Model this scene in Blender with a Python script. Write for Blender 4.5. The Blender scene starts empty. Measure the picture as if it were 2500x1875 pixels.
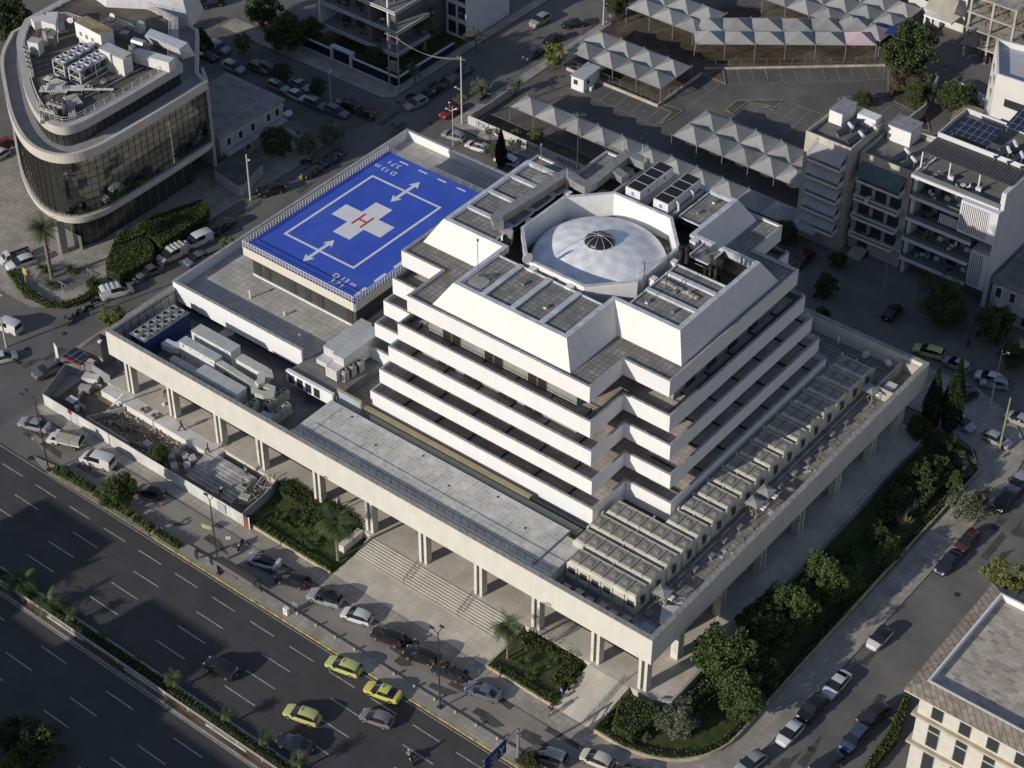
import bpy, bmesh, math, random
from mathutils import Vector, Matrix, Euler
R_=math.radians
scene=bpy.context.scene
col=scene.collection
# ---------- camera ----------
CAMP=Vector((81.914,-129.546,176.832)); CROT=(0.872593,-0.003295,0.670974); FPX=4833.46
cam_d=bpy.data.cameras.new('camera'); cam_d.sensor_width=36; cam_d.lens=69.602; cam_d.clip_end=3000; cam_d.clip_start=1
cam=bpy.data.objects.new('camera',cam_d); col.objects.link(cam); cam.location=CAMP; cam.rotation_euler=CROT
scene.camera=cam
# ---------- sky, sun, exposure ----------
SUN=Vector((0.30,1,-0.365)).normalized()
w=bpy.data.worlds.new('World'); scene.world=w; w.use_nodes=True
nt=w.node_tree; sky=nt.nodes.new('ShaderNodeTexSky'); sky.sky_type='NISHITA'; sky.sun_disc=False
sky.sun_elevation=R_(18.9); sky.sun_rotation=R_(195); sky.air_density=1.6; sky.dust_density=.3; sky.ozone_density=4
bg=nt.nodes['Background']; bg.inputs[1].default_value=0.096
tint=nt.nodes.new('ShaderNodeMix'); tint.data_type='RGBA'; tint.blend_type='MULTIPLY'; tint.inputs[0].default_value=1; tint.inputs[7].default_value=(1.28,.97,.98,1)
nt.links.new(sky.outputs[0],tint.inputs[6]); nt.links.new(tint.outputs[2],bg.inputs[0])
sd=bpy.data.lights.new('sun','SUN'); sd.energy=3.8; sd.angle=R_(.5); sd.color=(1,.94,.83)
so=bpy.data.objects.new('sun',sd); col.objects.link(so); so.rotation_euler=SUN.to_track_quat('-Z','Y').to_euler()
scene.view_settings.view_transform='Standard'; scene.view_settings.look='None'; scene.view_settings.exposure=0; scene.view_settings.gamma=1
scene.render.resolution_x=1024; scene.render.resolution_y=768
# ---------- picture point -> place on a real plane ----------
RM=Euler(CROT,'XYZ').to_matrix()
ORG={'a':0,'b':620,'c':1240,'d':1860}; ROW=(0,460,930,1395)
CROP={'e':(1150,330),'f':(380,770),'g':(700,830),'h':(1500,380),'i':(1900,780),'j':(1350,1150),'k':(0,0),'l':(2050,0)}
def atp(px,py,z=0):
    d=RM@Vector(((px-1250)/FPX,-(py-937.5)/FPX,-1)); t=(z-CAMP.z)/d.z; return CAMP+d*t
def at(t,x,y,z=0):
    if len(t)==1: return atp(CROP[t][0]+x*.20344,CROP[t][1]+y*.20344,z)
    return atp(ORG[t[0]]+x*.28933,ROW[int(t[1])]+y*.28933,z)
def XY(t,x,y,z=0):
    p=at(t,x,y,z); return (p.x,p.y)
# ---------- materials ----------
MATS={}
def M(name,c=(.5,.5,.5),rough=.75,var=.12,scale=.6,metal=0,lines=(),bump=0,spec=.3,stain=0,alpha=1,lc=None,kind=None,c2=None,streak=None,cell=None):
    if name in MATS: return MATS[name]
    m=bpy.data.materials.new(name); m.use_nodes=True; N=m.node_tree.nodes; L=m.node_tree.links
    b=N['Principled BSDF']; b.inputs['Roughness'].default_value=rough; b.inputs['Metallic'].default_value=metal
    b.inputs['Specular IOR Level'].default_value=spec
    g=N.new('ShaderNodeNewGeometry'); pos=g.outputs['Position']
    def mix(f,a,bb,bt='MIX'):
        n=N.new('ShaderNodeMix'); n.data_type='RGBA'; n.blend_type=bt
        if isinstance(f,(int,float)): n.inputs[0].default_value=f
        else: L.new(f,n.inputs[0])
        for i,v in ((6,a),(7,bb)):
            if isinstance(v,(tuple,list)): n.inputs[i].default_value=(*v[:3],1)
            else: L.new(v,n.inputs[i])
        return n.outputs[2]
    def noise(s,d=4):
        n=N.new('ShaderNodeTexNoise'); n.inputs['Scale'].default_value=s; n.inputs['Detail'].default_value=d; L.new(pos,n.inputs['Vector']); return n.outputs[0]
    def ramp(v,a,bb):
        n=N.new('ShaderNodeMapRange'); n.inputs[1].default_value=a; n.inputs[2].default_value=bb; L.new(v,n.inputs[0]); return n.outputs[0]
    def math_(op,a,bb=None):
        n=N.new('ShaderNodeMath'); n.operation=op
        for i,v in ((0,a),(1,bb)):
            if v is None: continue
            if isinstance(v,(int,float)): n.inputs[i].default_value=v
            else: L.new(v,n.inputs[i])
        return n.outputs[0]
    out=tuple(c)
    if c2: out=mix(ramp(noise(scale*.35,3),.42,.6),out,c2)
    if var:
        f=noise(scale)
        d=tuple(v*(1-var*2) for v in c); e=tuple(min(1,v*(1+var)) for v in c)
        if c2: out=mix(ramp(f,.3,.7),mix(1.0,out,(1-var*1.6,)*3,'MULTIPLY'),out)
        else: out=mix(ramp(f,.3,.7),d,e)
        f2=noise(scale*9,3); out=mix(ramp(f2,.25,.75),mix(1.0,out,(1-var*.9,)*3,'MULTIPLY'),out)
    if stain:
        f=noise(scale*.4,6); out=mix(math_('MULTIPLY',ramp(f,.52,.66),stain),out,tuple(v*.45 for v in c))
    if cell:
        sp=N.new('ShaderNodeSeparateXYZ'); L.new(pos,sp.inputs[0]); py=math_('FLOOR',math_('DIVIDE',sp.outputs[1],cell[1])); sx=math_('ADD',sp.outputs[0],math_('MULTIPLY',math_('MODULO',math_('ADD',py,1000),2.0),cell[0]*.5*cell[2]))
        pxx=math_('FLOOR',math_('DIVIDE',sx,cell[0])); cb=N.new('ShaderNodeCombineXYZ'); L.new(pxx,cb.inputs[0]); L.new(py,cb.inputs[1])
        wn=N.new('ShaderNodeTexWhiteNoise'); wn.noise_dimensions='2D'; L.new(cb.outputs[0],wn.inputs['Vector']); cv=math_('POWER',wn.outputs['Value'],cell[4] if len(cell)>4 else 1.0)
        out=mix(math_('MULTIPLY',cv,cell[3]),out,tuple(v*.35 for v in c))
    if streak:
        mp=N.new('ShaderNodeMapping'); mp.inputs['Scale'].default_value=streak[0]; L.new(pos,mp.inputs['Vector'])
        nn=N.new('ShaderNodeTexNoise'); nn.inputs['Scale'].default_value=1; nn.inputs['Detail'].default_value=4; L.new(mp.outputs[0],nn.inputs['Vector'])
        out=mix(math_('MULTIPLY',ramp(nn.outputs[0],.45,.75),streak[1]),out,streak[2] if len(streak)>2 else tuple(v*.5 for v in c))
    if lines:
        s=N.new('ShaderNodeSeparateXYZ'); L.new(pos,s.inputs[0])
        ax={'x':s.outputs[0],'y':s.outputs[1],'z':s.outputs[2]}
        tot=None
        for ln in lines:
            a,per,wd=ln[0],ln[1],ln[2]; off=ln[3] if len(ln)>3 else 0; sd_=ln[4] if len(ln)>4 else 0
            v=ax[a[0]]
            if a=='xy': v=math_('ADD',ax['x'],ax['y'])
            if sd_: # brick shift: rows along the other axis
                oth=ax['y'] if a=='x' else ax['x']
                v=math_('ADD',v,math_('MULTIPLY',math_('FLOOR',math_('DIVIDE',oth,sd_)),per*.5))
            v=math_('ADD',v,1000*per+off)
            fr=math_('FRACT',math_('DIVIDE',v,per)); q=math_('LESS_THAN',fr,wd/per)
            tot=q if tot is None else math_('MAXIMUM',tot,q)
        out=mix(tot,out,lc if lc else tuple(v*.5 for v in c))
    if kind=='petal':
        s=N.new('ShaderNodeSeparateXYZ'); L.new(pos,s.inputs[0])
        dx=math_('ADD',s.outputs[0],35.3); dy=math_('ADD',s.outputs[1],-36.7)
        th=math_('ARCTAN2',dy,dx); r=math_('SQRT',math_('ADD',math_('MULTIPLY',dx,dx),math_('MULTIPLY',dy,dy)))
        u=math_('MULTIPLY',th,24/6.28318); vv=math_('MULTIPLY',r,.55)
        a=math_('FRACT',math_('MULTIPLY',math_('ADD',math_('ADD',u,vv),50),.5)); bq=math_('FRACT',math_('MULTIPLY',math_('ADD',math_('SUBTRACT',u,vv),50),.5))
        k=math_('ADD',math_('MULTIPLY',math_('FLOOR',math_('MULTIPLY',a,2)),.5),math_('MULTIPLY',math_('FLOOR',math_('MULTIPLY',bq,2)),.5))
        out=mix(k,tuple(v*.80 for v in c),c)
    if isinstance(out,tuple): b.inputs['Base Color'].default_value=(*out,1)
    else: L.new(out,b.inputs['Base Color'])
    if bump:
        bn=N.new('ShaderNodeBump'); bn.inputs['Strength'].default_value=bump; bn.inputs['Distance'].default_value=.05
        L.new(noise(scale*14,3),bn.inputs['Height']); L.new(bn.outputs[0],b.inputs['Normal'])
    if alpha<1: b.inputs['Alpha'].default_value=alpha
    MATS[name]=m; return m
# ---------- mesh collector ----------
class MB:
    def __init__(s): s.v=[]; s.f=[]; s.mi=[]; s.m=0
    def add(s,vs,fs):
        o=len(s.v); s.v+=[tuple(v) for v in vs]
        for f in fs: s.f.append(tuple(i+o for i in f)); s.mi.append(s.m)
        return s
    def box(s,x0,x1,y0,y1,z0,z1):
        return s.add([(x0,y0,z0),(x1,y0,z0),(x1,y1,z0),(x0,y1,z0),(x0,y0,z1),(x1,y0,z1),(x1,y1,z1),(x0,y1,z1)],[(0,3,2,1),(4,5,6,7),(0,1,5,4),(1,2,6,5),(2,3,7,6),(3,0,4,7)])
    def obox(s,c,sx,sy,z0,z1,a):
        ca,sa=math.cos(a),math.sin(a); P=[(c[0]+x*ca-y*sa,c[1]+x*sa+y*ca) for x,y in ((-sx/2,-sy/2),(sx/2,-sy/2),(sx/2,sy/2),(-sx/2,sy/2))]
        return s.prism(P,z0,z1)
    def prism(s,P,z0,z1,top=None):
        n=len(P); T=top or P
        A=sum(P[i][0]*P[(i+1)%n][1]-P[(i+1)%n][0]*P[i][1] for i in range(n))
        if A<0: P=P[::-1]; T=T[::-1]
        return s.add([(p[0],p[1],z0) for p in P]+[(p[0],p[1],z1) for p in T],[tuple(range(n))[::-1],tuple(range(n,2*n))]+[(i,(i+1)%n,n+(i+1)%n,n+i) for i in range(n)])
    def flat(s,P,z):
        n=len(P); A=sum(P[i][0]*P[(i+1)%n][1]-P[(i+1)%n][0]*P[i][1] for i in range(n))
        if A<0: P=P[::-1]
        return s.add([(p[0],p[1],z) for p in P],[tuple(range(n))])
    def wall(s,P,z0,z1,t,closed=True,z1b=None):
        # wall along outline P, thickness t to the inside (left of travel for CCW)
        n=len(P)
        if closed:
            A=sum(P[i][0]*P[(i+1)%n][1]-P[(i+1)%n][0]*P[i][1] for i in range(n))
            if A<0: P=P[::-1]
        Q=offset(P,t,closed); m=n if closed else n-1
        V=[(p[0],p[1],z0) for p in P]+[(q[0],q[1],z0) for q in Q]+[(p[0],p[1],z1) for p in P]+[(q[0],q[1],z1) for q in Q]
        F=[]
        for i in range(m):
            j=(i+1)%n
            F+=[(i,j,2*n+j,2*n+i),(n+j,n+i,3*n+i,3*n+j),(2*n+i,2*n+j,3*n+j,3*n+i),(j,i,n+i,n+j)]
        if not closed: F+=[(0,2*n,3*n,n),(n-1,2*n-1,4*n-1,3*n-1)]
        return s.add(V,F)
    def tube(s,a,b,r,n=6,r2=None):
        a=Vector(a); b=Vector(b); d=(b-a); 
        if d.length<1e-6: return s
        d.normalize(); u=d.orthogonal().normalized(); v=d.cross(u); r2=r if r2 is None else r2
        V=[a+(u*math.cos(k*2*math.pi/n)+v*math.sin(k*2*math.pi/n))*r for k in range(n)]+[b+(u*math.cos(k*2*math.pi/n)+v*math.sin(k*2*math.pi/n))*r2 for k in range(n)]
        return s.add(V,[(i,(i+1)%n,n+(i+1)%n,n+i) for i in range(n)]+[tuple(range(n))[::-1],tuple(range(n,2*n))])
    def path(s,P,r,n=6):
        for i in range(len(P)-1): s.tube(P[i],P[i+1],r,n)
        return s
    def lathe(s,c,prof,n=24,axis='z'):
        V=[];F=[]
        for r,z in prof:
            for k in range(n):
                a=2*math.pi*k/n; q=(r*math.cos(a),r*math.sin(a),z)
                if axis=='y': q=(q[0],q[2],q[1])
                if axis=='x': q=(q[2],q[0],q[1])
                V.append((c[0]+q[0],c[1]+q[1],c[2]+q[2]))
        for j in range(len(prof)-1):
            for k in range(n):
                f=(j*n+k,j*n+(k+1)%n,(j+1)*n+(k+1)%n,(j+1)*n+k)
                F.append(f if axis!='y' else f[::-1])
        F.append(tuple(range(n))[::-1] if axis!='y' else tuple(range(n))); t=tuple(range((len(prof)-1)*n,len(prof)*n)); F.append(t if axis!='y' else t[::-1])
        return s.add(V,F)
    def quad(s,a,b,c,d): return s.add([a,b,c,d],[(0,1,2,3)])
    def mesh(s,name,mats,smooth=False):
        me=bpy.data.meshes.new(name); me.from_pydata(s.v,[],s.f); 
        for m in (mats if isinstance(mats,(list,tuple)) else [mats]): me.materials.append(m)
        if any(s.mi): me.polygons.foreach_set('material_index',s.mi)
        if smooth: me.polygons.foreach_set('use_smooth',[True]*len(s.f))
        me.update(); return me
    def build(s,name,mats,parent=None,smooth=False,**k):
        o=bpy.data.objects.new(name,s.mesh(name,mats,smooth)); col.objects.link(o)
        if parent: o.parent=parent
        for a,b in k.items(): o[a]=b
        return o
def offset(P,t,closed=True):
    n=len(P); Q=[]
    for i in range(n):
        p=Vector(P[i][:2]); a=Vector(P[(i-1)%n][:2]); b=Vector(P[(i+1)%n][:2])
        if not closed and i==0: a=p-(b-p)
        if not closed and i==n-1: b=p+(p-a)
        d1=(p-a).normalized(); d2=(b-p).normalized(); n1=Vector((-d1.y,d1.x)); n2=Vector((-d2.y,d2.x))
        m=(n1+n2); k=m.length_squared
        m=m*(2/k) if k>1e-6 else n1
        q=p+m*t*1.0 if k<=1e-6 else p+m*t
        Q.append((q.x,q.y))
    return Q
def empty(name,loc=(0,0,0),rz=0,**k):
    o=bpy.data.objects.new(name,None); o.location=loc; o.rotation_euler=(0,0,rz); col.objects.link(o); o.empty_display_size=.5
    for a,b in k.items(): o[a]=b
    return o
def thing(name,label,cat,loc=(0,0,0),rz=0,group=None):
    o=empty(name,loc,rz,label=label,category=cat)
    if group: o['group']=group
    return o
def tag(o,label,cat,group=None):
    o['label']=label; o['category']=cat
    if group: o['group']=group
    return o
def struct(o): o['kind']='structure'; return o
def kids(o): return [c for c in o.children]
def dup(root,loc,rz,label=None,group=None):
    r=root.copy(); col.objects.link(r); r.location=loc; r.rotation_euler=(0,0,rz)
    if label: r['label']=label
    if group: r['group']=group
    for ch in kids(root):
        c=ch.copy(); col.objects.link(c); c.parent=r
        for g in kids(ch):
            d=g.copy(); col.objects.link(d); d.parent=c
    return r
def text_mesh(txt,size):
    cu=bpy.data.curves.new('t','FONT'); cu.body=txt; cu.size=size; cu.align_x='CENTER'; cu.align_y='CENTER'; cu.offset=size*.012
    o=bpy.data.objects.new('t',cu); col.objects.link(o); dg=bpy.context.evaluated_depsgraph_get()
    me=bpy.data.meshes.new_from_object(o.evaluated_get(dg)); bpy.data.objects.remove(o); return me
def text(name,txt,size,mat,mw,parent=None):
    me=text_mesh(txt,size); me.materials.clear(); me.materials.append(mat)
    o=bpy.data.objects.new(name,me); col.objects.link(o); o.matrix_world=mw
    if parent: o.parent=parent
    return o
# ---------- palette ----------
white=M('white_panel',(.74,.75,.765),.55,.015,.5,lines=(('z',.62,.035),('xy',6.6,.05)),lc=(.60,.60,.59),stain=.05,streak=((1.6,1.6,.12),.09))
stone=M('limestone_cladding',(.66,.64,.58),.7,.04,.5,lines=(('z',.5,.03),('xy',3.3,.04)),lc=(.54,.52,.46),stain=.08,streak=((1.3,1.3,.12),.15))
coping=M('coping_metal',(.42,.41,.4),.6,.15,1.5)
whitep=M('white_paint',(.78,.78,.77),.5,.04,1)
zinc=M('white_coping',(.62,.64,.68),.45,.12,1,stain=.4)
dark=M('dark_wall',(.035,.036,.036),.5,.1,.5,lines=(('z',.4,.02),))
glass=M('dark_glass',(.03,.035,.04),.08,.0,1,spec=.8)
steel=M('galvanised_steel',(.42,.42,.42),.45,.2,.8,metal=.5)
white_m=M('white_metal',(.72,.73,.74),.4,.05,1,metal=.1)
blackm=M('black_metal',(.02,.02,.02),.5,0)
greym=M('grey_metal',(.22,.22,.22),.5,.1,1)
tile=M('roof_pavers',(.37,.35,.325),.85,.2,.5,cell=(.75,.75,0,.45),lines=(('x',.75,.09),('y',.75,.09)),lc=(.13,.12,.115),stain=.45)
tile2=M('terrace_pavers',(.58,.55,.50),.85,.12,.5,cell=(.9,.9,0,.25),lines=(('x',.9,.07),('y',.9,.07)),lc=(.3,.28,.25),stain=.3)
pave=M('footpath_pavers',(.46,.425,.37),.85,.14,.4,cell=(.8,.8,0,.35),lines=(('x',.8,.08),('y',.8,.08)),lc=(.28,.26,.23),stain=.5)
plazam=M('plaza_stone',(.68,.62,.52),.8,.1,.4,cell=(1.2,1.2,0,.14),lines=(('x',1.2,.05),('y',1.2,.05)),lc=(.46,.43,.37),stain=.3)
concrete=M('concrete',(.46,.44,.4),.85,.12,.4,stain=.4)
asph=M('asphalt',(.20,.19,.172),.9,.14,.25,bump=.2,stain=.35,c2=(.20,.19,.18))
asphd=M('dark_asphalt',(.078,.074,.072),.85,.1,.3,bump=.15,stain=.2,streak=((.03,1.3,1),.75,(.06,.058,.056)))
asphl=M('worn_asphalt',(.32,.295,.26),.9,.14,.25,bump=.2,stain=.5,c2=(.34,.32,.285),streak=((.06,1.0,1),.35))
paint=M('road_paint',(.5,.5,.5),.7,.2,2)
yellow=M('yellow_paint',(.50,.42,.17),.7,.3,1.5)
kerbm=M('kerb_stone',(.34,.32,.28),.85,.15,1)
leafg=M('lawn_green',(.07,.11,.03),.9,.3,.8,bump=.5,c2=(.11,.11,.05))
soil=M('soil',(.12,.09,.06),.95,.3,.4,bump=.6,c2=(.2,.17,.13))
mtree={}
def leaf(name,c,c2):
    m=bpy.data.materials.new(name); m.use_nodes=True; N=m.node_tree.nodes; L=m.node_tree.links; b=N['Principled BSDF']
    b.inputs['Roughness'].default_value=.6; b.inputs['Specular IOR Level'].default_value=.25
    g=N.new('ShaderNodeNewGeometry'); r=N.new('ShaderNodeMix'); r.data_type='RGBA'; L.new(g.outputs['Random Per Island'],r.inputs[0])
    r.inputs[6].default_value=(*c,1); r.inputs[7].default_value=(*c2,1); L.new(r.outputs[2],b.inputs['Base Color'])
    mtree[name]=m; return m
leaf('dark_leaf',(.035,.053,.02),(.095,.12,.042)); leaf('green_leaf',(.045,.075,.022),(.115,.15,.05)); leaf('lime_leaf',(.10,.12,.03),(.22,.23,.07))
leaf('grey_leaf',(.09,.105,.065),(.19,.205,.14)); leaf('palm_leaf',(.035,.06,.02),(.10,.13,.05)); leaf('hedge_leaf',(.05,.075,.02),(.12,.14,.04)); leaf('tan_leaf',(.22,.18,.1),(.4,.34,.2)); leaf('cypress_leaf',(.010,.017,.007),(.03,.045,.018)); leaf('brown_leaf',(.07,.05,.03),(.13,.1,.05))
bark=M('bark',(.10,.08,.06),.95,.3,3)
# ================= SETTING =================
def sheet(name,P,z,m): return struct(MB().flat(P,z).build(name,m))
def rect(x0,x1,y0,y1): return [(x0,y0),(x1,y0),(x1,y1),(x0,y1)]
def arc(cx,cy,r,a0,a1,n=10): return [(cx+r*math.cos(R_(a0+(a1-a0)*k/n)),cy+r*math.sin(R_(a0+(a1-a0)*k/n))) for k in range(n+1)]
sheet('ground',rect(-900,700,-700,1200),0,asph)
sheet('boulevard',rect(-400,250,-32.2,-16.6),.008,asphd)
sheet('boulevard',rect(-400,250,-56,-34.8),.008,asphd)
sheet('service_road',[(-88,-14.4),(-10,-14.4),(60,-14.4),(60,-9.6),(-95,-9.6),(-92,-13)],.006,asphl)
sheet('side_street',rect(15,22.6,-9.6,90),.006,M('street_asphalt',(.17,.165,.158),.9,.15,.25,bump=.2,stain=.4,c2=(.22,.21,.195)))
sheet('left_street',rect(-109,-97,-16,110),.005,M('left_asphalt',(.19,.185,.175),.9,.14,.25,bump=.2,stain=.35,c2=(.16,.155,.148)))
sheet('car_park',rect(-97,-38,84,150),.005,M('car_park_asphalt',(.135,.128,.12),.95,.15,.2,bump=.2,stain=.3,c2=(.18,.168,.155)))
sheet('dirt_lot',[XY('c0',640,250),XY('c0',1000,100),XY('d0',1000,0),XY('d0',2000,-100),XY('d0',1300,400),XY('d0',1000,550),XY('d0',0,575),XY('c0',1640,600),XY('c0',1280,860),XY('c0',540,460)],.012,soil)
def slab(name,P,h=.12,m=pave,z0=-.02,kerb=kerbm):
    o=struct(MB().prism(P,z0,h).build(name,m))
    mb=MB(); mb.wall(P,z0,h+.004,.18); 
    struct(mb.build('kerb',kerb,o)); return o
slab('traffic_island',[(-89,-15.7),(-87,-16.2),(-84.7,-16.75),(-60,-16.6),(60,-16.45),(60,-14.5),(-77,-14.6),(-85.5,-15.2)],.2)
slab('median',rect(-400,200,-34.9,-32.1),.14,soil)
FS=[(-96.5,-8.6),(-94,-9.6),(-1.5,-9.6)]+arc(1.5,2.5,12.6,-90,0,10)[1:]+[(14.7,23),(15,40),(15.2,60),(14,68),(9,73),(2,75.5),(-60,72),(-60,64),(0,66),(8.5,63.6),(11,60),(11,36),(10.7,9)]+arc(1.5,2.5,9.3,0,-90,8)+[(-8,-6.9),(-96,-6.9)]
slab('footpath',FS)
mk=MB().box(-84.7,60,-16.63,-16.42,.0,.216); struct(mk.build('yellow_kerb',yellow))
mk=MB()
def dash(x0,y0,x1=None,y1=None,w=.13):
    a=Vector((x0,y0)); b=Vector((x1,y1)); d=(b-a).normalized(); n=Vector((-d.y,d.x))*w/2
    mk.add([(a.x-n.x,a.y-n.y,.014),(b.x-n.x,b.y-n.y,.014),(b.x+n.x,b.y+n.y,.014),(a.x+n.x,a.y+n.y,.014)],[(0,1,2,3)])
per=11.25
for y,x0,ln in ((-19.15,-39.1,4),(-22.1,-40.8,4.8),(-25.15,-63.6,4.9),(-28.45,-63.9,5.2),(-37.7,-62.3,4.8),(-41,-64.8,4.8),(-44.2,-54.5,4.5),(-47.3,-56.5,4.5)):
    p={-19.15:6.45,-22.1:11.1,-25.15:11.6,-28.45:11.6}.get(y,11.3)
    for k in range(-14,14):
        x=x0+k*p
        if y==-19.15: x=x0+k*6.5
        if -150<x<60: dash(x,y,x+ln*(.95 if y!=-19.15 else 1),y)
dash(-140,-16.95,60,-16.95,.1); dash(-140,-31.9,60,-31.9,.12); dash(-140,-35.15,60,-35.15,.12)
struct(mk.build('lane_markings',paint))
# median edge stripes and details
mk=MB().box(-140,60,-32.25,-32.05,0,.16).box(-140,60,-34.95,-34.75,0,.16); struct(mk.build('kerb',kerbm))
# car park markings
mk=MB()
def ml(a,b,z=0,w=.12): dash(a[0],a[1],b[0],b[1],w)
pl=lambda x,y:XY('c0',x,y); pd=lambda x,y:XY('d0',x,y)
for a,b in (((640,790),(780,665)),((760,855),(890,760)),((890,905),(1020,810)),((1030,955),(1150,860)),((1160,1020),(1285,915)),((1240,1060),(1370,955)),((640,790),(1240,1060)),((430,720),(640,790)),((1370,955),(1310,860)),
  ((1550,690),(1715,765)),((1480,745),(1645,820)),((1400,795),(1575,870)),((1330,860),(1480,935)),((1795,710),(1480,935)),((1640,630),(1795,710)),
  ((1930,590),(1965,705)),((2050,588),(2080,702)),((2165,586),(2200,700)),((1850,712),(2212,700)),
  ((1900,970),(2025,865)),((2010,1010),(2135,905)),((2025,865),(2212,930)),((1390,1240),(1480,1170)),((1490,1290),(1580,1215)),((1590,1330),(1670,1265)),((1700,1370),(1780,1310)),((1810,1420),(1880,1360)),((1920,1470),(1990,1400)),((2030,1510),(2100,1440)),((1100,1180),(1180,1120)),((900,1090),(960,1045)),((690,1010),(760,980)),((480,940),(560,900))): ml(pl(*a),pl(*b))
for k in range(8): ml(pd(30+k*119,585-k*2),pd(58+k*121,700-k*3.2))
ml(pd(980,562),pd(1020,668)); ml(pd(1040,562),pd(1020,668)); ml(pd(0,704),pd(1100,668))
for a,b in (((210,850),(620,1005)),((90,940),(480,1100)),((200,850),(90,940)),((310,890),(100,1070)),((415,930),(190,1130)),((515,965),(290,1170)),((0,905),(90,940)),((0,1000),(90,940)),((640,830),(1060,810)),((640,840),(1110,1040)),((960,825),(1350,985)),((1095,880),(985,975)),((1200,925),(1090,1020)),((960,830),(870,930)),((1350,985),(1245,1080))): ml(pd(*a),pd(*b))
for x,y in ((765,780),(890,835),(1015,885),(1148,940)):
    p=Vector(pl(x,y)); r=.32
    for k in range(9):
        a=k*.7; b=a+.7
        if k<7: ml((p.x+r*math.cos(a),p.y+r*math.sin(a)),(p.x+r*math.cos(b),p.y+r*math.sin(b)),0,.08)
    ml((p.x-.2,p.y+.5),(p.x+.05,p.y),0,.1); ml((p.x+.05,p.y),(p.x+.35,p.y-.05),0,.1)
struct(mk.build('car_park_markings',M('worn_paint',(.33,.32,.3),.8,.3,2)))
for P in ([pl(1640,630),pl(1820,590),pl(1840,715)],[pl(1830,930),pl(1930,850),pl(2212,845),pd(190,845),pd(90,935),pd(0,905),pl(2212,900),pl(2025,865),pl(1900,970)],[pd(640,830),pd(660,825),pd(1060,812),pd(960,825),pd(870,930),pd(650,850)],[pl(770,665),pl(1275,868),pl(1480,935),pl(1380,1010),pl(1270,1060),pl(1370,950),pl(1280,910),pl(780,700)],[pd(1060,600),pd(1330,600),pd(1360,860),pd(1420,1110),pd(1250,1080),pd(1350,985),pd(1060,830)]):
    slab('planting_bed',P,.14,soil)
slab('planting_bed',[(-95,84.2),(-78,84.2),(-60,84.2),(-60,88.3),(-95,88.3)],.1,soil)
# upper-left streets footpaths
slab('footpath',[(-150,80.5),(-112.5,80.5),(-110.5,82),(-110.5,150),(-112.4,150),(-112.4,84.5),(-150,84.5)])
slab('footpath',[(-98.5,82.5),(-97,81.4),(-60,81.4),(-60,83.4),(-95.6,83.4),(-96.2,86),(-96.6,125),(-98.2,125)])
slab('footpath',[(-102,2),(-101.6,0),(-99,-3),(-96.5,-6),(-91,-6),(-91,61),(-94,63),(-101.7,60)])
slab('footpath',[(-109.2,41),(-109.6,24),(-109.3,15.4),(-110.1,9),(-113.8,5.8),(-120.7,5.7),(-127,9),(-145,22),(-152,40),(-152,64),(-110,64),(-108.8,58)],.14)
sheet('street',[(-150,66),(-109,66),(-109,80),(-150,80)],.007,M('back_asphalt',(.14,.137,.135),.9,.12,.3,bump=.2,stain=.3))
# plaza, stairs
PZ=1.3
o=struct(MB().prism([(-91.5,.1),(-91.5,61),(0,61),(2,59.9),(2.2,59.9),(2.2,1.4),(1.2,.6),(0.4,.2)],-.02,PZ).build('plaza',plazam))
sheet('plaza_forecourt',[(-43.2,-7),(-18.6,-7),(-18.6,-2.8),(-43.2,-2.8)],.128,plazam)
st=MB()
for k in range(9): st.box(-43.2,-18.4,-2.9+k*.34,.1,-.02 if k==0 else PZ/9*k-.01,PZ/9*(k+1)-(.004 if k==8 else 0))
struct(st.build('stairs',M('stair_stone',(.46,.43,.37),.8,.1,.5,lines=(('x',1.5,.03),),stain=.3)))
nos=MB()
for k in range(9): nos.box(-43.2,-18.4,-2.915+k*.34,-2.84+k*.34,PZ/9*(k+1)-.05,PZ/9*(k+1)+.006)
struct(nos.build('stair_nosing',M('nosing',(.66,.63,.55),.7,.05)))
struct(MB().add([(-8.6,-7,.122),(-2.8,-7,.122),(-2.8,.1,PZ),(-8.6,.1,PZ),(-8.6,-7,0),(-2.8,-7,0),(-2.8,.1,0),(-8.6,.1,0)],[(0,1,2,3),(4,5,1,0),(1,5,6,2),(4,0,3,7)]).build('ramp',plazam))
# gardens
def garden(P,z=.3,walls=True,name='lawn'):
    o=struct(MB().prism(P,-.02,z).build(name,leafg))
    return o
garden([(-58.6,-7.1),(-43.4,-7.1),(-43.4,.05),(-58.6,.05)]); garden([(-18.3,-6.9),(-8.8,-6.9),(-8.8,.05),(-18.3,.05)])
GR=[(-2.6,-6.9),(1.5,-6.9)]+arc(1.5,2.5,9.1,-90,0,8)[1:]+[(10.5,36),(10.7,60),(7.8,63),(2.4,64),(2.4,1.2),(1.2,.3),(-2.6,.05)]
garden(GR,.35)
def low_wall(name,P,h,t,m,label,cat='wall',closed=False,z0=0):
    o=MB().wall(P,z0,h,t,closed).build(name,m); return tag(o,label,cat)
wl=M('garden_wall_stone',(.50,.44,.30),.85,.12,1,lines=(('x',1.2,.03),),stain=.4)
low_wall('garden_wall',[(-58.6,-7.35),(-43.3,-7.35)],.55,.25,wl,'low beige stone wall before the shrub garden left of the stairs')
low_wall('garden_wall',[(-18.6,-2.9),(-18.6,-7.15),(-8.6,-7.15)],.5,.25,wl,'low beige stone wall around the small garden right of the stairs')
low_wall('garden_wall',[(-2.85,0),(-2.85,-7.15),(1.5,-7.15)]+arc(1.5,2.5,9.35,-90,0,10)[1:]+[(10.75,36),(10.95,60),(8,63.3)],.6,.22,wl,'long curved low stone wall bordering the corner garden')
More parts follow.
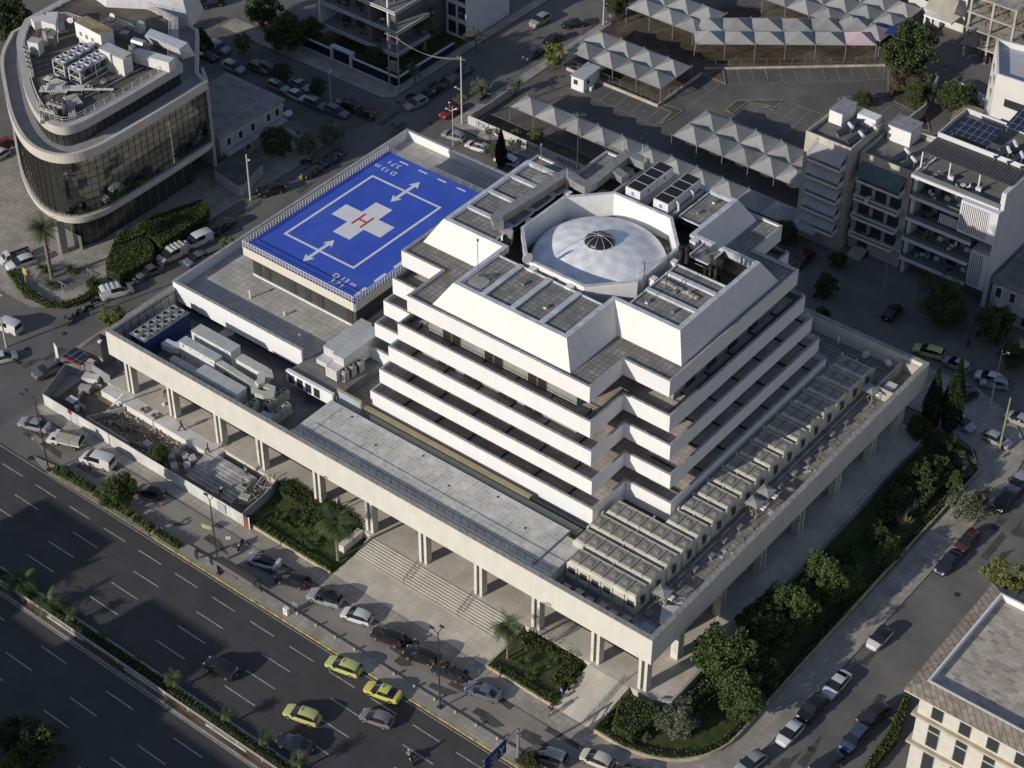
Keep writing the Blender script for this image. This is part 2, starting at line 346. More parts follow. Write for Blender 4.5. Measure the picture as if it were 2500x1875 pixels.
low_wall('stair_cheek_wall',[(-44.3,-3.6),(-44.3,.1)],1.45,.9,stone,'sloping stone cheek wall at the left end of the stairs')
low_wall('terrace_wall',[(2.22,60.2),(2.22,1.3),(.9,.5)],1.75,.35,concrete,'long pale concrete parapet of the terrace on the side street','wall')
# ================= off-frame city blocks across the boulevard =================
ob=M('plaster_block',(.45,.42,.37),.8,.1,.3,lines=(('z',3.1,.9),),lc=(.1,.1,.1))
def block(x0,x1,y0,y1,h,label):
    t=thing('city_block',label,'building',((x0+x1)/2,(y0+y1)/2,0))
    X=(x1-x0)/2; Y=(y1-y0)/2
    MB().box(-X,X,-Y,Y,0,h-1).build('wall',ob,t); MB().box(-X-.4,X+.4,-Y-.4,Y+.4,h-1,h).build('roof',concrete,t); return t
block(-133,-99,-100,-78,18.4,'plastered block across the boulevard, outside the frame at far left')
block(-99,-87,-100,-80,21.8,'taller plastered block across the boulevard with striped floors')
block(-84,-74,-98,-80,15.7,'low plastered block in the gap across the boulevard')
block(-74,-62,-100,-80,20.4,'plastered block across the boulevard beside the low gap block')
block(-62,-15,-100,-82,16.5,'long plastered block across the boulevard at right')

pt=MB(); rr=random.Random(31)
for k in range(26):
    x=rr.uniform(-95,10); y=rr.uniform(-14,-10.2); pt.flat([(x,y),(x+rr.uniform(1,5),y+rr.uniform(-.2,.2)),(x+rr.uniform(1,5),y+rr.uniform(.6,1.6)),(x,y+rr.uniform(.6,1.5))],.012+k*.0004)
for k in range(20):
    x=rr.uniform(-108,-98); y=rr.uniform(-8,78); pt.flat([(x,y),(x+rr.uniform(.6,1.6),y),(x+rr.uniform(.6,1.6),y+rr.uniform(1,6)),(x,y+rr.uniform(1,6))],.012+k*.0004)
for k in range(14):
    x=rr.uniform(15.5,21); y=rr.uniform(-5,60); pt.flat([(x,y),(x+rr.uniform(.6,1.2),y),(x+rr.uniform(.6,1.2),y+rr.uniform(1,6)),(x,y+rr.uniform(1,6))],.012+k*.0004)
struct(pt.build('road_patches',M('tar_patch',(.10,.095,.09),.9,.2,.8)))
# ================= HOSPITAL =================
CX,CY=-35.3,36.7
H=thing('hospital_building','large white stepped hospital with a blue rooftop helipad, terraces and a white dome','building',(0,0,0))
def cross(X,a): return [(CX+x,CY+y) for x,y in ((a,-X),(a,-a),(X,-a),(X,a),(a,a),(a,X),(-a,X),(-a,a),(-X,a),(-X,-a),(-a,-a),(-a,-X))]
def part(mb,name,m,parent=None,**k): return mb.build(name,m,parent or H,**k)
# podium
PF=[(-90,12.6),(-90,0),(0,0),(0,63.1),(-89.6,63.1)]
part(MB().wall(PF,7.13,11.16,.55,False),'fascia',stone)
part(MB().wall(offset(PF,-.06,False),11.16,11.24,.67,False),'coping',M('fascia_coping',(.33,.32,.3),.8,.15,1.2,lines=(('xy',1.1,.06),),lc=(.5,.48,.44)))
part(MB().box(-57.4,-.1,.1,63,7.14,8.6),'roof_slab',tile)
part(MB().box(-89.9,-57.4,.1,63,7.14,7.3),'roof_slab',M('yard_floor',(.2,.195,.19),.9,.2,.6,stain=.5))
# ground floor core behind the columns
core=M('lobby_glass',(.03,.028,.026),.15,0,1,spec=.6,lines=(('xy',2.2,.08),),lc=(.01,.01,.01))
part(MB().prism([(-84,4.2),(-55.5,4.2),(-55.5,9),(-37,9),(-37,6.5),(-14,6.5),(-14,4.2),(-4.6,4.2),(-4.6,58),(-84,58)],PZ,7.13),'lobby_wall',core)
cm=M('column_stone',(.66,.64,.58),.7,.05,2,stain=.3)
cx=[-88.2,-81.5]+[-73.2+0*0]
xs=[.63-8.86*n for n in range(11)]
xs=[-1.4]+[.63-8.86*n for n in range(1,10)]+[-87.3]
xs[7]=-62.6-.0
colb=None
def column(x,y,rot=0):
    mb=MB()
    for s in (-1,1): 
        if rot: mb.box(x-.5,x+.5,y+s*.42-.2,y+s*.42+.2,PZ,7.13)
        else: mb.box(x+s*.42-.2,x+s*.42+.2,y-.5,y+.5,PZ,7.13)
    c=part(mb,'column',cm); mb=MB(); mb.box(x-.24,x+.24,y-.24,y+.24,PZ,7.12) ; part(mb,'column_core',M('bronze',(.12,.1,.08),.6,0),c)
for x in xs: column(x,1.1)
for y in (7.6,16.5,25.3,34.2,43,51.8,59): column(-1.3,y,1)
# upper box behind the plant yard
BX=[(-65.7,12.5),(-89.9,12.5),(-89.9,62),(-70,62)]
part(MB().wall(BX[::-1],9.0,12.14,.35,False),'fascia',white)
part(MB().wall(offset(BX[::-1],-.05,False),12.14,12.2,.45,False),'coping',coping)
part(MB().box(-90.02,-89.95,12.6,62,7.13,9.0),'fascia',stone)
part(MB().prism([(-89.5,12.9),(-65.7,12.9),(-63.9,21.4),(-63.9,57),(-58,57),(-58,61.6),(-89.5,61.6)],9.6,10.65),'roof_slab',tile2)
part(MB().box(-89.2,-66.2,13.6,60,7.3,9.6),'wall',dark)
for k in range(8): part(MB().box(-88+k*2.8,-86+k*2.8,13.5,13.59,7.5,9.4),'window',glass)
# link strip between box and terraces
part(MB().prism([(-63.8,10.5),(-60,10.5),(-60,56),(-63.8,56)],8.6,9.6),'roof_slab',steel)
part(MB().box(-65.9,-57.6,9.6,10.1,8.6,10.6),'wall',whitep)
for k in range(4): part(MB().box(-65.4+k*1.5,-64.4+k*1.5,9.52,9.59,8.8,10.2),'window',glass)
part(MB().prism([(-65.9,10.1),(-57.3,10.1),(-57.3,20),(-65,20)],8.6,10.2),'roof_slab',M('grey_membrane',(.2,.2,.2),.8,.15,.5))
# helipad
HX0,HX1,HY0,HY1=-84.4,-63.8,21.4,51.4
part(MB().box(HX0+.6,-64.5,HY0+.7,HY1-.5,10.65,14.4),'wall',M('heli_base_wall',(.06,.062,.06),.6,.08,.5,lines=(('xy',.5,.03),)))
part(MB().box(HX0+.6,-64.5,HY0+.5,HY0+.7,10.65,10.85),'plinth',whitep)
for x in (-83.3,-81.4,-76.6,-73.9,-71.5,-66.2): part(MB().box(x,x+1.0,HY0+.62,HY0+.69,10.95,13.8),'louvre_door',M('louvre_dark',(.03,.03,.03),.5,0,1,lines=(('z',.15,.05),),lc=(.07,.07,.07)))
bluem=M('helipad_blue',(.05,.115,.60),.8,.08,.6,stain=.15,c2=(.065,.135,.60))
deck=part(MB().box(HX0+.1,HX1,HY0+.1,HY1,14.4,15.8),'helipad_deck',bluem)
lm=M('helipad_white',(.78,.79,.80),.7,.04,1)
DZ=15.808
def hp(t,x,y): p=at(t,x,y,15.8); return (p.x,p.y)
def mark(mb,name='marking',m=lm): mb.build(name,m,deck)
mb=MB(); x0,x1,y0,y1,t=-82.0,-68.9,26.65,45.3,.38
for r in ((x0,x1,y0,y0+t),(x0,x1,y1-t,y1),(x0,x0+t,y0+t,y1-t),(x1-t,x1,y0+t,y1-t)): mb.flat(rect(*r),DZ)
mark(mb)
cx0,cy0=-75.45,35.9; a,b_=1.55,4.55
mark(MB().flat([(cx0+x,cy0+y) for x,y in ((a,-b_),(a,-a),(b_,-a),(b_,a),(a,a),(a,b_),(-a,b_),(-a,a),(-b_,a),(-b_,-a),(-a,-a),(-a,-b_))],DZ),'cross_marking')
mb=MB()
for r in ((-.95,-.6,-1.5,1.5),(.6,.95,-1.5,1.5),(-.6,.6,-.17,.17)): mb.flat(rect(cx0+r[0],cx0+r[1],cy0+r[2],cy0+r[3]),DZ+.006)
mark(mb,'letter_h',M('helipad_red',(.50,.05,.035),.7,.03))
def arrow(xc,yc):
    L_,hw=3.2,.85
    P=[(0,-L_),(hw,-L_+1.5),(.27,-L_+1.35),(.27,L_-1.35),(hw,L_-1.5),(0,L_),(-hw,L_-1.5),(-.27,L_-1.35),(-.27,-L_+1.35),(-hw,-L_+1.5)]
    mark(MB().flat([(xc+x,yc+y) for x,y in P],DZ+.005),'arrow_marking')
arrow(-75.45,26.8); arrow(-75.45,45.0)
mb=MB()
for k in range(5): mb.flat(rect(-65.0+.0,-64.6,23.4+k*4.0-1.1,24.9+k*4.0-.3),DZ)
mark(mb); mb=MB()
for k in range(6): mb.flat(rect(-81.2+k*3.6,-79.6+k*3.6,50.3,50.6),DZ)
mark(mb)
def dtext(s,x,y,rot,size): 
    me=text_mesh(s,size); me.materials.clear(); me.materials.append(lm)
    o=bpy.data.objects.new('lettering',me); col.objects.link(o); o.parent=deck; o.location=(x,y,DZ+.004); o.rotation_euler=(0,0,rot)
p=hp('b1',765,775); dtext('D 13 m',p[0],p[1],0,1.35)
p=hp('b1',690,805); dtext('3.7 t',p[0],p[1]+.2,0,1.3)
p=hp('b0',1110,1430); dtext('D 13 m',p[0],p[1],R_(180),1.35)
p=hp('b0',1185,1390); dtext('3.7 t',p[0],p[1],R_(180),1.3)
cream=M('rail_cream',(.72,.70,.62),.5,.03,1)
part(MB().box(HX0,-63.9,HY0-.35,HY0-.25,14.3,15.7),'louvre_band',M('louvre_cream',(.72,.70,.62),.5,.03,1,lines=(('z',.18,.05),),lc=(.35,.33,.28)))
part(MB().box(-63.75,-63.65,HY0-.3,HY1,14.3,15.7),'louvre_band',M('louvre_cream',(.7,.7,.7)))
def railing(name,P,z0,h,mat,step=1.2,rails=3,r=.035,lab=None,parent=None):
    mb=MB()
    for i in range(len(P)-1):
        a=Vector((P[i][0],P[i][1],0)); b=Vector((P[i+1][0],P[i+1][1],0)); n=max(1,round((b-a).length/step))
        for k in range(n+1):
            p=a.lerp(b,k/n); mb.tube((p.x,p.y,z0),(p.x,p.y,z0+h),r,4)
        for j in range(rails): 
            z=z0+h*(j+1)/rails; mb.tube((a.x,a.y,z),(b.x,b.y,z),r*(1.4 if j==rails-1 else .8),4)
    return mb.build(name,mat,parent or H)
railing('railing',[(-63.7,HY1),(-63.7,HY0-.3),(HX0,HY0-.3)],15.7,1.0,cream,.55,3,.04)
railing('railing',[(HX0,HY0-.3),(HX0,HY1+.1)],15.7,1.0,cream,.55,2,.045)
railing('railing',[(HX0,HY1+.1),(-63,HY1+.1)],15.7,1.0,steel,1.1,7,.03)
part(MB().box(HX0-.12,HX0,HY0-.3,HY1,15.3,15.6),'edge_beam',coping)
# hall roof in front
hallm=M('hall_pavers',(.66,.65,.61),.8,.14,.5,cell=(.6,.6,0,.4),lines=(('x',.6,.07),('y',.6,.07)),lc=(.60,.60,.57),stain=.35)
part(MB().box(-57.3,-18.5,1.75,9.1,8.6,10.28),'roof_slab',hallm)
part(MB().box(-18.4,-15.8,1.75,8.2,8.6,10.26),'roof_slab',hallm)
part(MB().box(-57.4,-15.7,1.5,1.75,9.95,10.3),'roof_edge',cream)
part(MB().box(-18.52,-18.38,1.7,9.1,10.2,10.42),'roof_joint',greym)
mb=MB(); mb.box(-57,-19,3.05,3.1,10.28,10.29); mb.box(-55.2,-55.1,3,8.9,10.28,10.29); part(mb,'roof_joint',greym)
for k in range(7): part(MB().lathe((-53+k*6,8.3-(k%2)*2.2,10.28),[(.16,0),(.16,.04)],8),'roof_drain',blackm)
railing('railing',[(-56.8,1.9),(-16,1.9)],10.28,1.0,blackm,1.25,1,.03)
ggl=M('green_glass',(.05,.085,.075),.12,.1,.5,spec=.7,lines=(('x',1.65,.07),),lc=(.01,.01,.01))
part(MB().add([(-57,9.15,10.0),(-17.6,9.15,10.0),(-17.6,10.6,9.9),(-57,10.6,9.9)],[(0,1,2,3)]),'glass_roof',ggl)
brz=M('bronze_louvre',(.33,.27,.17),.5,.1,1,lines=(('z',.16,.05),),lc=(.15,.12,.07))
part(MB().box(-57.5,-26,10.7,11.3,8.8,10.2),'louvre_band',brz)
part(MB().box(-26,-17.6,10.9,11.3,8.8,9.9),'wall',dark)
part(MB().box(-57.6,-53.3,10.5,10.62,8.9,11.3),'louvre_band',brz); part(MB().box(-57.3,-53.5,10.44,10.5,9.4,10.9),'polycarbonate_panel',M('pale_blue_panel',(.4,.46,.55),.4,.05,1,lines=(('z',.3,.03),)))
# terraces
floorm=M('terrace_floor',(.64,.57,.49),.85,.15,.5,cell=(.75,.75,0,.25),lines=(('x',.75,.06),('y',.75,.06)),lc=(.26,.23,.2),stain=.3)
Z=[12.2,15.65,19.25,22.8,27.1]; HB=[3.2,2.25,2.35,2.55,2.45]
for j in range(5):
    X=24.62-.919*j; a=17.87-.919*j; P=cross(X,a); zt=Z[j]; fl=zt-(.3 if j==4 else .85)
    part(MB().wall(P,zt-HB[j],zt-.05,.28),'parapet',white)
    part(MB().wall(offset(P,-.03),zt-.05,zt,.34),'coping',coping)
    part(MB().prism(cross(X-.28,a-.28),fl-.35,fl),'terrace_floor',tile if j==4 else floorm)
core2=M('grey_cladding',(.30,.30,.28),.6,.08,.5,lines=(('z',.5,.02),('xy',1.65,.03)),lc=(.09,.09,.09))
part(MB().prism(cross(17,10.4),8.6,18.3),'core_wall',core2)
part(MB().prism(cross(20.6,12.2),18.4,20.3),'core_wall',core2)
part(MB().prism(cross(19.9,11.6),21.95,24.7),'core_wall',core2)
part(MB().prism(cross(22.6,15.8),8.6,11.3),'core_wall',dark)
wgl=M('terrace_window',(.035,.03,.028),.2,0,1,spec=.6)
for X,a,fz,offs in ((20.6,12.2,18.4,(-9.6,-5.4,0.2,4.2)),(19.9,11.6,21.95,(-9.3,-2.6,4.2))):
    for o_ in offs:
        for q in range(2):
            x=CX+o_+q*1.5
            w_=part(MB().box(x,x+1.4,CY-X-.07,CY-X-.003,fz+.1,fz+1.8),'window',greym); MB().box(x+.06,x+1.34,CY-X-.1,CY-X-.072,fz+.15,fz+1.75).build('pane',wgl,w_)
    x=CX+X-1.6
    for q in range(4): part(MB().box(CX+X+.003,CX+X+.07,CY-9+q*4.6,CY-7+q*4.6,fz+.1,fz+1.8),'window',wgl)
# dividers + brackets on terraces
for j in range(4):
    X=24.62-.919*j; zt=Z[j]; mb=MB()
    for k in range(6):
        x=CX-13+k*5.3
        if abs(x-CX)<16: mb.box(x-.05,x+.05,CY-X+.4,CY-X+2.4,zt-.83,zt-.6); mb.box(x-.12,x+.12,CY-X+2.2,CY-X+2.35,zt-.83,zt-.3)
    for k in range(7):
        y=CY-15+k*5; mb.box(CX+X-4.2,CX+X-.4,y-.05,y+.05,zt-.83,zt-.6)
    part(mb,'terrace_divider',blackm)
P4=offset(cross(24.62-.919*3,17.87-.919*3),.45); P4=P4+[P4[0]]
railing('railing',P4,21.8,1.35,blackm,2.2,2,.035)
P5=offset(cross(24.62-.919*3,17.87-.919*3),.62); part(MB().wall(P5,21.85,22.7,.04),'glass_guard',M('guard_glass',(.12,.14,.14),.1,0,1,spec=.6))
# penthouse, battered cross
B0=cross(20.2,10.75); B1=cross(18.4,8.75)
pw=M('penthouse_panel',(.77,.755,.72),.6,.02,.5,lines=(('z',.5,.04),),lc=(.64,.62,.58),stain=.08,streak=((1.3,1.3,.12),.12))
mb=MB(); n=12
mb.add([(p[0],p[1],26.82) for p in B0]+[(p[0],p[1],30.1) for p in B1],[(i,(i+1)%n,n+(i+1)%n,n+i) for i in range(n)]); part(mb,'penthouse_wall',pw)
part(MB().wall(B1,29.2,30.14,.6),'roof_edge',zinc)
OC=[(CX+x,CY+y) for x,y in ((4.55,-9.4),(9.1,-4.5),(9.1,4.5),(4.55,9.4),(-4.55,9.4),(-9.1,4.5),(-9.1,-4.5),(-4.55,-9.4))]
part(MB().prism(offset(B1,.3),26.6,26.9),'low_roof',M('gravel_roof',(.13,.11,.08),.95,.3,3,bump=.5))
part(MB().wall(offset(OC,.3),26.9,30.45,-.3),'octagon_wall',whitep)
part(MB().wall(offset(OC,.36),30.45,30.56,-.42),'coping',zinc)
dm=M('dome_membrane',(.90,.90,.93),.5,.0,.4,kind='petal')
prof=[(8.7,26.8),(8.7,27.0)]+[(8.7*math.cos(R_(q)),27.0+3.0*math.sin(R_(q))) for q in range(8,77,6)]
prof=[(r,z) for r,z in prof if r>2.05]+[(2.05,29.95)]
dome=part(MB().lathe((CX,CY,0),prof,64),'dome',dm)
for p in dome.data.polygons: p.use_smooth=True
sk=part(MB().lathe((CX,CY,0),[(1.95,29.85)]+[(1.95*math.cos(R_(q)),29.95+.95*math.sin(R_(q))) for q in range(0,90,12)]+[(.05,30.9)],24),'skylight',M('skylight_glass',(.02,.022,.028),.35,0,1,spec=.3),dome)
mb=MB()
for k in range(10):
    a=k*math.pi/5; mb.path([(CX+1.99*math.cos(R_(q))*math.cos(a),CY+1.99*math.cos(R_(q))*math.sin(a),29.97+.97*math.sin(R_(q))) for q in range(0,91,15)],.025,4)
mb.lathe((CX,CY,29.85),[(2.1,0),(2.1,.15),(1.9,.15)],24); part(mb,'skylight_rib',white_m,dome)
# wing roofs
def wing(x0,x1,y0,y1,ribs,ax,name='wing_roof'):
    part(MB().box(CX+x0,CX+x1,CY+y0,CY+y1,29.3,29.86),name,tile)
    mb=MB()
    for r in ribs:
        if ax=='x': mb.box(CX+r-.38,CX+r+.38,CY+y0,CY+y1,29.8,30.16)
        else: mb.box(CX+x0,CX+x1,CY+r-.3,CY+r+.3,29.8,30.16)
    mb.wall(rect(CX+x0,CX+x1,CY+y0,CY+y1),29.4,30.05,.2); part(mb,'roof_rib',zinc)
wing(-8.15,8.15,-17.8,-10.2,(-4.5,0,4.5),'x')
wing(-17.8,-10.3,-8.15,8.15,(-4.5,0,4.5),'y')
wing(10.4,17.8,-8.15,2.2,(-4.4,-.1),'y'); wing(4.6,8.15,10.6,17.8,(),'x'); wing(10.4,13.5,4.4,8.15,(),'y')
part(MB().box(CX-8.1,CX+4.4,CY+10,CY+17.8,27.3,29.0),'wing_roof',M('dark_roof',(.06,.06,.06),.9,.2,.5))
mb=MB(); mb.box(CX-1.1,CX-.7,CY+9.9,CY+17.9,29,29.95).box(CX+3.6,CX+4.1,CY+9.9,CY+17.9,29,30.0).box(CX-5.4,CX-5,CY+9.9,CY+17.9,29,29.9); part(mb,'roof_beam',concrete)
for x,y in ((-9.6,-2),(-9.6,6),(-3,-10),(2.8,-10),(9.8,-2.2),(9.8,2.3),(9.3,7.5)):
    part(MB().box(CX+x-.45,CX+x+.45,CY+y-.45,CY+y+.45,29,30.12),'roof_block',whitep)
# ================= ROOFTOP EQUIPMENT =================
def chill(loc,L_,W_,h,lab,kind):
    t=thing('rooftop_chiller',lab,'chiller',loc,0,'rooftop chillers' if kind=='w' else None)
    return t
def white_chiller(x,y,lab):
    t=thing('rooftop_chiller',lab,'chiller',(x,y,29.0),0,'white chillers behind the dome')
    W_,L_=2.3,7.5
    MB().box(0,W_,0,L_,.3,2.45).build('casing',white_m,t)
    MB().box(.1,W_-.1,.1,L_-.1,0,.3).build('skid',greym,t)
    for k in range(4): MB().box(.12,W_-.12,.15+k*L_/4,(k+1)*L_/4-.1,2.45,2.49).build('fan_grille',M('fan_grille_black',(.012,.012,.014),.6,0,1,lines=(('x',.28,.03),('y',.28,.03)),lc=(.05,.05,.055)),t)
    mb=MB(); mb.box(-.01,0.0,L_/2-.02,L_/2+.02,.3,2.45).box(W_,W_+.012,L_/2-.02,L_/2+.02,.3,2.45).box(0,W_,-.012,0,1.05,1.08).box(W_,W_+.012,0,L_,1.05,1.08); mb.build('panel_joint',greym,t)
    bl=M('logo_blue',(.03,.12,.4),.5,0)
    for k in range(1): MB().lathe((W_/2,-.012,1.75),[(.26,0),(.26,.02)],14,'y').build('logo_disc',bl,t); MB().box(W_/2-.2,W_/2+.2,-.045,-.035,1.7,1.78).build('logo_bar',whitep,t)
    for yy in (1.9,5.6): MB().lathe((W_,yy,1.75),[(.22,0),(.22,.015)],12,'x').build('logo_disc',bl,t)
    return t
white_chiller(-38.7,46.9,'white louvre-topped chiller behind the dome, nearer the steel ducts')
c2=white_chiller(-34.3,46.9,'white louvre-topped chiller behind the dome, the right one with curved pipes on its side')
for yy in (1.6,4.9): MB().path([(2.35,yy,2.1),(2.6,yy,2.15),(2.85,yy,1.9),(2.9,yy,1.2),(2.9,yy,0)],.16,8).build('pipe',white_m,c2)
def duct(name,pts,w_,h,m,lab,cat='duct',legs=True):
    t=thing(name,lab,cat,pts[0])
    o=Vector(pts[0]); mb=MB(); P=[Vector(p)-o for p in pts]
    # offset polyline
    Q=[(p.x,p.y) for p in P]; A=offset(Q,w_/2,False); B=offset(Q,-w_/2,False)
    for i in range(len(P)-1):
        za,zb=P[i].z,P[i+1].z
        V=[(*B[i],za),(*B[i+1],zb),(*A[i+1],zb),(*A[i],za),(*B[i],za+h),(*B[i+1],zb+h),(*A[i+1],zb+h),(*A[i],za+h)]
        mb.add(V,[(0,3,2,1),(4,5,6,7),(0,1,5,4),(1,2,6,5),(2,3,7,6),(3,0,4,7)])
    mb.build('duct_run',m,t)
    if legs:
        mb=MB()
        for i in range(len(P)-1):
            n=max(1,int((P[i+1]-P[i]).length/2.4))
            for k in range(n):
                p=P[i].lerp(P[i+1],(k+.5)/n); 
                for s in (-1,1): mb.box(p.x-.04+s*w_*.4,p.x+.04+s*w_*.4,p.y-.04,p.y+.04,p.z-.5,p.z)
        mb.build('support',greym,t)
    return t
def E_(x,y,z=30.6): p=at('e',x,y,z+.6); return (p.x,p.y,z)
gs=M('duct_steel',(.36,.36,.35),.5,.12,1,metal=.35,lines=(('xy',1.25,.04),),lc=(.2,.2,.2))
duct('ventilation_duct',[E_(330,1090),E_(300,1010),E_(760,720),E_(1120,490),E_(1200,510),E_(1290,580),E_(1370,620),E_(1450,590),E_(1640,440),E_(1870,250),E_(1960,280),E_(2110,350)],1.35,1.1,gs,'long galvanised rooftop duct running past the left of the dome with several bends')
duct('ventilation_duct',[E_(1640,440),E_(1740,440),E_(1850,520)],1.2,1.0,gs,'short galvanised branch duct off the long rooftop duct')
duct('ventilation_duct',[E_(400,1130,29.4),E_(430,1200,29.0),E_(420,1260,28.4)],1.5,1.3,gs,'curved steel duct elbow at the front end of the long rooftop duct')
duct('ventilation_duct',[E_(1830,400,29.2),E_(1900,430,29.4),E_(1930,500,29)],1.1,.8,gs,'bent galvanised duct inside the loop of the long rooftop duct')
# plant yard air handlers
def HF(x,y,z): p=at('f',x,y,z); return (p.x,p.y)
ahm=M('unit_white',(.66,.66,.64),.5,.05,1)
lid=M('unit_lid',(.50,.51,.50),.6,.08,.8,lines=(('x',1.05,.04),),lc=(.3,.3,.3))
lid2=M('unit_lid_cream',(.56,.56,.48),.6,.08,.8,lines=(('x',1.05,.04),),lc=(.33,.33,.28))
def ahu(x0,x1,y0,y1,h,lab,lidm=lid,holes=True,base=7.3):
    h+=1.3
    t=thing('air_handling_unit',lab,'air handler',(x0,y0,base),0,'air handling units in the rooftop plant yard')
    X,Y=x1-x0,y1-y0
    MB().box(0,X,0,Y,.25,h).build('casing',ahm,t); MB().box(-.06,X+.06,-.06,Y+.06,h,h+.08).build('lid',lidm,t)
    MB().box(.05,X-.05,.1,Y-.1,0,.25).build('skid',greym,t)
    if holes:
        rr=random.Random(int(x0*10)); mb=MB()
        for k in range(26):
            a=rr.uniform(.3,X-.6); z=rr.choice([.7,1.0,1.3,h-.35,h-.6]); mb.box(a,a+rr.uniform(.08,.25),-.02,0,z,z+rr.uniform(.06,.16))
        mb.build('access_hatch',blackm,t)
    return t
ahu(-81,-73.6,7.2,9.0,2.5,'long pale air handling unit beside the dark wall, rearmost in the yard')
ahu(-80.9,-74.2,4.8,6.1,2.3,'narrow pale air handling unit dotted with hatches, second from the rear')
ahu(-79.8,-74.8,1.9,2.8,1.6,'low cream duct-like air handling unit at the front parapet',lid2,False)
ahu(-74.8,-67.2,1.5,3.6,2.1,'wide white air handling unit nearest the front parapet')
ahu(-72.4,-67.6,6.9,8.2,2.2,'cream box unit at the end of the long rear air handler',lid2,False)
duct('yard_duct',[(-74.2,5.4,9.8),(-67.9,5.0,9.8),(-67.0,4.8,9.8),(-66.2,4.0,9.8)],.9,.8,lid2,'cream duct leading from the narrow air handler through the yard')
duct('yard_duct',[(-67.4,7.8,10.3),(-66.6,7.2,10.4),(-67.2,6.4,10.4),(-66.4,5.5,10.4),(-66.6,4.9,10.4)],1.0,.7,M('duct_cream',(.55,.55,.48),.5,.08),'cream swan-neck duct twisting over the plant yard')
duct('yard_duct',[(-65.6,5.4,10.2),(-64.5,5.6,10.2),(-64.0,4.9,10.2),(-64.6,4.1,10.2),(-65.7,3.8,10.2)],.85,.7,M('duct_cream',(.55,.55,.48)),'cream U-shaped duct bend beside the condenser rows')
duct('yard_duct',[(-83.6,4.5,8.9),(-82.2,4.6,8.9),(-81.2,5.2,8.9)],1.3,.9,ahm,'stubby pale duct between the blue chiller and the air handlers')
# big blue chiller
BC=thing('rooftop_chiller','long blue chiller with twelve round fans on top behind the corner parapet','chiller',(-87.4,1.9,7.3))
MB().box(0,3.0,0,8.2,.3,3.4).build('casing',M('chiller_blue',(.03,.05,.16),.45,.08,.5),BC)
MB().box(-.05,3.05,-.05,8.25,3.4,3.52).build('top_plate',M('chiller_top',(.35,.35,.36),.4,.15,1,metal=.4),BC); MB().box(.1,2.9,.1,8.1,0,.3).build('skid',greym,BC)
def fan(parent,x,y,z,r=.55,ring=None):
    f=MB().lathe((x,y,z),[(r,0),(r,.22),(r*.86,.22),(r*.86,.03)],16).build('fan_ring',ring or M('fan_ring',(.5,.5,.5),.4,.05,1,metal=.3),parent)
    mb=MB().lathe((x,y,z),[(r*.84,.03),(r*.84,.05)],14); mb.build('fan_well',blackm,f)
    mb=MB()
    for k in range(4):
        a=k*math.pi/2+.4; mb.add([(x,y,z+.12),(x+r*.75*math.cos(a),y+r*.75*math.sin(a),z+.1),(x+r*.75*math.cos(a+.5),y+r*.75*math.sin(a+.5),z+.16)],[(0,1,2)])
    mb.build('fan_blade',greym,f)
for i in range(2):
    for j in range(6): fan(BC,.8+i*1.4,.8+j*1.32,3.52)
# steel frame fence next to it
mb=MB()
for k in range(9): mb.tube((-89.2,1+k*1.4,8.6),(-89.2,1+k*1.4,11),.05,4); mb.tube((-89.2,1+k*1.4,8.6),(-88.6,1+k*1.4,10.6),.03,4)
mb.tube((-89.2,1,10.9),(-89.2,12.2,10.9),.05,4); tag(mb.build('steel_frame',blackm),'dark steel frame along the inside of the left parapet','frame')
# condensers
def condenser_proto(name,sx,sy,h,fans,lab,m=None,group=None,loc=(0,0,0)):
    t=thing(name,lab,'condenser',loc,0,group); MB().box(-sx*.45,sx*.45,-sy*.45,sy*.45,-.9,0).build('plinth',concrete,t) if 0 else None; m=m or M('condenser_beige',(.42,.41,.37),.5,.08)
    MB().box(-sx/2,sx/2,-sy/2,sy/2,.1,h).build('casing',m,t)
    mb=MB(); 
    for s in (-1,1): mb.box(s*sx*.35-.05,s*sx*.35+.05,-sy/2,sy/2,0,.1)
    mb.build('foot',greym,t); MB().box(-sx*.4,sx*.4,-sy/2-.012,-sy/2,.25,h-.35).build('coil_grille',M('coil',(.05,.05,.05),.6,0,1,lines=(('z',.12,.03),),lc=(.2,.2,.2)),t)
    for fx,fy in fans: fan(t,fx,fy,h,min(sx,sy)*.36,m)
    return t
A=condenser_proto('condenser_unit',.95,.95,1.6,[(0,0)],'',None,'condensers in two rows in the plant yard')
spots=[(-63.4+i*.0,3.2+i*1.02) for i in range(4)]+[(-61.6,1.9+i*1.02) for i in range(4)]
ords=['front','second','third','rear']
for k,(x,y) in enumerate(spots):
    lab='beige fan condenser, %s unit of the %s row beside the grey paved roof'%(ords[k%4],'left' if k<4 else 'right')
    if k==0: A.location=(x-.4,y+.8,8.2); A['label']=lab
    else: dup(A,(x-(.4 if k<4 else 0),y+(.8 if k<4 else .2),8.2),0,lab)
for k,(x,y) in enumerate(((-65.6,1.5),(-64.4,1.6),(-65.0,2.7))): dup(A,(x,y,8.6),0,['left','right','rear'][k]+' one of three pale square condensers by the front parapet','square condensers by the parapet')
t=thing('service_box','bluish metal box with open lid against the front parapet','box',(-62.6,1.0,8.6)); MB().box(0,1.3,0,1.1,0,1.7).build('body',ahm,t); MB().box(1.35,3.2,.2,.4,0,1.5).build('side_panel',M('bluegrey_panel',(.3,.34,.42),.5,.05),t); MB().box(-.05,1.35,-.1,1.1,1.7,1.78).build('lid',M('pale_blue_panel'),t) if 0 else MB().box(-.05,1.35,-.1,1.1,1.7,1.78).build('lid',MATS['pale_blue_panel'],t)
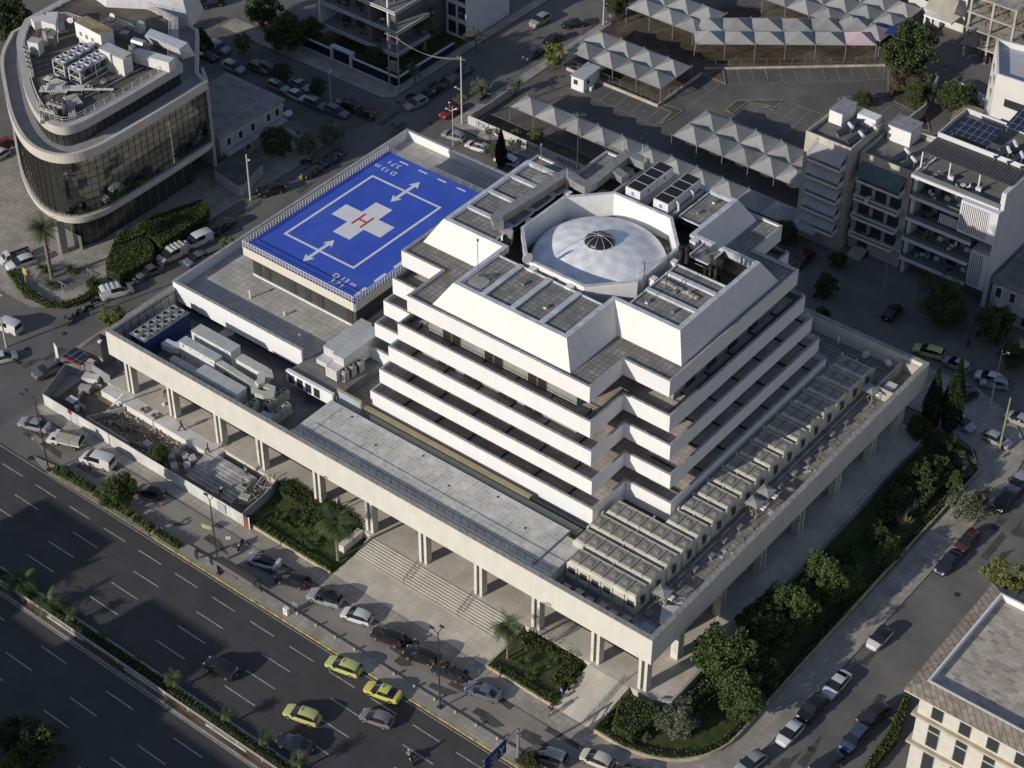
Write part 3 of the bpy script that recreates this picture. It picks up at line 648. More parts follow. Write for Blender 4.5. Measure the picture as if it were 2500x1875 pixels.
# louvred units on link strip
def tower_unit(x,y,h,lab):
    t=thing('air_handling_unit',lab,'air handler',(x,y,10.2),0,'louvred air handlers beside the terraces')
    MB().box(0,1.9,0,7.5,.3,h).build('casing',ahm,t); MB().box(-.04,1.94,-.04,7.55,h,h+.06).build('lid',M('lid_y',(.5,.51,.52),.5,.06,1,lines=(('y',.9,.04),),lc=(.3,.3,.3)),t)
    MB().box(0,1.9,-1.5,0,.3,h-1.2).build('intake_box',ahm,t)
    lv=M('intake_louvre',(.3,.3,.3),.5,0,1,lines=(('z',.13,.05),('x',.2,.04)),lc=(.7,.7,.7))
    for s in (0,1): MB().box(.15+s*.85,.85+s*.85,-1.52,-1.5,.45,h-1.35).build('louvre',lv,t); MB().box(.15+s*.85,.85+s*.85,-.02,0,h-1.1,h-.1).build('louvre',lv,t)
    mb=MB()
    for a in (.1,1.8):
        for b in (-1.4,3,7.3): mb.box(a-.06,a+.06,b-.06,b+.06,0,.3)
    mb.build('leg',greym,t)
    mb=MB(); rr=random.Random(4)
    for k in range(24): yy=rr.uniform(0,6.5); z=rr.uniform(.5,h-.3); mb.box(1.9,1.92,yy,yy+.18,z,z+.09)
    mb.build('access_hatch',blackm,t); return t
tower_unit(-61.0,13.6,3.1,'tall white louvred air handler standing against the terraces')
tower_unit(-63.8,14.8,2.2,'lower white air handler with torn wrapping, left of the tall one')
for k,(x,y) in enumerate(((-58.8,13.3),(-58.7,14.6),(-58.5,15.9))): dup(A,(x,y,10.1),0,['front','middle','rear'][k]+' square condenser tucked behind the bronze louvre panel','condensers behind the louvre panel')
# flues
t=thing('flue_stacks','cluster of sooty metal flue pipes in the roof pit, steaming','chimney',(CX+13,CY+3,27.3))
for x,y,h,r in ((-2.6,-.2,5.0,.28),(-2.0,.35,5.0,.28),(1.6,.3,5.2,.22),(2.3,.4,4.8,.25),(2.0,-.4,4.4,.2),(2.7,-.3,4.2,.2),(1.3,-.5,3.8,.2),(2.9,.5,4.9,.22)):
    MB().lathe((x,y,0),[(r,0),(r,h-.6),(r*1.3,h-.55),(r*1.3,h-.2),(r*.8,h-.15),(r*1.25,h)],10).build('flue_pipe',M('sooty_steel',(.10,.095,.09),.5,.4,2,metal=.6),t)
# steam
sm=bpy.data.materials.new('steam'); sm.use_nodes=True; N=sm.node_tree.nodes; L=sm.node_tree.links; N.remove(N['Principled BSDF'])
pv=N.new('ShaderNodeVolumePrincipled'); nz=N.new('ShaderNodeTexNoise'); nz.inputs['Scale'].default_value=1.6; tc=N.new('ShaderNodeTexCoord'); L.new(tc.outputs['Object'],nz.inputs['Vector'])
ln=N.new('ShaderNodeVectorMath'); ln.operation='LENGTH'; L.new(tc.outputs['Object'],ln.inputs[0])
m1=N.new('ShaderNodeMapRange'); m1.inputs[1].default_value=.2; m1.inputs[2].default_value=1; m1.inputs[3].default_value=1; m1.inputs[4].default_value=0; L.new(ln.outputs['Value'],m1.inputs[0])
m2=N.new('ShaderNodeMapRange'); m2.inputs[1].default_value=.5; m2.inputs[2].default_value=.75; L.new(nz.outputs[0],m2.inputs[0])
mm=N.new('ShaderNodeMath'); mm.operation='MULTIPLY'; L.new(m1.outputs[0],mm.inputs[0]); L.new(m2.outputs[0],mm.inputs[1])
m3=N.new('ShaderNodeMath'); m3.operation='MULTIPLY'; m3.inputs[1].default_value=1.6; L.new(mm.outputs[0],m3.inputs[0]); L.new(m3.outputs[0],pv.inputs['Density']); L.new(pv.outputs[0],N['Material Output'].inputs['Volume'])
o=MB().lathe((0,0,0),[(.05,-1),(.7,-.7),(1,0),(.7,.7),(.05,1)],16).build('steam',sm); o.location=(CX+14,CY+3.2,32.3); o.scale=(1.9,1.9,1.7); o['label']='thin white steam drifting above the flue pipes'; o['category']='steam'; o['kind']='stuff'
# antennas
def mast(x,y,z,h,lab,arms=3,r=.06):
    t=thing('antenna_mast',lab,'antenna',(x,y,z)); MB().tube((0,0,0),(0,0,h),r,6).build('pole',M('rust_pole',(.10,.07,.05),.8,.2),t)
    mb=MB()
    for k in range(arms):
        a=k*2.1+.4; zz=h-.3-k*.55; mb.tube((-.5*math.cos(a),-.5*math.sin(a),zz),(.9*math.cos(a),.9*math.sin(a),zz),.025,4)
        for q in (.5,.9): mb.tube((q*math.cos(a),q*math.sin(a),zz),(q*math.cos(a),q*math.sin(a),zz+.45),.02,4)
    mb.build('aerial',greym,t); return t
mast(CX+11.5,CY-6.8,29.9,6.2,'tall thin antenna mast on the paved roof in front of the dome, the nearer one')
mast(CX+12.2,CY-2.8,29.9,6.4,'tall thin antenna mast on the paved roof right of the dome, the farther one')
mast(CX-9.9,CY+8.3,28.5,12.5,'very tall thin mast rising behind the dome by the steel duct',2)
for k,(x,y) in enumerate(((-10.4,6.8),(-8.5,16.5),(-6,17.5),(-4.5,16))): 
    t=thing('whip_antenna','%s white whip antenna on the roof behind the duct'%['shortest left','first tall','second tall','rightmost'][k],'antenna',(CX+x,CY+y,29.5)); MB().tube((0,0,0),(0,0,3.6),.035,5).build('rod',white_m,t); MB().box(-.15,.15,-.15,.15,0,.15).build('foot',greym,t)
def lrod(x,y,z,h,lab):
    t=thing('lightning_rod',lab,'lightning rod',(x,y,z)); MB().tube((0,0,0),(0,0,h),.05,6).tube((0,0,h),(0,0,h+.25),.16,8).build('pole',greym,t)
    mb=MB()
    for k in range(8):
        a=k*math.pi/4+.2; mb.tube((0,0,1.2),(1.5*math.cos(a),1.5*math.sin(a),.05),.03,4); mb.tube((1.5*math.cos(a),1.5*math.sin(a),.1),(1.5*math.cos(a+.785),1.5*math.sin(a+.785),.1),.03,4)
    mb.build('tripod_stay',greym,t); MB().box(-1.3,1.3,-1.3,1.3,0.02,.06).build('base_mat',concrete,t)
lrod(CX-6.6,CY-16.2,29.86,6.3,'lightning rod on a star-shaped frame at the left end of the front wing roof')
lrod(CX-14.3,CY+6.3,29.86,5.4,'lightning rod on a star-shaped frame on the left wing roof')
def dish(x,y,z,r,lab,rz=0,name='satellite_dish'):
    t=thing(name,lab,'satellite dish',(x,y,z),rz); MB().tube((0,0,0),(0,0,1.1),.05,6).build('post',greym,t)
    P=[(r*math.sin(R_(q)),-.25*r*(1-math.cos(R_(q*1)))*2) for q in range(0,91,15)]
    MB().lathe((0,-.1,1.3),[(max(.01,a),b) for a,b in P],20,'y').build('reflector',whitep,t); MB().tube((0,-.1,1.0),(0,-r*1.1,1.3),.025,4).build('feed_arm',greym,t); return t
dish(CX-4.1,CY-9.9,30.1,.75,'white satellite dish on the octagon wall in front of the dome',1.2)
dish(CX-9.2,CY-8.6,29.9,.4,'small dish at the left corner of the octagon wall',2.2)
# ---- prefabricated roof cabins ----
pc=M('cabin_cream',(.60,.57,.48),.6,.1,.8,stain=.35); pr=M('cabin_roof',(.30,.285,.25),.7,.12,1,stain=.4,lc=(.06,.06,.05))
def cabin_row(x0,x1,y,k,lab,front=False):
    t=thing('roof_cabin',lab,'roof cabin',(x0,y,8.6),0,'rows of prefabricated roof cabins')
    L_=x1-x0; D=2.85; c=.42; h=2.6
    prof=[(0,0),(0,h-c),(c*.3,h-c*.25),(c,h),(D-c,h),(D-c*.3,h-c*.25),(D,h-c),(D,0)]
    V=[(0 if z<h-c-.01 or 1 else 0,yy,z) for yy,z in prof]; e=.35
    V=[(e if z>h-c*.5 else (e*.3 if z>h-c-.01 else 0),yy,z) for yy,z in prof]+[(L_-(e if z>h-c*.5 else (e*.3 if z>h-c-.01 else 0)),yy,z) for yy,z in prof]
    n=8; mb=MB(); mb.add(V,[(i,i+1,n+i+1,n+i) for i in range(n-1) if i!=3]+[tuple(range(n))[::-1],tuple(range(n,2*n))]); mb.build('shell',pc,t)
    V2=[V[3],V[4],V[n+4],V[n+3]]; MB().add(V2,[(0,3,2,1)]).build('roof_panel',pr,t)
    m=int(round(L_/1.67)); st=MB(); sk_=M('cabin_skylight',(.27,.26,.23),.7,.12,2); sf_=M('skylight_frame',(.5,.48,.43),.6,.05)
    for q in range(m):
        xc=(q+.5)*L_/m; yc=D/2; r=.5
        o_=MB().add([(xc-r,yc-r,h+.01),(xc+r,yc-r,h+.01),(xc+r,yc+r,h+.01),(xc-r,yc+r,h+.01),(xc-.2,yc-.2,h+.09),(xc+.2,yc-.2,h+.09),(xc+.2,yc+.2,h+.09),(xc-.2,yc+.2,h+.09)],[(0,1,5,4),(1,2,6,5),(2,3,7,6),(3,0,4,7),(4,5,6,7)]).build('skylight',sk_,t)
        MB().wall(rect(xc-.22,xc+.22,yc-.22,yc+.22),h+.09,h+.12,.05).build('frame',sf_,o_)
        if q: st.box(xc-L_/m/2-.04,xc-L_/m/2+.04,-.04,0,0,h-c).box(xc-L_/m/2-.04,xc-L_/m/2+.04,c*.5,D-c*.5,h,h+.04)
    MB().box(.4,L_-.4,D-c-.05,D-c+.06,h,h+.05).build('gutter',sf_,t); st.build('strap',M('strap_dark',(.08,.075,.07),.7),t)
    win=M('cabin_window',(.03,.035,.04),.15,0,1,lines=(('z',.07,.02),),lc=(.1,.1,.1))
    MB().box(L_,L_+.03,.95,1.75,.75,2.0).build('window',win,t)
    if front:
        for q in range(m):
            if q==m-2: continue
            xc=(q+.5)*L_/m; w_=MB().box(xc-.5,xc+.5,-.03,0,.85,1.75).build('window',win,t)
    # cross walls between rows
    for q in (.02,.45,.97): MB().box(L_*q-.06,L_*q+.12,D,D+.32,.3,h-.1).build('link_panel',pc,t)
    return t
nm=['first','second','third','fourth','fifth','sixth','seventh','eighth','ninth','tenth','eleventh','twelfth','thirteenth','fourteenth','fifteenth','sixteenth','seventeenth']
for k in range(17):
    y=4.2+k*3.17
    x0={0:-15.4,1:-17.0,2:-17.2,3:-16.9}.get(k,-10.3)
    cabin_row(x0,-5.2,y,k,'%s cream roof cabin row from the front corner, %s'%(nm[k],'long and sunlit' if k<4 else 'short, beside the terraces'),k==0)
pg=M('grey_slab',(.25,.245,.23),.8,.15)
rr=random.Random(3)
for k in range(15):
    y=5+k*3.1; t=MB().obox((-3.9+rr.uniform(-.2,.2),y),1.0,.9,8.6,8.95+rr.uniform(0,.2),rr.uniform(-.1,.1)).build('roof_vent_box',pg); tag(t,'%s low square vent box between the cabins and the side parapet'%(nm[k]),'vent','square vent boxes beside the roof cabins')
def stand(x,y,lab):
    t=thing('roof_hatch_stand',lab,'stand',(x,y,8.6),0,'tent-topped steel stands beside the cabins')
    mb=MB()
    for a,b in ((-.7,-.7),(.7,-.7),(.7,.7),(-.7,.7)): mb.tube((a,b,0),(a,b,1.9),.05,5)
    mb.tube((-.7,-.7,0),(.7,-.7,1.9),.035,4).tube((.7,-.7,0),(-.7,-.7,1.9),.035,4).tube((.7,-.7,0),(.7,.7,1.9),.035,4); mb.build('frame',M('rusty_white',(.5,.42,.34),.7,.3,3),t)
    MB().prism(rect(-.95,.95,-.95,.95),1.9,2.25,top=rect(-.05,.05,-.05,.05)).build('canopy',pr if 0 else M('stand_top',(.33,.33,.31),.7,.1),t); MB().box(.95,1.5,-.3,.4,1.5,1.7).build('lamp_bracket',whitep,t); return t
stand(-3.9,7.6,'pyramid-topped steel stand beside the second cabin row near the corner'); stand(-3.8,27.0,'pyramid-topped steel stand midway along the side cabins, front one of a pair'); stand(-3.8,29.6,'pyramid-topped steel stand midway along the side cabins, rear one of a pair'); stand(-3.8,54.5,'pyramid-topped steel stand near the far end of the side cabins')
tag(MB().add([(-3.2,1.2,9.0),(-1.0,1.2,9.2),(-1.0,3.2,9.6),(-3.4,3.2,9.4)],[(0,1,2,3)]).box(-3.4,-1,3.2,3.3,8.6,9.4).build('metal_sheet',M('bluish_sheet',(.4,.42,.48),.4,.1)),'pale metal sheet leaning in the front roof corner','sheet')
tag(MB().obox((-1.9,6.2),2.0,3.2,8.9,9.0,.5).build('metal_sheet',M('white_sheet',(.6,.6,.6),.5,.1)),'large crumpled white sheet lying beside the corner parapet','sheet')
for k,(x,y) in enumerate(((-1.3,10.5),(-1.2,15.2),(-1.3,19))): tag(MB().obox((x,y),.9,1.7,8.7,8.78,.3*k).build('metal_sheet',M('white_sheet')),['front','middle','rear'][k]+' small white sheet lying along the side parapet','sheet')
t=thing('roof_enclosure','walled service enclosure in the far right corner of the roof','enclosure',(-3.5,55.5,8.6)); MB().wall(rect(0,2.9,0,7.0),0,1.9,.15).build('wall',concrete,t); MB().box(.5,1.9,1,2.5,0,1.4).build('unit',ahm,t)
for k,(x,y) in enumerate(((-8.5,61.2),(-13,61.3),(-5,60.9))): dish(x,y,8.6,.6,['middle','left','right'][k]+' round dish by the back parapet behind the cabins',1+k,)
for k,(x,y) in enumerate(((-80.3,22-3.2),(-74,19),(-69,16.5))):
    t=thing('roof_vent','%s small vent on the bare paved roof in front of the helipad'%['left tall','middle','right'][k],'vent',(x,y-1,10.65)); h=1.1 if k==0 else .45; MB().tube((0,0,0),(0,0,h),.14,8).build('pipe',whitep,t); MB().box(-.2,.2,-.2,.2,h,h+.15).build('cap',ahm,t)
railing('railing',[(-65.7,12.9),(-64.2,20.8)],10.65,1.0,greym,1.5,2,.025)

# clutter along the side strip
rr=random.Random(12)
for k in range(16):
    y=9+k*3.2; x=rr.uniform(-3.0,-1.6); t=thing('loose_material','%s heap of boards and offcuts on the strip by the side parapet'%nm[k],'scrap',(x,y,8.6),rr.uniform(0,3),'scrap along the side parapet'); mb=MB()
    for q in range(rr.randint(2,4)): mb.obox((rr.uniform(-.7,.7),rr.uniform(-.7,.7)),rr.uniform(.3,1.3),rr.uniform(.1,.5),.02*q,.05+.02*q,rr.uniform(0,3))
    mb.build('board',M(['white_sheet','plank_brown','grey_slab'][k%3],(.3,.25,.2)),t)
for k,(x,z) in enumerate(((-4.85,8.75),(-4.6,8.7))): 
    t=thing('pipe_run','%s long thin pipe running along the feet of the side cabins'%['grey','pale'][k],'pipe',(x,5,z)); MB().tube((0,0,0),(0,52,0),.07,6).build('pipe',[greym,ahm][k],t); mb=MB(); [mb.box(-.1,.1,q*4,q*4+.1,-.12,0) for q in range(13)]; mb.build('bracket',greym,t)
for k in range(7):
    x=-14+k*1.7; t=thing('roof_vent_box','%s low box on the dark strip before the front cabin row'%nm[k],'vent',(x,2.4+.3*(k%2),8.6),0,'low boxes before the front cabins'); MB().box(-.45,.45,-.4,.4,0,.35).build('box',pg,t); MB().box(-.5,.5,-.45,.45,.35,.42).build('lid',concrete,t)
t=thing('battery_rack','dark grid of glass blocks lying before the front cabin row','grating',(-15.0,3.2,8.6)); MB().box(0,4.8,-.5,.5,.05,.25).build('grating',M('grating_dark',(.05,.05,.05),.5,.1,1,lines=(('x',.35,.06),('y',.35,.06)),lc=(.2,.2,.2)),t)
# penthouse clutter
for k,(x,y) in enumerate(((-12,-5),(-14,2),(-12.5,6.8),(12,-6.5),(13.5,-2.6),(15.5,-6),(3,-15),(-2,-13),(6.2,13),(6.5,16.2))):
    t=thing('roof_vent','%s little vent box on the paved wing roofs'%nm[k],'vent',(CX+x,CY+y,29.86),0,'little vents on the wing roofs'); MB().box(-.2,.2,-.25,.25,0,.3).build('box',[ahm,steel,pg][k%3],t); MB().box(-.25,.25,-.3,.3,.3,.34).build('cap',greym,t)
for k in range(9):
    t_=MB().obox((CX+11.2+k*.62,CY-2.0+rr.uniform(-.15,.15)),.55,.45,29.9,30.1+rr.uniform(0,.2),rr.uniform(-.3,.3)).build('loose_block',M('stone_scrap',(.45,.42,.37),.9,.15,2)); tag(t_,'%s loose stone block on the rib between the two antenna masts'%nm[k],'block','loose blocks on the rib')
# ================= OTHER BUILDINGS =================
def curve_pts(P,n=6):
    out=[]; m=len(P)
    for i in range(m-1):
        p0=Vector(P[max(i-1,0)]);p1=Vector(P[i]);p2=Vector(P[i+1]);p3=Vector(P[min(i+2,m-1)])
        for k in range(n):
            t=k/n; q=.5*((2*p1)+(p2-p0)*t+(2*p0-5*p1+4*p2-p3)*t*t+(3*p1-p0-3*p2+p3)*t**3); out.append((q.x,q.y))
    out.append(tuple(P[-1])); return out
# curved glass office
G=thing('glass_office_building','curved mirror-glass office building with pale bands and a cluttered roof','building',(0,0,0))
front=[(-115.9,45.9)]+curve_pts([(-115.7,42),(-115.4,34),(-115.3,27),(-115.5,22.5),(-117.0,18.9),(-120.3,17.2),(-125,17.6),(-131.5,20.6),(-139,25.6),(-146,31),(-150.5,37)],5)
fullP=front+[(-151,50),(-141,57),(-128,56),(-119,47)]
cw=bpy.data.materials.new('mirror_glass'); cw.use_nodes=True; b=cw.node_tree.nodes['Principled BSDF']; b.inputs['Base Color'].default_value=(.36,.37,.35,1); b.inputs['Metallic'].default_value=1; b.inputs['Roughness'].default_value=.045
band=M('curved_band',(.58,.545,.50),.6,.05,.5,lines=(('xy',1.2,.03),),lc=(.38,.35,.32)); bandg=M('grey_band',(.50,.48,.46),.6,.05,.5,lines=(('xy',1.2,.03),),lc=(.3,.28,.27))
in_=offset(fullP,-.0)
A0=sum(fullP[i][0]*fullP[(i+1)%len(fullP)][1]-fullP[(i+1)%len(fullP)][0]*fullP[i][1] for i in range(len(fullP)))
if A0<0: fullP=fullP[::-1]
I=lambda d:offset(fullP,d)
MB().prism(I(.5),7.3,16.9).build('glass_wall',cw,G)
MB().prism(I(3.0),0,6.0).build('ground_floor_wall',M('office_base',(.05,.048,.045),.15,0,1,spec=.6,lines=(('xy',1.8,.08),),lc=(.25,.25,.25)),G)
MB().wall(I(.5),6.0,6.6,2.6).wall(I(.1),6.6,7.3,.6).build('band',band,G)
MB().wall(I(.0),16.9,18.4,.55).build('band',band,G)
MB().prism(I(.5),16.95,17.7).build('terrace',M('office_terrace',(.36,.35,.34),.8,.08,.6,stain=.2),G)
MB().prism(I(3.4),17.7,20.0).build('upper_glass_wall',M('upper_glass',(.12,.13,.12),.1,0,1,metal=.7),G)
MB().wall(I(2.9),19.9,21.3,1.1).build('band',bandg,G)
MB().prism(I(3.6),19.9,20.9).build('roof_deck',M('office_roof',(.16,.14,.115),.9,.2,.5,lines=(('x',.5,.03),('y',.5,.03)),lc=(.1,.09,.08),stain=.5,c2=(.22,.19,.15)),G)
# mullions
mu=MB(); q=I(.47)
def along(P,step,closed=False):
    out=[];acc=0; n=len(P)
    for i in range(n if closed else n-1):
        a=Vector(P[i]);b=Vector(P[(i+1)%n]); L_=(b-a).length; s=(-acc)%step
        while s<L_: out.append(a.lerp(b,s/L_)); s+=step
        acc=(acc+L_)
    return out
for p in along(q,1.25,True): mu.tube((p.x,p.y,7.3),(p.x,p.y,16.9),.03,4)
for z in [7.3+1.2*k for k in range(1,8)]:
    for i in range(len(q)): a=q[i];b=q[(i+1)%len(q)]; mu.tube((*a,z),(*b,z),.025,4)
mu.build('mullion_grid',blackm,G)
mu=MB(); q=I(3.37)
for p in along(q,1.2,True): mu.tube((p.x,p.y,17.7),(p.x,p.y,19.9),.05,4)
mu.build('mullion_grid',blackm,G)
mb=MB(); q=I(4.2); n=len(q)
for p in along(q,1.9,True): mb.tube((p.x,p.y,20.9),(p.x,p.y,22.1),.04,4)
for z in (21.3,21.7,22.1):
    for i in range(n): mb.tube((*q[i],z),(*q[(i+1)%n],z),.035,4)
mb.build('railing',white_m,G)
MB().prism([(-116.3,45.75),(-115.75,45.85),(-116.4,46.5),(-119.2,48.4),(-119.4,48.0)],0,18.35).build('end_wall',bandg,G)
MB().prism([(-121.2,17.4),(-120.2,17.2),(-119.8,18.2),(-120.8,18.5)],0,6).build('pillar',greym,G)
mb=MB(); mb.prism([(-124,19.5),(-117.6,20.8),(-117.4,26),(-118.4,27)],3.6,4.0,) ; 
MB().box(-123.2,-118.6,19.9,20.0,.15,2.6).build('entrance_door',M('door_glass',(.25,.26,.26),.1,0,1,metal=.5),G)
# rear parts of the office
MB().prism([XY('a0',x,y,15) for x,y in ((860,-40),(1180,-20),(1445,120),(1430,230),(1250,300),(880,330))],0,15).build('rear_wing',M('rear_wing_wall',(.36,.36,.38),.8,.1,.4,lines=(('y',.8,.04),)),G)
MB().prism([(-151,50),(-144,60),(-133,62),(-130,56),(-141,48)],17.6,23.5,top=[(-150,51),(-144,59),(-134,60.5),(-131,56),(-141,49.5)]).build('roof_hood',M('white_cladding',(.6,.6,.63),.5,.05,1,lines=(('x',1.5,.03),)),G)
zz=[(1270,240,23.2),(1585,360,23.2),(1510,415,23.2),(1225,290,23.2)]; bb=[(1270,240,20.9),(1650,470,20.9),(1540,500,20.9),(1215,330,20.9)]
tp=[(*XY('a0',x,y,z),z) for x,y,z in zz]; bt=[(*XY('a0',x,y,z),z) for x,y,z in bb]
MB().add(bt+tp,[(3,2,1,0),(4,5,6,7),(0,1,5,4),(1,2,6,5),(2,3,7,6),(3,0,4,7)]).build('roof_hood',MATS['white_cladding'],G)
RZ=20.9
def KP(x,y,z=21.5): p=at('k',x,y,z); return (p.x,p.y)
def vchill(px,py,lab):
    p=KP(px,py,RZ); t=thing('rooftop_chiller',lab,'chiller',(p[0],p[1],RZ),R_(2),'framed chillers on the curved building')
    W_,L_,h=2.5,6.4,2.6
    MB().box(0,W_,0,L_,h-.25,h).build('top_plate',M('chiller_plate',(.5,.5,.54),.3,.06,1,metal=.5),t)
    mb=MB()
    for a in (.07,W_-.07):
        for b_ in (.07,L_-.07,L_/2): mb.box(a-.07,a+.07,b_-.07,b_+.07,0,h-.25)
        mb.box(a-.07,a+.07,0,L_,.0,.15).box(a-.06,a+.06,0,L_,1.0,1.1)
    mb.box(0,W_,0,.12,.0,.15).box(0,W_,.0,.12,1.2,1.3); mb.build('frame',white_m,t)
    for k in range(4):
        y=.2+k*L_/4; MB().add([(.2,y+.1,h-.3),(.2,y+1.3,h-.3),(.2,y+.7,1.1),(W_-.2,y+.1,h-.3),(W_-.2,y+1.3,h-.3),(W_-.2,y+.7,1.1)],[(0,1,2),(3,5,4),(0,2,5,3),(1,4,5,2)]).build('coil',M('coil_panel',(.2,.2,.21),.5,.1),t)
    MB().box(.5,W_-.5,.5,L_-.5,.15,.95).build('compressor',greym,t)
    for i in range(2):
        for j in range(4): fan(t,.65+i*1.2,.8+j*1.6,h,.5,M('fan_white',(.6,.6,.63),.35,.03,1))
vchill(650,890,'framed white chiller with fans on the curved building, the left one'); vchill(840,980,'framed white chiller with fans on the curved building, the right one')
t=thing('generator_container','white generator container with rusty brown roof on the curved building','container',(*KP(920,440,RZ+1.2),RZ),R_(-3)); MB().box(0,6.2,0,2.4,1.2,3.8).build('box',whitep,t); MB().box(-.03,6.23,-.03,2.43,3.8,3.87).build('roof',M('rust_roof',(.32,.24,.12),.8,.3,1,c2=(.5,.42,.28)),t); MB().box(.2,6,.2,2.2,0,1.2).build('base_wall',ahm,t); 
for k in range(3): MB().box(.9+k*1.4,1.5+k*1.4,-.02,0,1.8,2.5).build('vent',M('vent_tan',(.3,.26,.18),.6),t)
t=thing('plant_housing','tall white louvred plant housing right of the framed chillers','housing',(*KP(1215,760,RZ+.8),RZ),R_(1)); MB().box(0,2.3,0,1.8,0,3.4).box(2.5,4.8,.2,2,0,3.0).build('body',ahm,t); MB().box(-.1,5,-.1,2,3.4,3.46).build('top',lid,t)
t=thing('air_handling_unit','pale air handler on legs with sloping hood near the right roof edge','air handler',(*KP(1620,760,RZ+.4),RZ),R_(12)); MB().box(0,6.3,0,1.6,.5,2.2).build('casing',ahm,t); MB().add([(-1.0,0,.9),(0,0,.5),(0,0,2.2),(-1,0,1.9),(-1,1.6,.9),(0,1.6,.5),(0,1.6,2.2),(-1,1.6,1.9)],[(0,1,2,3),(7,6,5,4),(3,2,6,7),(0,4,5,1),(0,3,7,4)]).build('hood',lid,t)
mb=MB(); 
for k in range(4): mb.box(.2+k*1.9,.3+k*1.9,.05,.15,0,.5).box(.2+k*1.9,.3+k*1.9,1.4,1.5,0,.5)
mb.build('leg',white_m,t)
duct('ventilation_duct',[(*KP(400,330,22),22),(*KP(520,300,22),22),(*KP(620,330,22),22),(*KP(640,230,22),22)],1.8,1.3,ahm,'pale curved duct at the left rear of the curved building roof')
for k in range(2):
    for q in range(3):
        p=KP(530+q*62+k*95,1400-k*60+q*20,RZ); dup(A,(p[0],p[1],RZ),R_(20),'pale condenser at the rounded roof corner, %s of the %s trio'%(['left','middle','right'][q],['front','back'][k]),'condensers at the rounded corner')
for k in range(5):
    p=KP(310+k*14,640+k*58,RZ+.8); dup(A,(p[0],p[1],RZ),R_(-40),'small fan unit near the left roof edge, number %s from the back'%(nm[k]),'row of fan units by the left roof edge')
# pipework
def pipes(px,py,n,L_,rz,lab):
    p=KP(px,py,RZ+.5); t=thing('pipework',lab,'pipes',(p[0],p[1],RZ),rz); mb=MB()
    for k in range(n): mb.tube((0,k*.3,.7),(L_,k*.3,.7),.11,6); mb.tube((L_*.3,k*.3,.7),(L_*.3,k*.3,1.2),.09,6)
    mb.build('pipe',M('pipe_white',(.55,.54,.52),.5,.15,2),t); mb=MB()
    for x in (.3,L_/2,L_-.3): mb.box(x-.05,x+.05,-.2,n*.3,.0,.6)
    mb.build('rack',greym,t)
rr=random.Random(8)
for k,(x,y,n_,L_,a) in enumerate(((470,1110,6,4.2,35),(560,1010,7,3.5,-30),(640,1100,5,4.5,40),(760,1180,7,3.0,-20),(520,960,4,3.8,10),(800,1250,4,4.0,-35),(450,1230,2,5.5,-35),(1000,1090,2,4.5,38))): pipes(x,y,n_,L_,R_(a),'%s bundle of pale insulated pipes on the curved building roof'%nm[k])
p=KP(1610,560,RZ+1); t=thing('exhaust_silencer','rounded silver silencer on a plinth on the curved building','silencer',(p[0],p[1],RZ)); MB().tube((0,0,2.0),(2.2,.3,2.0),.65,12).build('drum',M('silver',(.5,.5,.55),.3,.1,1,metal=.6),t); MB().box(-.4,2.8,-.8,.9,0,1.4).build('plinth',greym,t)
dish(*KP(860,320,RZ+1),RZ+1,.5,'small dish on the railing beside the rusty-roofed container',.6); dish(*KP(1375,300,RZ+1),RZ+1.5,.45,'small dish on a post behind the rusty-roofed container',.3)
rr=random.Random(55)
for k,(x,y,a,b_,h,l) in enumerate(((700,300,1.6,1.2,1.5,'grey cabinet'),(640,470,1.0,1.6,2.0,'white duct box'),(1120,580,1.2,1.0,1.6,'small white box'),(430,560,1.8,1.4,2.2,'pale stair hut'),(1400,380,1.6,1.4,1.2,'dark-topped box'),(1500,420,1.2,1.0,1.0,'low grey box'),(1690,330,1.0,1.0,1.6,'pale fan box'),(560,420,.9,.9,1.7,'slim white box'),(880,700,.8,.6,1.2,'narrow cabinet'),(1050,1050,.7,.5,.6,'low floor box'),(1250,980,.9,.6,.4,'flat hatch'))):
    p=KP(x,y,RZ+h/2); t=thing('roof_box','%s on the cluttered roof of the curved building, %s from the back left'%(l,nm[k]),'box',(p[0],p[1],RZ),R_(rr.uniform(-10,30))); MB().box(-a/2,a/2,-b_/2,b_/2,0,h).build('body',[ahm,steel,pg][k%3],t); MB().box(-a/2-.06,a/2+.06,-b_/2-.06,b_/2+.06,h,h+.06).build('lid',[lid,greym,lid][k%3],t)
railing('railing',[(*KP(690,450,23),),(*KP(690,170,23),),(*KP(800,165,23),),(*KP(1210,290,23),),(*KP(1340,200,23),),(*KP(1620,330,23),)],22.2,1.0,white_m,1.2,3,.035,None,G)
for k,(q_) in enumerate((((1050,1130),(1700,780)),((1010,1190),(1900,730)),((300,900),(330,500)),((340,900),(370,520)))):
    t=thing('roof_pipe','%s long pipe run across the curved building roof'%nm[k],'pipe',(0,0,0)); a=KP(*q_[0],RZ); b=KP(*q_[1],RZ); MB().tube((*a,RZ+.25),(*b,RZ+.25),.12,6).build('pipe',[greym,steel][k%2],t); mb=MB(); [mb.box(a[0]+(b[0]-a[0])*u-.15,a[0]+(b[0]-a[0])*u+.15,a[1]+(b[1]-a[1])*u-.06,a[1]+(b[1]-a[1])*u+.06,RZ,RZ+.15) for u in (.1,.3,.5,.7,.9)]; mb.build('bracket',greym,t)
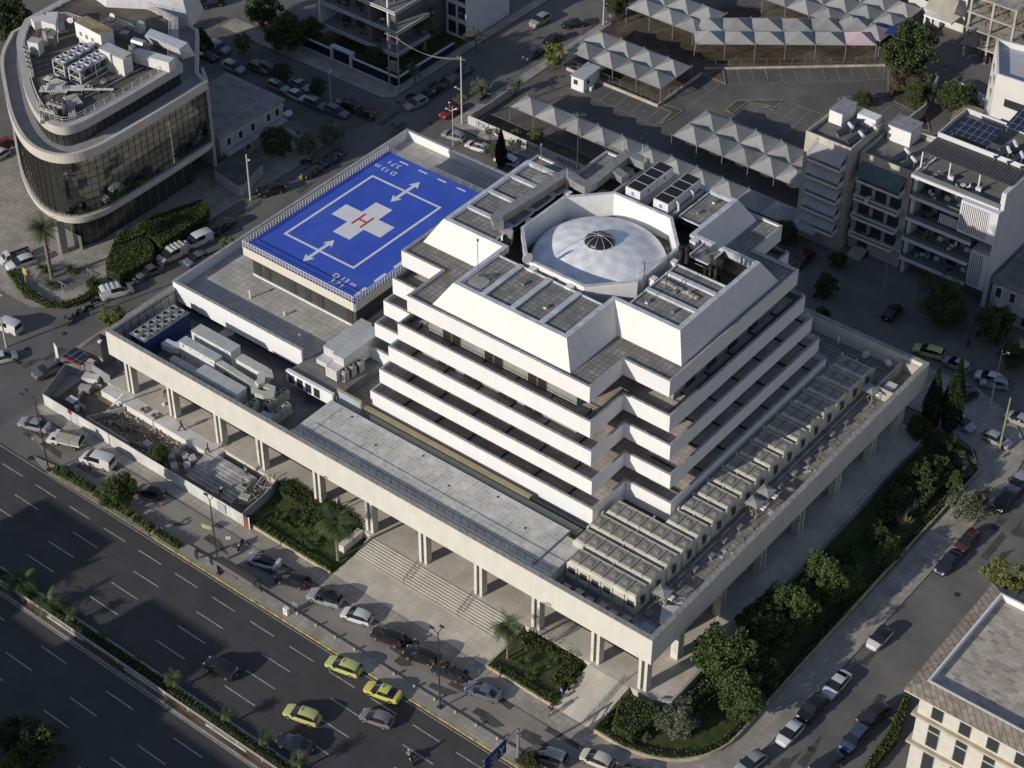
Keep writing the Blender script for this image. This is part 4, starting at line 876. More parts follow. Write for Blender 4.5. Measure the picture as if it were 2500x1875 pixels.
# generic windowed building
wing_g=M('window_dark',(.035,.04,.045),.12,0,1,spec=.7)
shut=M('shutter_grey',(.42,.41,.4),.6,.08,1,lines=(('z',.12,.03),))
def win(t,x0,x1,y,z0,z1,face,m=None,d=.06,frame=whitep):
    # face: 'f' (-y), 'r' (+x), 'l' (-x)
    if face=='f': w_=MB().box(x0,x1,y-d,y-.003,z0,z1)
    elif face=='r': w_=MB().box(y+.003,y+d,x0,x1,z0,z1)
    else: w_=MB().box(y-d,y-.003,x0,x1,z0,z1)
    o=w_.build('window',frame,t); e=.09
    if face=='f': g_=MB().box(x0+e,x1-e,y-d-.02,y-d-.002,z0+e,z1-e)
    elif face=='r': g_=MB().box(y+d+.002,y+d+.02,x0+e,x1-e,z0+e,z1-e)
    else: g_=MB().box(y-d-.02,y-d-.002,x0+e,x1-e,z0+e,z1-e)
    g_.build('pane',m or wing_g,o)
# low house behind the office
hw=M('house_wall',(.44,.44,.46),.8,.1,.6,stain=.2)
t=thing('flat_roofed_house','low flat-roofed two-storey house with small windows behind the glass office','house',(0,0,0))
MB().prism([(-130.5,60),(-117.4,48.4),(-117.4,62.9),(-124,63.5),(-130.2,63)],0,6.0).build('wall',hw,t) if 0 else MB().box(-130.3,-117.6,48.6,62.9,0,6).build('wall',hw,t)
MB().box(-130.6,-117.2,48.2,63.2,6,6.25).build('roof',M('house_roof',(.30,.29,.29),.9,.15,.5,lines=(('x',3,.1),('y',3,.1)),lc=(.38,.38,.38)),t)
MB().box(-117.4,-116.3,49,62.5,2.9,3.05).build('balcony',hw,t)
for y in (50,52.6,55.4,59,61): win(t,y,y+1,-117.6,3.7,5.2,'r'); 
for y in (51,54,58.5): win(t,y,y+1,-117.6,.9,2.2,'r')
t=thing('grey_shed','grey flat shed with sloping roof beside the low house','shed',(0,0,0)); MB().prism([(-115.6,45.6),(-109.6,44.6),(-111.6,51.6),(-117,51.6)],0,2.7).build('wall',hw,t); MB().prism([(-116,45.2),(-109,44.2),(-111.2,52),(-117.3,52)],2.7,2.85).build('roof',M('shed_roof',(.12,.12,.11),.9,.2),t)
# modern apartments top
W2=M('apt_white',(.62,.62,.66),.6,.05,.5); dk=M('apt_dark',(.17,.17,.17),.7,.15,.6); bal=M('balcony_floor',(.22,.22,.22),.8,.1,1,lines=(('x',.8,.04),('y',.8,.04)))
t=thing('apartment_building','modern white-framed apartment building with deep balconies beyond the crossroads','apartment block',(0,0,0))
MB().box(-131.5,-118.2,91.6,106,0,16).build('wall',dk,t)
for z,x0,y0 in ((3.1,-133.2,88.4),(7.1,-133.2,88.9),(11.1,-125.5,88.6),(15.0,-131,89.5)):
    MB().box(x0,-115.6,y0,97.5,z,z+.18).build('balcony',bal,t); MB().wall([(x0,97.5),(x0,y0),(-115.6,y0),(-115.6,97.5)],z-.25,z+.32,.2,False).build('balcony_band',W2,t)
MB().box(-133.3,-132.9,88.5,97,3,11).box(-133.3,-132.9,88.5,89,11,11.4).box(-133.2,-125,88.5,88.9,10.7,11.2).build('frame',W2,t)
for z in (3.3,7.3,11.3):
    for k,x in enumerate((-130.6,-127.4,-124.4,-121.4)): win(t,x,x+2.2,91.6,z,z+2.5,'f',None,.06,greym)
    MB().box(-122.4,-121.7,89.2,91.6,z,z+2.9).build('screen',M('apt_screen',(.2,.2,.2),.6,0,1,lines=(('z',.25,.1),),lc=(.04,.04,.04)),t)
    MB().box(-118,-117.7,89.2,89.6,z,z+3.7).build('pillar',W2,t)
for z in (.2,4,8): 
    for y in (93,96.5,100): win(t,y,y+1.5,-118.2,z+.5,z+2.4,'r',None,.06,greym)
t=thing('glass_annex','tall narrow glazed apartment wing beside the palm','building',(0,0,0)); MB().box(-117.5,-112.9,104,116,0,12).build('wall',W2,t)
for z in (.6,3.9,7.2,): 
    for x in (-117,-114.8): win(t,x,x+1.9,104,z,z+2.6,'f',None,.05,whitep)
fw=M('fence_panel_dark',(.015,.018,.035),.5,.1,1)
t=thing('boundary_wall','dark panelled garden wall with white coping in front of the modern apartments','wall',(0,0,0))
MB().box(-134,-127,84.6,84.8,.3,2).box(-122.2,-112.4,84.6,84.8,.3,2).box(-112.5,-112.3,84.8,100,.3,1.6).build('panel',fw,t); MB().box(-134,-127,84.5,84.9,2,2.15).box(-122.2,-112.2,84.5,84.9,2,2.15).box(-134,-112.2,84.5,84.95,0,.3).box(-112.6,-112.2,84.9,100,1.6,1.75).build('coping',W2,t)
t=thing('gate','white portal with dark gate leaves in the apartment garden wall','gate',(0,0,0)); MB().box(-127,-126.6,84.3,85.3,0,2.7).box(-122.6,-122.2,84.3,85.3,0,2.7).box(-127,-122.2,84.3,85.3,2.7,2.95).build('portal',W2,t); MB().box(-126.6,-122.6,84.7,84.8,.1,2.5).build('gate_leaf',fw,t)
sheet('garden',rect(-134,-112.6,84.9,104),.05,leafg)
# cream apartments right
cr=M('cream_render',(.54,.51,.44),.8,.08,.5,stain=.3,streak=((1.3,1.3,.15),.4)); aw=M('awning_grey',(.42,.42,.42),.7,.08,1,lines=(('x',.3,.02),)); aw2=M('awning_teal',(.09,.15,.15),.7,.1,1,lines=(('x',.3,.02),))
def balc_apt(name,lab,x0,x1,y0,y1,H_,n,m,awm,bx0,bx1,out=1.5):
    t=thing(name,lab,'apartment block',(0,0,0)); MB().box(x0,x1,y0,y1,0,H_).build('wall',m,t)
    MB().wall(rect(x0,x1,y0,y1),H_,H_+.8,.2).build('parapet',m,t); MB().box(x0+.2,x1-.2,y0+.2,y1-.2,H_,H_+.1).build('roof',M('flat_roof_grey',(.2,.19,.18),.9,.15,.5,stain=.4),t)
    fh=(H_-3.2)/n
    for k in range(n):
        z=3.2+k*fh
        b_=MB().box(bx0,bx1,y0-out,y0,z-.15,z).build('balcony',m,t)
        MB().box(bx0,bx1,y0-out,y0-out+.08,z,z+.25).box(bx0,bx1,y0-out,y0-out+.08,z+.8,z+.95).box(bx0,bx0+.08,y0-out,y0,z,z+.95).box(bx1-.08,bx1,y0-out,y0,z,z+.95).build('balustrade',whitep,b_)
        w_=(bx1-bx0)/3
        for q in range(3): win(t,bx0+q*w_+.25,bx0+(q+1)*w_-.25,y0,z+.1,z+2.2,'f',None,.05,greym)
        if awm and k!=n-1 or (awm and k==n-1 and name!='x'): MB().add([(bx0,y0,z+fh-.35),(bx1,y0,z+fh-.35),(bx1,y0-out-.25,z+1.15),(bx0,y0-out-.25,z+1.15),(bx0,y0,z+fh-.3),(bx1,y0,z+fh-.3),(bx1,y0-out-.25,z+1.2),(bx0,y0-out-.25,z+1.2)],[(0,1,2,3),(7,6,5,4),(3,2,6,7)]).build('awning',awm,t)
    return t
Ta=balc_apt('apartment_building','cream apartment building with grey awnings drawn down over every balcony',-37.3,-29.6,91.0,101,17.6,5,cr,aw,-35.9,-30.1)
Tb=balc_apt('apartment_building','cream apartment building with open balconies and a teal awning near the top',-29.2,-20.4,93.2,103,16.2,4,M('beige_render',(.47,.44,.38),.8,.1,.5,stain=.3),None,-28.6,-21.2,1.6)
MB().add([(-28.6,93.2,15.6),(-21.2,93.2,15.6),(-21.2,91.0,14.2),(-28.6,91,14.2),(-28.6,93.2,15.66),(-21.2,93.2,15.66),(-21.2,91.0,14.26),(-28.6,91,14.26)],[(0,1,2,3),(7,6,5,4),(3,2,6,7)]).build('awning',aw2,Tb)
MB().box(-29.2,-20.4,93.1,93.2,2.6,3.1).build('shop_sign',whitep,Tb); MB().box(-27.6,-26,93.08,93.18,0.2,2.6).build('door',M('red_door',(.09,.02,.015),.5,0),Tb)
st_=MB()
for k in range(6): st_.box(-28,-25.6,92.9-k*.32-.32,93.1,0,(6-k)*.17)
st_.build('front_steps',concrete,Tb)
tb=thing('stair_penthouse','white stair penthouse box on the roof of the teal-awning apartments','roof hut',(-28.4,99.5,16.2)); MB().box(0,3.8,0,3.4,0,2.6).build('wall',whitep,tb); MB().box(-.1,3.9,-.1,3.5,2.6,2.75).build('roof',M('hut_roof',(.3,.3,.33),.9,.15,1),tb)
tb=thing('stair_penthouse','white roof room and stair on the grey-awning apartments','roof hut',(-36.6,96.2,17.6)); MB().box(0,2.2,0,4,0,2.2).box(3.5,6.6,2.2,4,0,1.8).build('wall',whitep,tb); MB().box(-.1,2.3,-.1,4.1,2.2,2.3).build('roof',MATS['hut_roof'],tb)
def solar(x,y,z,lab,rz=0,m=None,L_=1.9,w_=1.1):
    t=thing('solar_water_heater',lab,'solar heater',(x,y,z),rz,'solar water heaters on the apartment roofs')
    MB().add([(0,0,.3),(w_,0,.3),(w_,L_,1.3),(0,L_,1.3),(0,0,.38),(w_,0,.38),(w_,L_,1.38),(0,L_,1.38)],[(3,2,1,0),(4,5,6,7),(0,1,5,4),(1,2,6,5),(3,0,4,7)]).build('collector',M('solar_glass',(.02,.025,.04),.12,0,1,spec=.8),t)
    MB().tube((-.1,L_+.1,1.45),(w_+.1,L_+.1,1.45),.26,10).build('tank',white_m,t)
    mb=MB(); mb.box(0,.06,L_-.1,L_,0,1.3).box(w_-.06,w_,L_-.1,L_,0,1.3).box(0,w_,0,.06,0,.3); mb.build('frame',greym,t)
for k,(x,y,z) in enumerate(((-34,94,17.7),(-33.6,97.6,17.7),(-31.6,93,17.7),(-31,95.8,17.7),(-25,95.2,16.3),(-23.2,93.9,16.3))): solar(x,y,z,'%s solar water heater on the %s apartment roof'%(['front left','rear left','front right','rear right','left','right'][k],'grey-awning' if k<4 else 'teal-awning'),R_(-35))
# white modern apartments
T=thing('apartment_building','tall modern white apartment building with slatted screens and rooftop solar panels','apartment block',(0,0,0)); wm=M('modern_white',(.62,.62,.66),.6,.04,.5)
MB().box(-19.4,-5.9,94.6,107,0,17.3).build('wall',M('modern_grey_wall',(.20,.20,.21),.7,.08,.6),T)
MB().box(-6.3,-5.6,92.4,107,0,20.0).build('side_wall',wm,T); MB().box(-19.8,-19.2,92.6,107,0,17.3).build('side_wall',wm,T)
for k,(z,x0,y0) in enumerate(((3.0,-19.6,92.0),(6.6,-19.6,91.8),(10.2,-19.6,91.8),(13.7,-19.6,92.3),(17.2,-19.9,92.3))):
    b_=MB().box(x0,-9.2 if k<3 else -6.2,y0,94.6,z-.05,z+.12).build('balcony',bal,T); MB().box(x0,-9.2 if k<3 else -6.2,y0-.25,y0,z-.25,z+.25).box(x0-.25,x0,y0-.25,94.6,z-.25,z+.25).build('balcony_band',wm,b_)
    for q in range(4): win(T,-19+q*2.6,-17.1+q*2.6,94.6,z+.2,z+2.5,'f',None,.05,greym) if k<4 else None
    MB().box(x0,-9.2 if k<3 else -6.2,y0-.1,y0-.06,z+.25,z+1.0).build('glass_guard',M('guard_glass',(.12,.14,.14)),b_)
sc=M('slat_screen',(.62,.62,.65),.6,0,1,lines=(('x',.28,.11),),lc=(.02,.02,.02))
MB().box(-9.2,-6.3,92.2,94.6,2.8,9).build('corner_block',wm,T); MB().box(-8.9,-7.2,92.12,92.19,3.2,8.6).build('slat_screen',sc,T)
MB().box(-11.5,-5.7,91.2,94.6,11.8,17.2).build('corner_block',wm,T); MB().box(-11.2,-7.0,91.12,91.19,12.3,16.8).build('slat_screen',sc,T); MB().box(-14.5,-11.6,91.2,91.5,12,13.4).build('slat_screen',sc,T)
MB().box(-19.6,-6,98.4,107,17.3,20.2).build('penthouse_wall',M('modern_grey_wall',(.13,.13,.14)),T)
MB().box(-20.2,-6,94.3,98.8,20.1,20.3).build('pergola_roof',M('pergola_dark',(.05,.05,.05),.6,.1,1,lines=(('x',.5,.06),),lc=(.2,.2,.2)),T); mb=MB()
for x in (-20,-15.5,-10.8,-6.2): mb.box(x-.1,x+.1,94.4,94.6,17.3,20.1)
mb.build('pillar',wm,T); MB().box(-20.2,-6,98.9,107.4,20.2,20.35).build('roof',MATS['flat_roof_grey'],T); MB().wall(rect(-20.2,-6,98.9,107.4),20.3,21.1,.15).build('parapet',wm,T)
pv_=M('solar_panel',(.018,.022,.045),.15,0,1,spec=.8,lines=(('x',1.05,.05),('y',1.65,.05)),lc=(.35,.36,.42))
def pv(x,y,z,w_,l_,a,lab):
    t=thing('solar_array',lab,'solar panels',(x,y,z)); d=l_*math.sin(a); c=l_*math.cos(a)
    MB().add([(0,0,0),(w_,0,0),(w_,c,d),(0,c,d),(0,0,.08),(w_,0,.08),(w_,c,d+.08),(0,c,d+.08)],[(3,2,1,0),(4,5,6,7),(0,1,5,4),(1,2,6,5),(3,0,4,7),(2,3,7,6)]).build('panel',pv_,t)
    mb=MB(); [mb.tube((x_,y_,z_),(x_,y_,-1),.05,4) for x_,y_,z_ in ((.2,.2,0),(w_-.2,.2,0),(w_-.2,c-.2,d),(.2,c-.2,d))]; mb.build('frame',greym,t)
pv(-18.6,99.6,21.4,6,4.5,.1,'flat array of dark solar panels on the slatted white apartments'); pv(-12,103,23.4,6.3,4.6,.15,'raised canopy of solar panels at the back of the slatted apartments')
for k in range(6): solar(-11.5+(k%3)*2.1,99.2+(k//3)*2.0,20.4,'%s solar water heater in the %s row on the slatted white apartments'%(['left','middle','right'][k%3],['front','back'][k//3]),R_(-50))
# low house right
t=thing('flat_roofed_house','low pale house with a paved roof terrace right of the slatted apartments','house',(0,0,0)); MB().box(-4.6,14,91.3,104,0,6).build('wall',hw,t); MB().box(-4.9,14.3,91,104.3,6,6.2).build('roof',MATS['flat_roof_grey'],t); MB().box(-3.7,14,89.9,91.3,3,3.2).build('balcony',concrete,t)
for x in (-4,-1.8,.6,2.6,5): win(t,x,x+1,91.3,.4,2.6,'f'); win(t,x,x+1,91.3,3.6,5.4,'f')
# hotel
t=thing('hotel_building','tall plain white building with triangular window niches at the right edge','building',(0,0,0)); hm=M('hotel_white',(.66,.65,.62),.7,.03,.4)
HB_=[(-24.6,117.6),(-6,117.6),(-6,134),(-27.6,131.2)]
HB_=[(-21.9,120.5),(-4,121.5),(-5,134),(-27,130)]
MB().prism(HB_,0,19.0).build('wall',hm,t); MB().wall(HB_,19.0,20.0,.3).build('parapet',hm,t); MB().prism(offset(HB_,.3),19,19.1).build('roof',M('hotel_roof',(.5,.5,.52),.8,.05),t)
for z in (4.5,8,11.5,15):
    for k in range(2): 
        x=-20+k*6; f=(121.5-120.5)/(-4+21.9); y=120.5+(x+21.9)*f; MB().box(x,x+3.2,y-.08,y+.25,z,z+1.3).build('window',wing_g,t)
a=Vector((-21.9,120.5)); b_=Vector((-27,130)); d=(b_-a).normalized(); nrm=Vector((-d.y,d.x)); nrm=-nrm if nrm.x>0 else nrm
for r in range(5):
    for k in range(2):
        s=2.2+k*3.6+(r%2)*1.6; z=3.2+r*3.3; p=a+d*s; q2=a+d*(s+1.0); MB().add([(p.x+nrm.x*.03,p.y+nrm.y*.03,z+1.5),(q2.x+nrm.x*.03,q2.y+nrm.y*.03,z+1.5),((p.x+q2.x)/2+nrm.x*.03,(p.y+q2.y)/2+nrm.y*.03,z),(p.x+nrm.x*.25,p.y+nrm.y*.25,z+1.5),(q2.x+nrm.x*.25,q2.y+nrm.y*.25,z+1.5)],[(0,2,1),(0,3,2),(3,4,2),(4,1,2),(0,1,4,3)]).build('window_niche',greym,t)
# white houses top right
t=thing('white_house','white house with a beige awning at the top right','house',(0,0,0)); MB().box(-57,-50.5,159.5,172,0,9).box(-50.5,-46.5,161,172,0,10).build('wall',M('house_white',(.6,.59,.57),.7,.05,.5,stain=.1),t)
MB().add([(-52.6,159.4,6.6),(-47.4,159.4,6.6),(-47.0,156.8,4.6),(-52.4,156.8,4.6),(-52.6,159.4,6.7),(-47.4,159.4,6.7),(-47.0,156.8,4.7),(-52.4,156.8,4.7)],[(0,1,2,3),(7,6,5,4),(3,2,6,7)]).build('awning',M('awning_beige',(.42,.39,.32),.8),t); MB().box(-52.6,-47.2,157.2,161,2.9,3.2).box(-52.5,-52.2,157.3,157.6,0,2.9).build('balcony',whitep,t)
for x in (-56,-54): win(t,x,x+1,159.5,1,2.2,'f'); win(t,x,x+1,159.5,4.4,5.8,'f')
wood=M('raw_timber',(.33,.23,.13),.85,.25,2)
t=thing('building_under_construction','half-built concrete frame stuffed with timber shoring at the top right','building site',(0,0,0)); 
for z in (0,3,6,9): MB().box(-43,-34,153.5,166,z+2.7,z+2.95).build('floor_slab',concrete,t)
for x in (-42.6,-38.5,-34.4):
    for y in (154,160,165.6): MB().box(x-.2,x+.2,y-.2,y+.2,0,12).build('concrete_post',concrete,t)
mb=MB(); rr=random.Random(5)
for k in range(420):
    x=rr.uniform(-43,-34);y=rr.uniform(153,165); z=rr.choice([.2,3,3,6,9,9,12]); a=rr.uniform(0,3.14); l=rr.uniform(.6,2); mb.tube((x,y,z+rr.uniform(0,.5)),(x+l*math.cos(a),y+l*math.sin(a),z+rr.uniform(0,1.9)),.05,4)
mb.build('timber',wood,t)['kind']='stuff'
bw=[MB().wall([(-38.6,122),(-38.2,132.5),(-41,142)],0,2.2,.3,False).build('boundary_wall',concrete)]; tag(bw[0],'rough concrete wall running back from the car park corner','wall')
tag(MB().wall([(-35,125),(-27,126.5)],0,1.8,.25,False).build('boundary_wall',whitep),'white rendered wall beside the plain white building','wall')
tag(MB().wall([(-38.5,143),(-30,141)],0,2,.25,False).build('boundary_wall',whitep),'white wall behind the large tree at the top right','wall')
t=thing('carport','yellowish corrugated lean-to roof beside the plain white building','carport',(0,0,0)); MB().prism([(-34.5,136.5),(-29,136.5),(-28.5,131),(-32.5,130.5)],2.6,2.75).build('roof',M('corrugated_yellow',(.36,.32,.18),.6,.1,1,lines=(('x',.6,.1),)),t)
mb=MB(); [mb.tube((x,y,0),(x,y,2.6),.07,5) for x,y in ((-34,136.2),(-29,136),(-32,131),(-29,131.3))]; mb.build('post',ahm,t)
# bottom right stone building
T=thing('stone_building','pale stone building with tiled eaves and tall windows at the bottom right corner','building',(0,0,0)); sm2=M('ashlar',(.60,.585,.53),.75,.06,1,lines=(('z',.6,.03),('xy',1.3,.03)),lc=(.5,.46,.38),stain=.1)
MB().box(28.0,60,10.9,28.6,0,13.2).build('wall',sm2,T)
MB().box(27.5,60.4,10.4,29,9.15,9.45).box(27.5,60.4,10.4,29,4.6,4.9).build('cornice',M('cornice',(.5,.44,.33),.8,.1,1),T)
ev=M('clay_tiles',(.34,.29,.24),.85,.2,1.5,lines=(('xy',.9,.12),),lc=(.12,.1,.08),stain=.3)
MB().prism(rect(26.6,61,9.5,29.8),13.2,13.5).build('eaves_soffit',sm2,T); 
mb=MB(); O_=rect(26.5,61,9.4,29.9); I_=rect(28.2,60,11.4,28.3)
mb.add([(p[0],p[1],13.5) for p in O_]+[(p[0],p[1],14.3) for p in I_],[(0,1,5,4),(1,2,6,5),(2,3,7,6),(3,0,4,7)]); mb.build('tiled_roof',ev,T)
MB().wall(I_,13.4,14.35,.25).build('parapet',whitep,T); MB().box(28.3,60,11.5,28.2,13.45,13.53).build('roof',M('buff_pavers',(.66,.57,.48),.85,.2,.7,lines=(('x',1.0,.08,0,.5),('y',.5,.08)),lc=(.45,.41,.36),cell=(1.0,.5,1,.75,2.2),stain=.4,c2=(.74,.65,.55)),T)
for k in range(8):
    x=29.6+k*3.35; win(T,x,x+1.45,10.9,9.75,12.6,'f',None,.04,greym); win(T,x,x+1.45,10.9,7.7,8.95,'f',None,.04,greym); win(T,x,x+1.45,10.9,5.2,7.55,'f',None,.04,greym); win(T,x,x+1.45,10.9,.6,4,'f',None,.04,greym)
    MB().box(x-1,x+.4,10.86,10.9,12.95,13.12).build('vent_slot',M('cornice'),T)
# ================= tensile car park shades =================
tg=M('shade_fabric',(.34,.34,.335),.8,.05,.4,stain=.25); tp=M('shade_pink',(.55,.42,.44),.8,.03,.4); tbl=M('shade_blue',(.03,.05,.22),.7,.05,.4)
def canopy(p00,p10,p11,p01,z,rise,m,t):
    N_=10; V=[];F=[]; rf=random.Random(int(abs(p00[0]*7+p00[1]*13+t.location.x*3))).uniform(.88,1.1)
    P=[Vector(q) for q in (p00,p10,p11,p01)]
    for i in range(N_+1):
        for j in range(N_+1):
            u=i/N_; v=j/N_; q=(P[0]*(1-u)+P[1]*u)*(1-v)+(P[3]*(1-u)+P[2]*u)*v
            # pyramid with rounded diagonals
            e=1-max(abs(u-.5),abs(v-.5))*2; h=rise*rf*(e**1.1)
            V.append((q.x,q.y,z+h))
    for i in range(N_):
        for j in range(N_):
            a=i*(N_+1)+j; b=a+N_+1; 
            if (u:=(i+.5)/N_-.5)*(v:=(j+.5)/N_-.5)>0: F+=[(a,b,b+1),(a,b+1,a+1)]
            else: F+=[(a,b,a+1),(b,b+1,a+1)]
    if m is tg: m=[tg,M('shade_fabric_b',(.30,.30,.295),.8,.08,.5,stain=.4),M('shade_fabric_c',(.38,.375,.365),.8,.06,.5,stain=.3)][int(rf*1000)%3]
    return MB().add(V,F).build('canopy',m,t)
def shade_row(x0,y0,dx,dy,nx,ny,lab,z=2.9,rise=1.4,rot=0,skip=(),mats=None):
    t=thing('car_park_shade',lab,'canopy',(x0,y0,0),rot)
    for i in range(nx):
        for j in range(ny):
            if (i,j) in skip: continue
            canopy((i*dx,j*dy),((i+1)*dx,j*dy),((i+1)*dx,(j+1)*dy),(i*dx,(j+1)*dy),z,rise,(mats or {}).get((i,j),tg),t)
    for i in range(nx+1):
        for j in range(ny+1):
            if (i in (0,nx) and ny<3) or j in (0,ny) or 1: MB().tube((i*dx,j*dy,0),(i*dx,j*dy,z+.35),.07,6).build('pole',greym,t)
    mb=MB()
    for i in range(nx+1): mb.tube((i*dx,0,z+.02),(i*dx,ny*dy,z+.02),.04,4)
    for j in range(ny+1): mb.tube((0,j*dy,z+.02),(nx*dx,j*dy,z+.02),.04,4)
    mb.build('frame',greym,t); return t
shade_row(-90.8,88.4,4.85,4.6,12,1,'single long row of pale tent shades behind the hospital')
shade_row(-65.1,97.9,4.85,4.9,6,2,'double row of pale tent shades ending beside the cream apartments')
shade_row(-94.4,108.3,4.95,4.6,4,2,'double row of grey tent shades beside the white guard cabin')
shade_row(-95,126.8,5.0,4.7,3,2,'grey tent shades at the top edge right of the street')
shade_row(-78.4,123.9,5.2,4.6,6,2,'slanting grey tent shades above the marked bays, ending in a pink one',rot=R_(38),mats={(5,0):tp})
shade_row(-78,144.6,4.8,4.9,5,3,'grey tent shades in the top right corner of the dirt lot')
p=at('d0',985,300,3); t=shade_row(p.x,p.y,5,4,1,1,'deep blue shade canopy beside the pink tent',3.2,.15,R_(38),mats={(0,0):tbl})

# balcony life and roof clutter on the apartments
rr=random.Random(21)
def furn(x,y,z,lab,k):
    t=thing('balcony_furniture',lab,'table and chairs',(x,y,z),rr.uniform(0,3),'furniture on the balconies'); MB().lathe((0,0,0),[(.05,0),(.05,.7),(.42,.7),(.42,.74)],8).build('table',[whitep,greym,wood][k%3],t)
    for s_ in (-1,1): MB().box(s_*.75-.22,s_*.75+.22,-.22,.22,.38,.45).box(s_*.97-.03 if s_>0 else s_*.97-.03,s_*.97+.03,-.22,.22,.45,.85).build('chair',[whitep,blackm,greym][k%3],t)
k=0
for z,lv in ((3.2,'lowest'),(6.8,'second'),(10.4,'third'),(13.9,'fourth'),(17.4,'top')):
    for x,sd in ((-17,'left'),(-12.6,'right')):
        furn(x,93.3,z,'table and chairs on the %s balcony of the slatted apartments, %s set'%(lv,sd),k); k+=1
        t=MB().box(x+1.6,x+2.4,94.1,94.5,z,z+.65).build('air_conditioner',ahm); tag(t,'air conditioner on the %s balcony of the slatted apartments, %s one'%(lv,sd),'air conditioner','balcony air conditioners')
for z,lv in ((3.2,'lowest'),(6.45,'second'),(9.7,'third'),(12.95,'top')):
    furn(-26.5,92.4,z,'table and chairs on the %s balcony under the teal awning column'%lv,k); k+=1
for z,lv in ((3.25,'lower'),(7.25,'middle'),(11.25,'upper')):
    for x,sd in ((-129,'left'),(-124,'middle'),(-120,'right')): furn(x,90.3,z,'dark table set on the %s balcony of the modern block, %s one'%(lv,sd),1)
# ================= VEHICLES =================
def car_meshes(kind):
    # stations: x, belt z, roof z(None), half width, bottom z ; x forward = +x
    S={'hatch':dict(L=4.05,W=.88,st=[(-2.03,.72,.72,.68),(-1.97,.90,.93,.78),(-1.72,.93,1.08,.85),(-1.2,.92,1.42,.88),(-.55,.90,1.48,.88),(.15,.89,1.43,.88),(1.12,.90,.93,.87),(1.6,.82,.84,.83),(1.93,.68,.68,.72),(2.04,.5,.5,.55)],cab=(1,6),wh=(-1.25,1.28),r=.31),
      'sedan':dict(L=4.6,W=.9,st=[(-2.3,.76,.76,.68),(-2.2,.95,.96,.80),(-1.75,.98,1.0,.87),(-.95,.94,1.37,.9),(-.45,.92,1.43,.9),(.25,.91,1.39,.9),(1.2,.91,.94,.89),(1.8,.82,.84,.85),(2.18,.68,.68,.74),(2.32,.5,.5,.56)],cab=(2,6),wh=(-1.38,1.4),r=.32),
      'wagon':dict(L=4.55,W=.9,st=[(-2.27,.78,.78,.72),(-2.2,.97,1.03,.82),(-1.92,.99,1.32,.87),(-1.5,.97,1.49,.9),(-.5,.95,1.51,.9),(.2,.94,1.45,.9),(1.15,.94,.97,.89),(1.75,.85,.87,.85),(2.16,.7,.7,.74),(2.28,.5,.5,.56)],cab=(1,6),wh=(-1.35,1.4),r=.33),
      'suv':dict(L=4.5,W=.93,st=[(-2.26,.88,.88,.78),(-2.2,1.06,1.12,.86),(-1.95,1.08,1.42,.9),(-1.5,1.06,1.62,.93),(-.4,1.04,1.66,.93),(.25,1.03,1.58,.93),(1.08,1.03,1.07,.92),(1.72,.95,.97,.89),(2.13,.8,.8,.8),(2.27,.6,.6,.64)],cab=(1,6),wh=(-1.32,1.36),r=.36),
      'van':dict(L=4.9,W=.96,st=[(-2.45,1.0,1.0,.9),(-2.42,1.2,1.80,.92),(-2.2,1.2,1.92,.94),(-1.0,1.2,1.95,.96),(.2,1.18,1.92,.96),(.6,1.15,1.82,.96),(1.6,1.10,1.13,.93),(2.12,.95,.96,.88),(2.38,.72,.72,.78),(2.47,.5,.5,.64)],cab=(1,6),wh=(-1.5,1.55),r=.34)}
    return S[kind]
CM={}
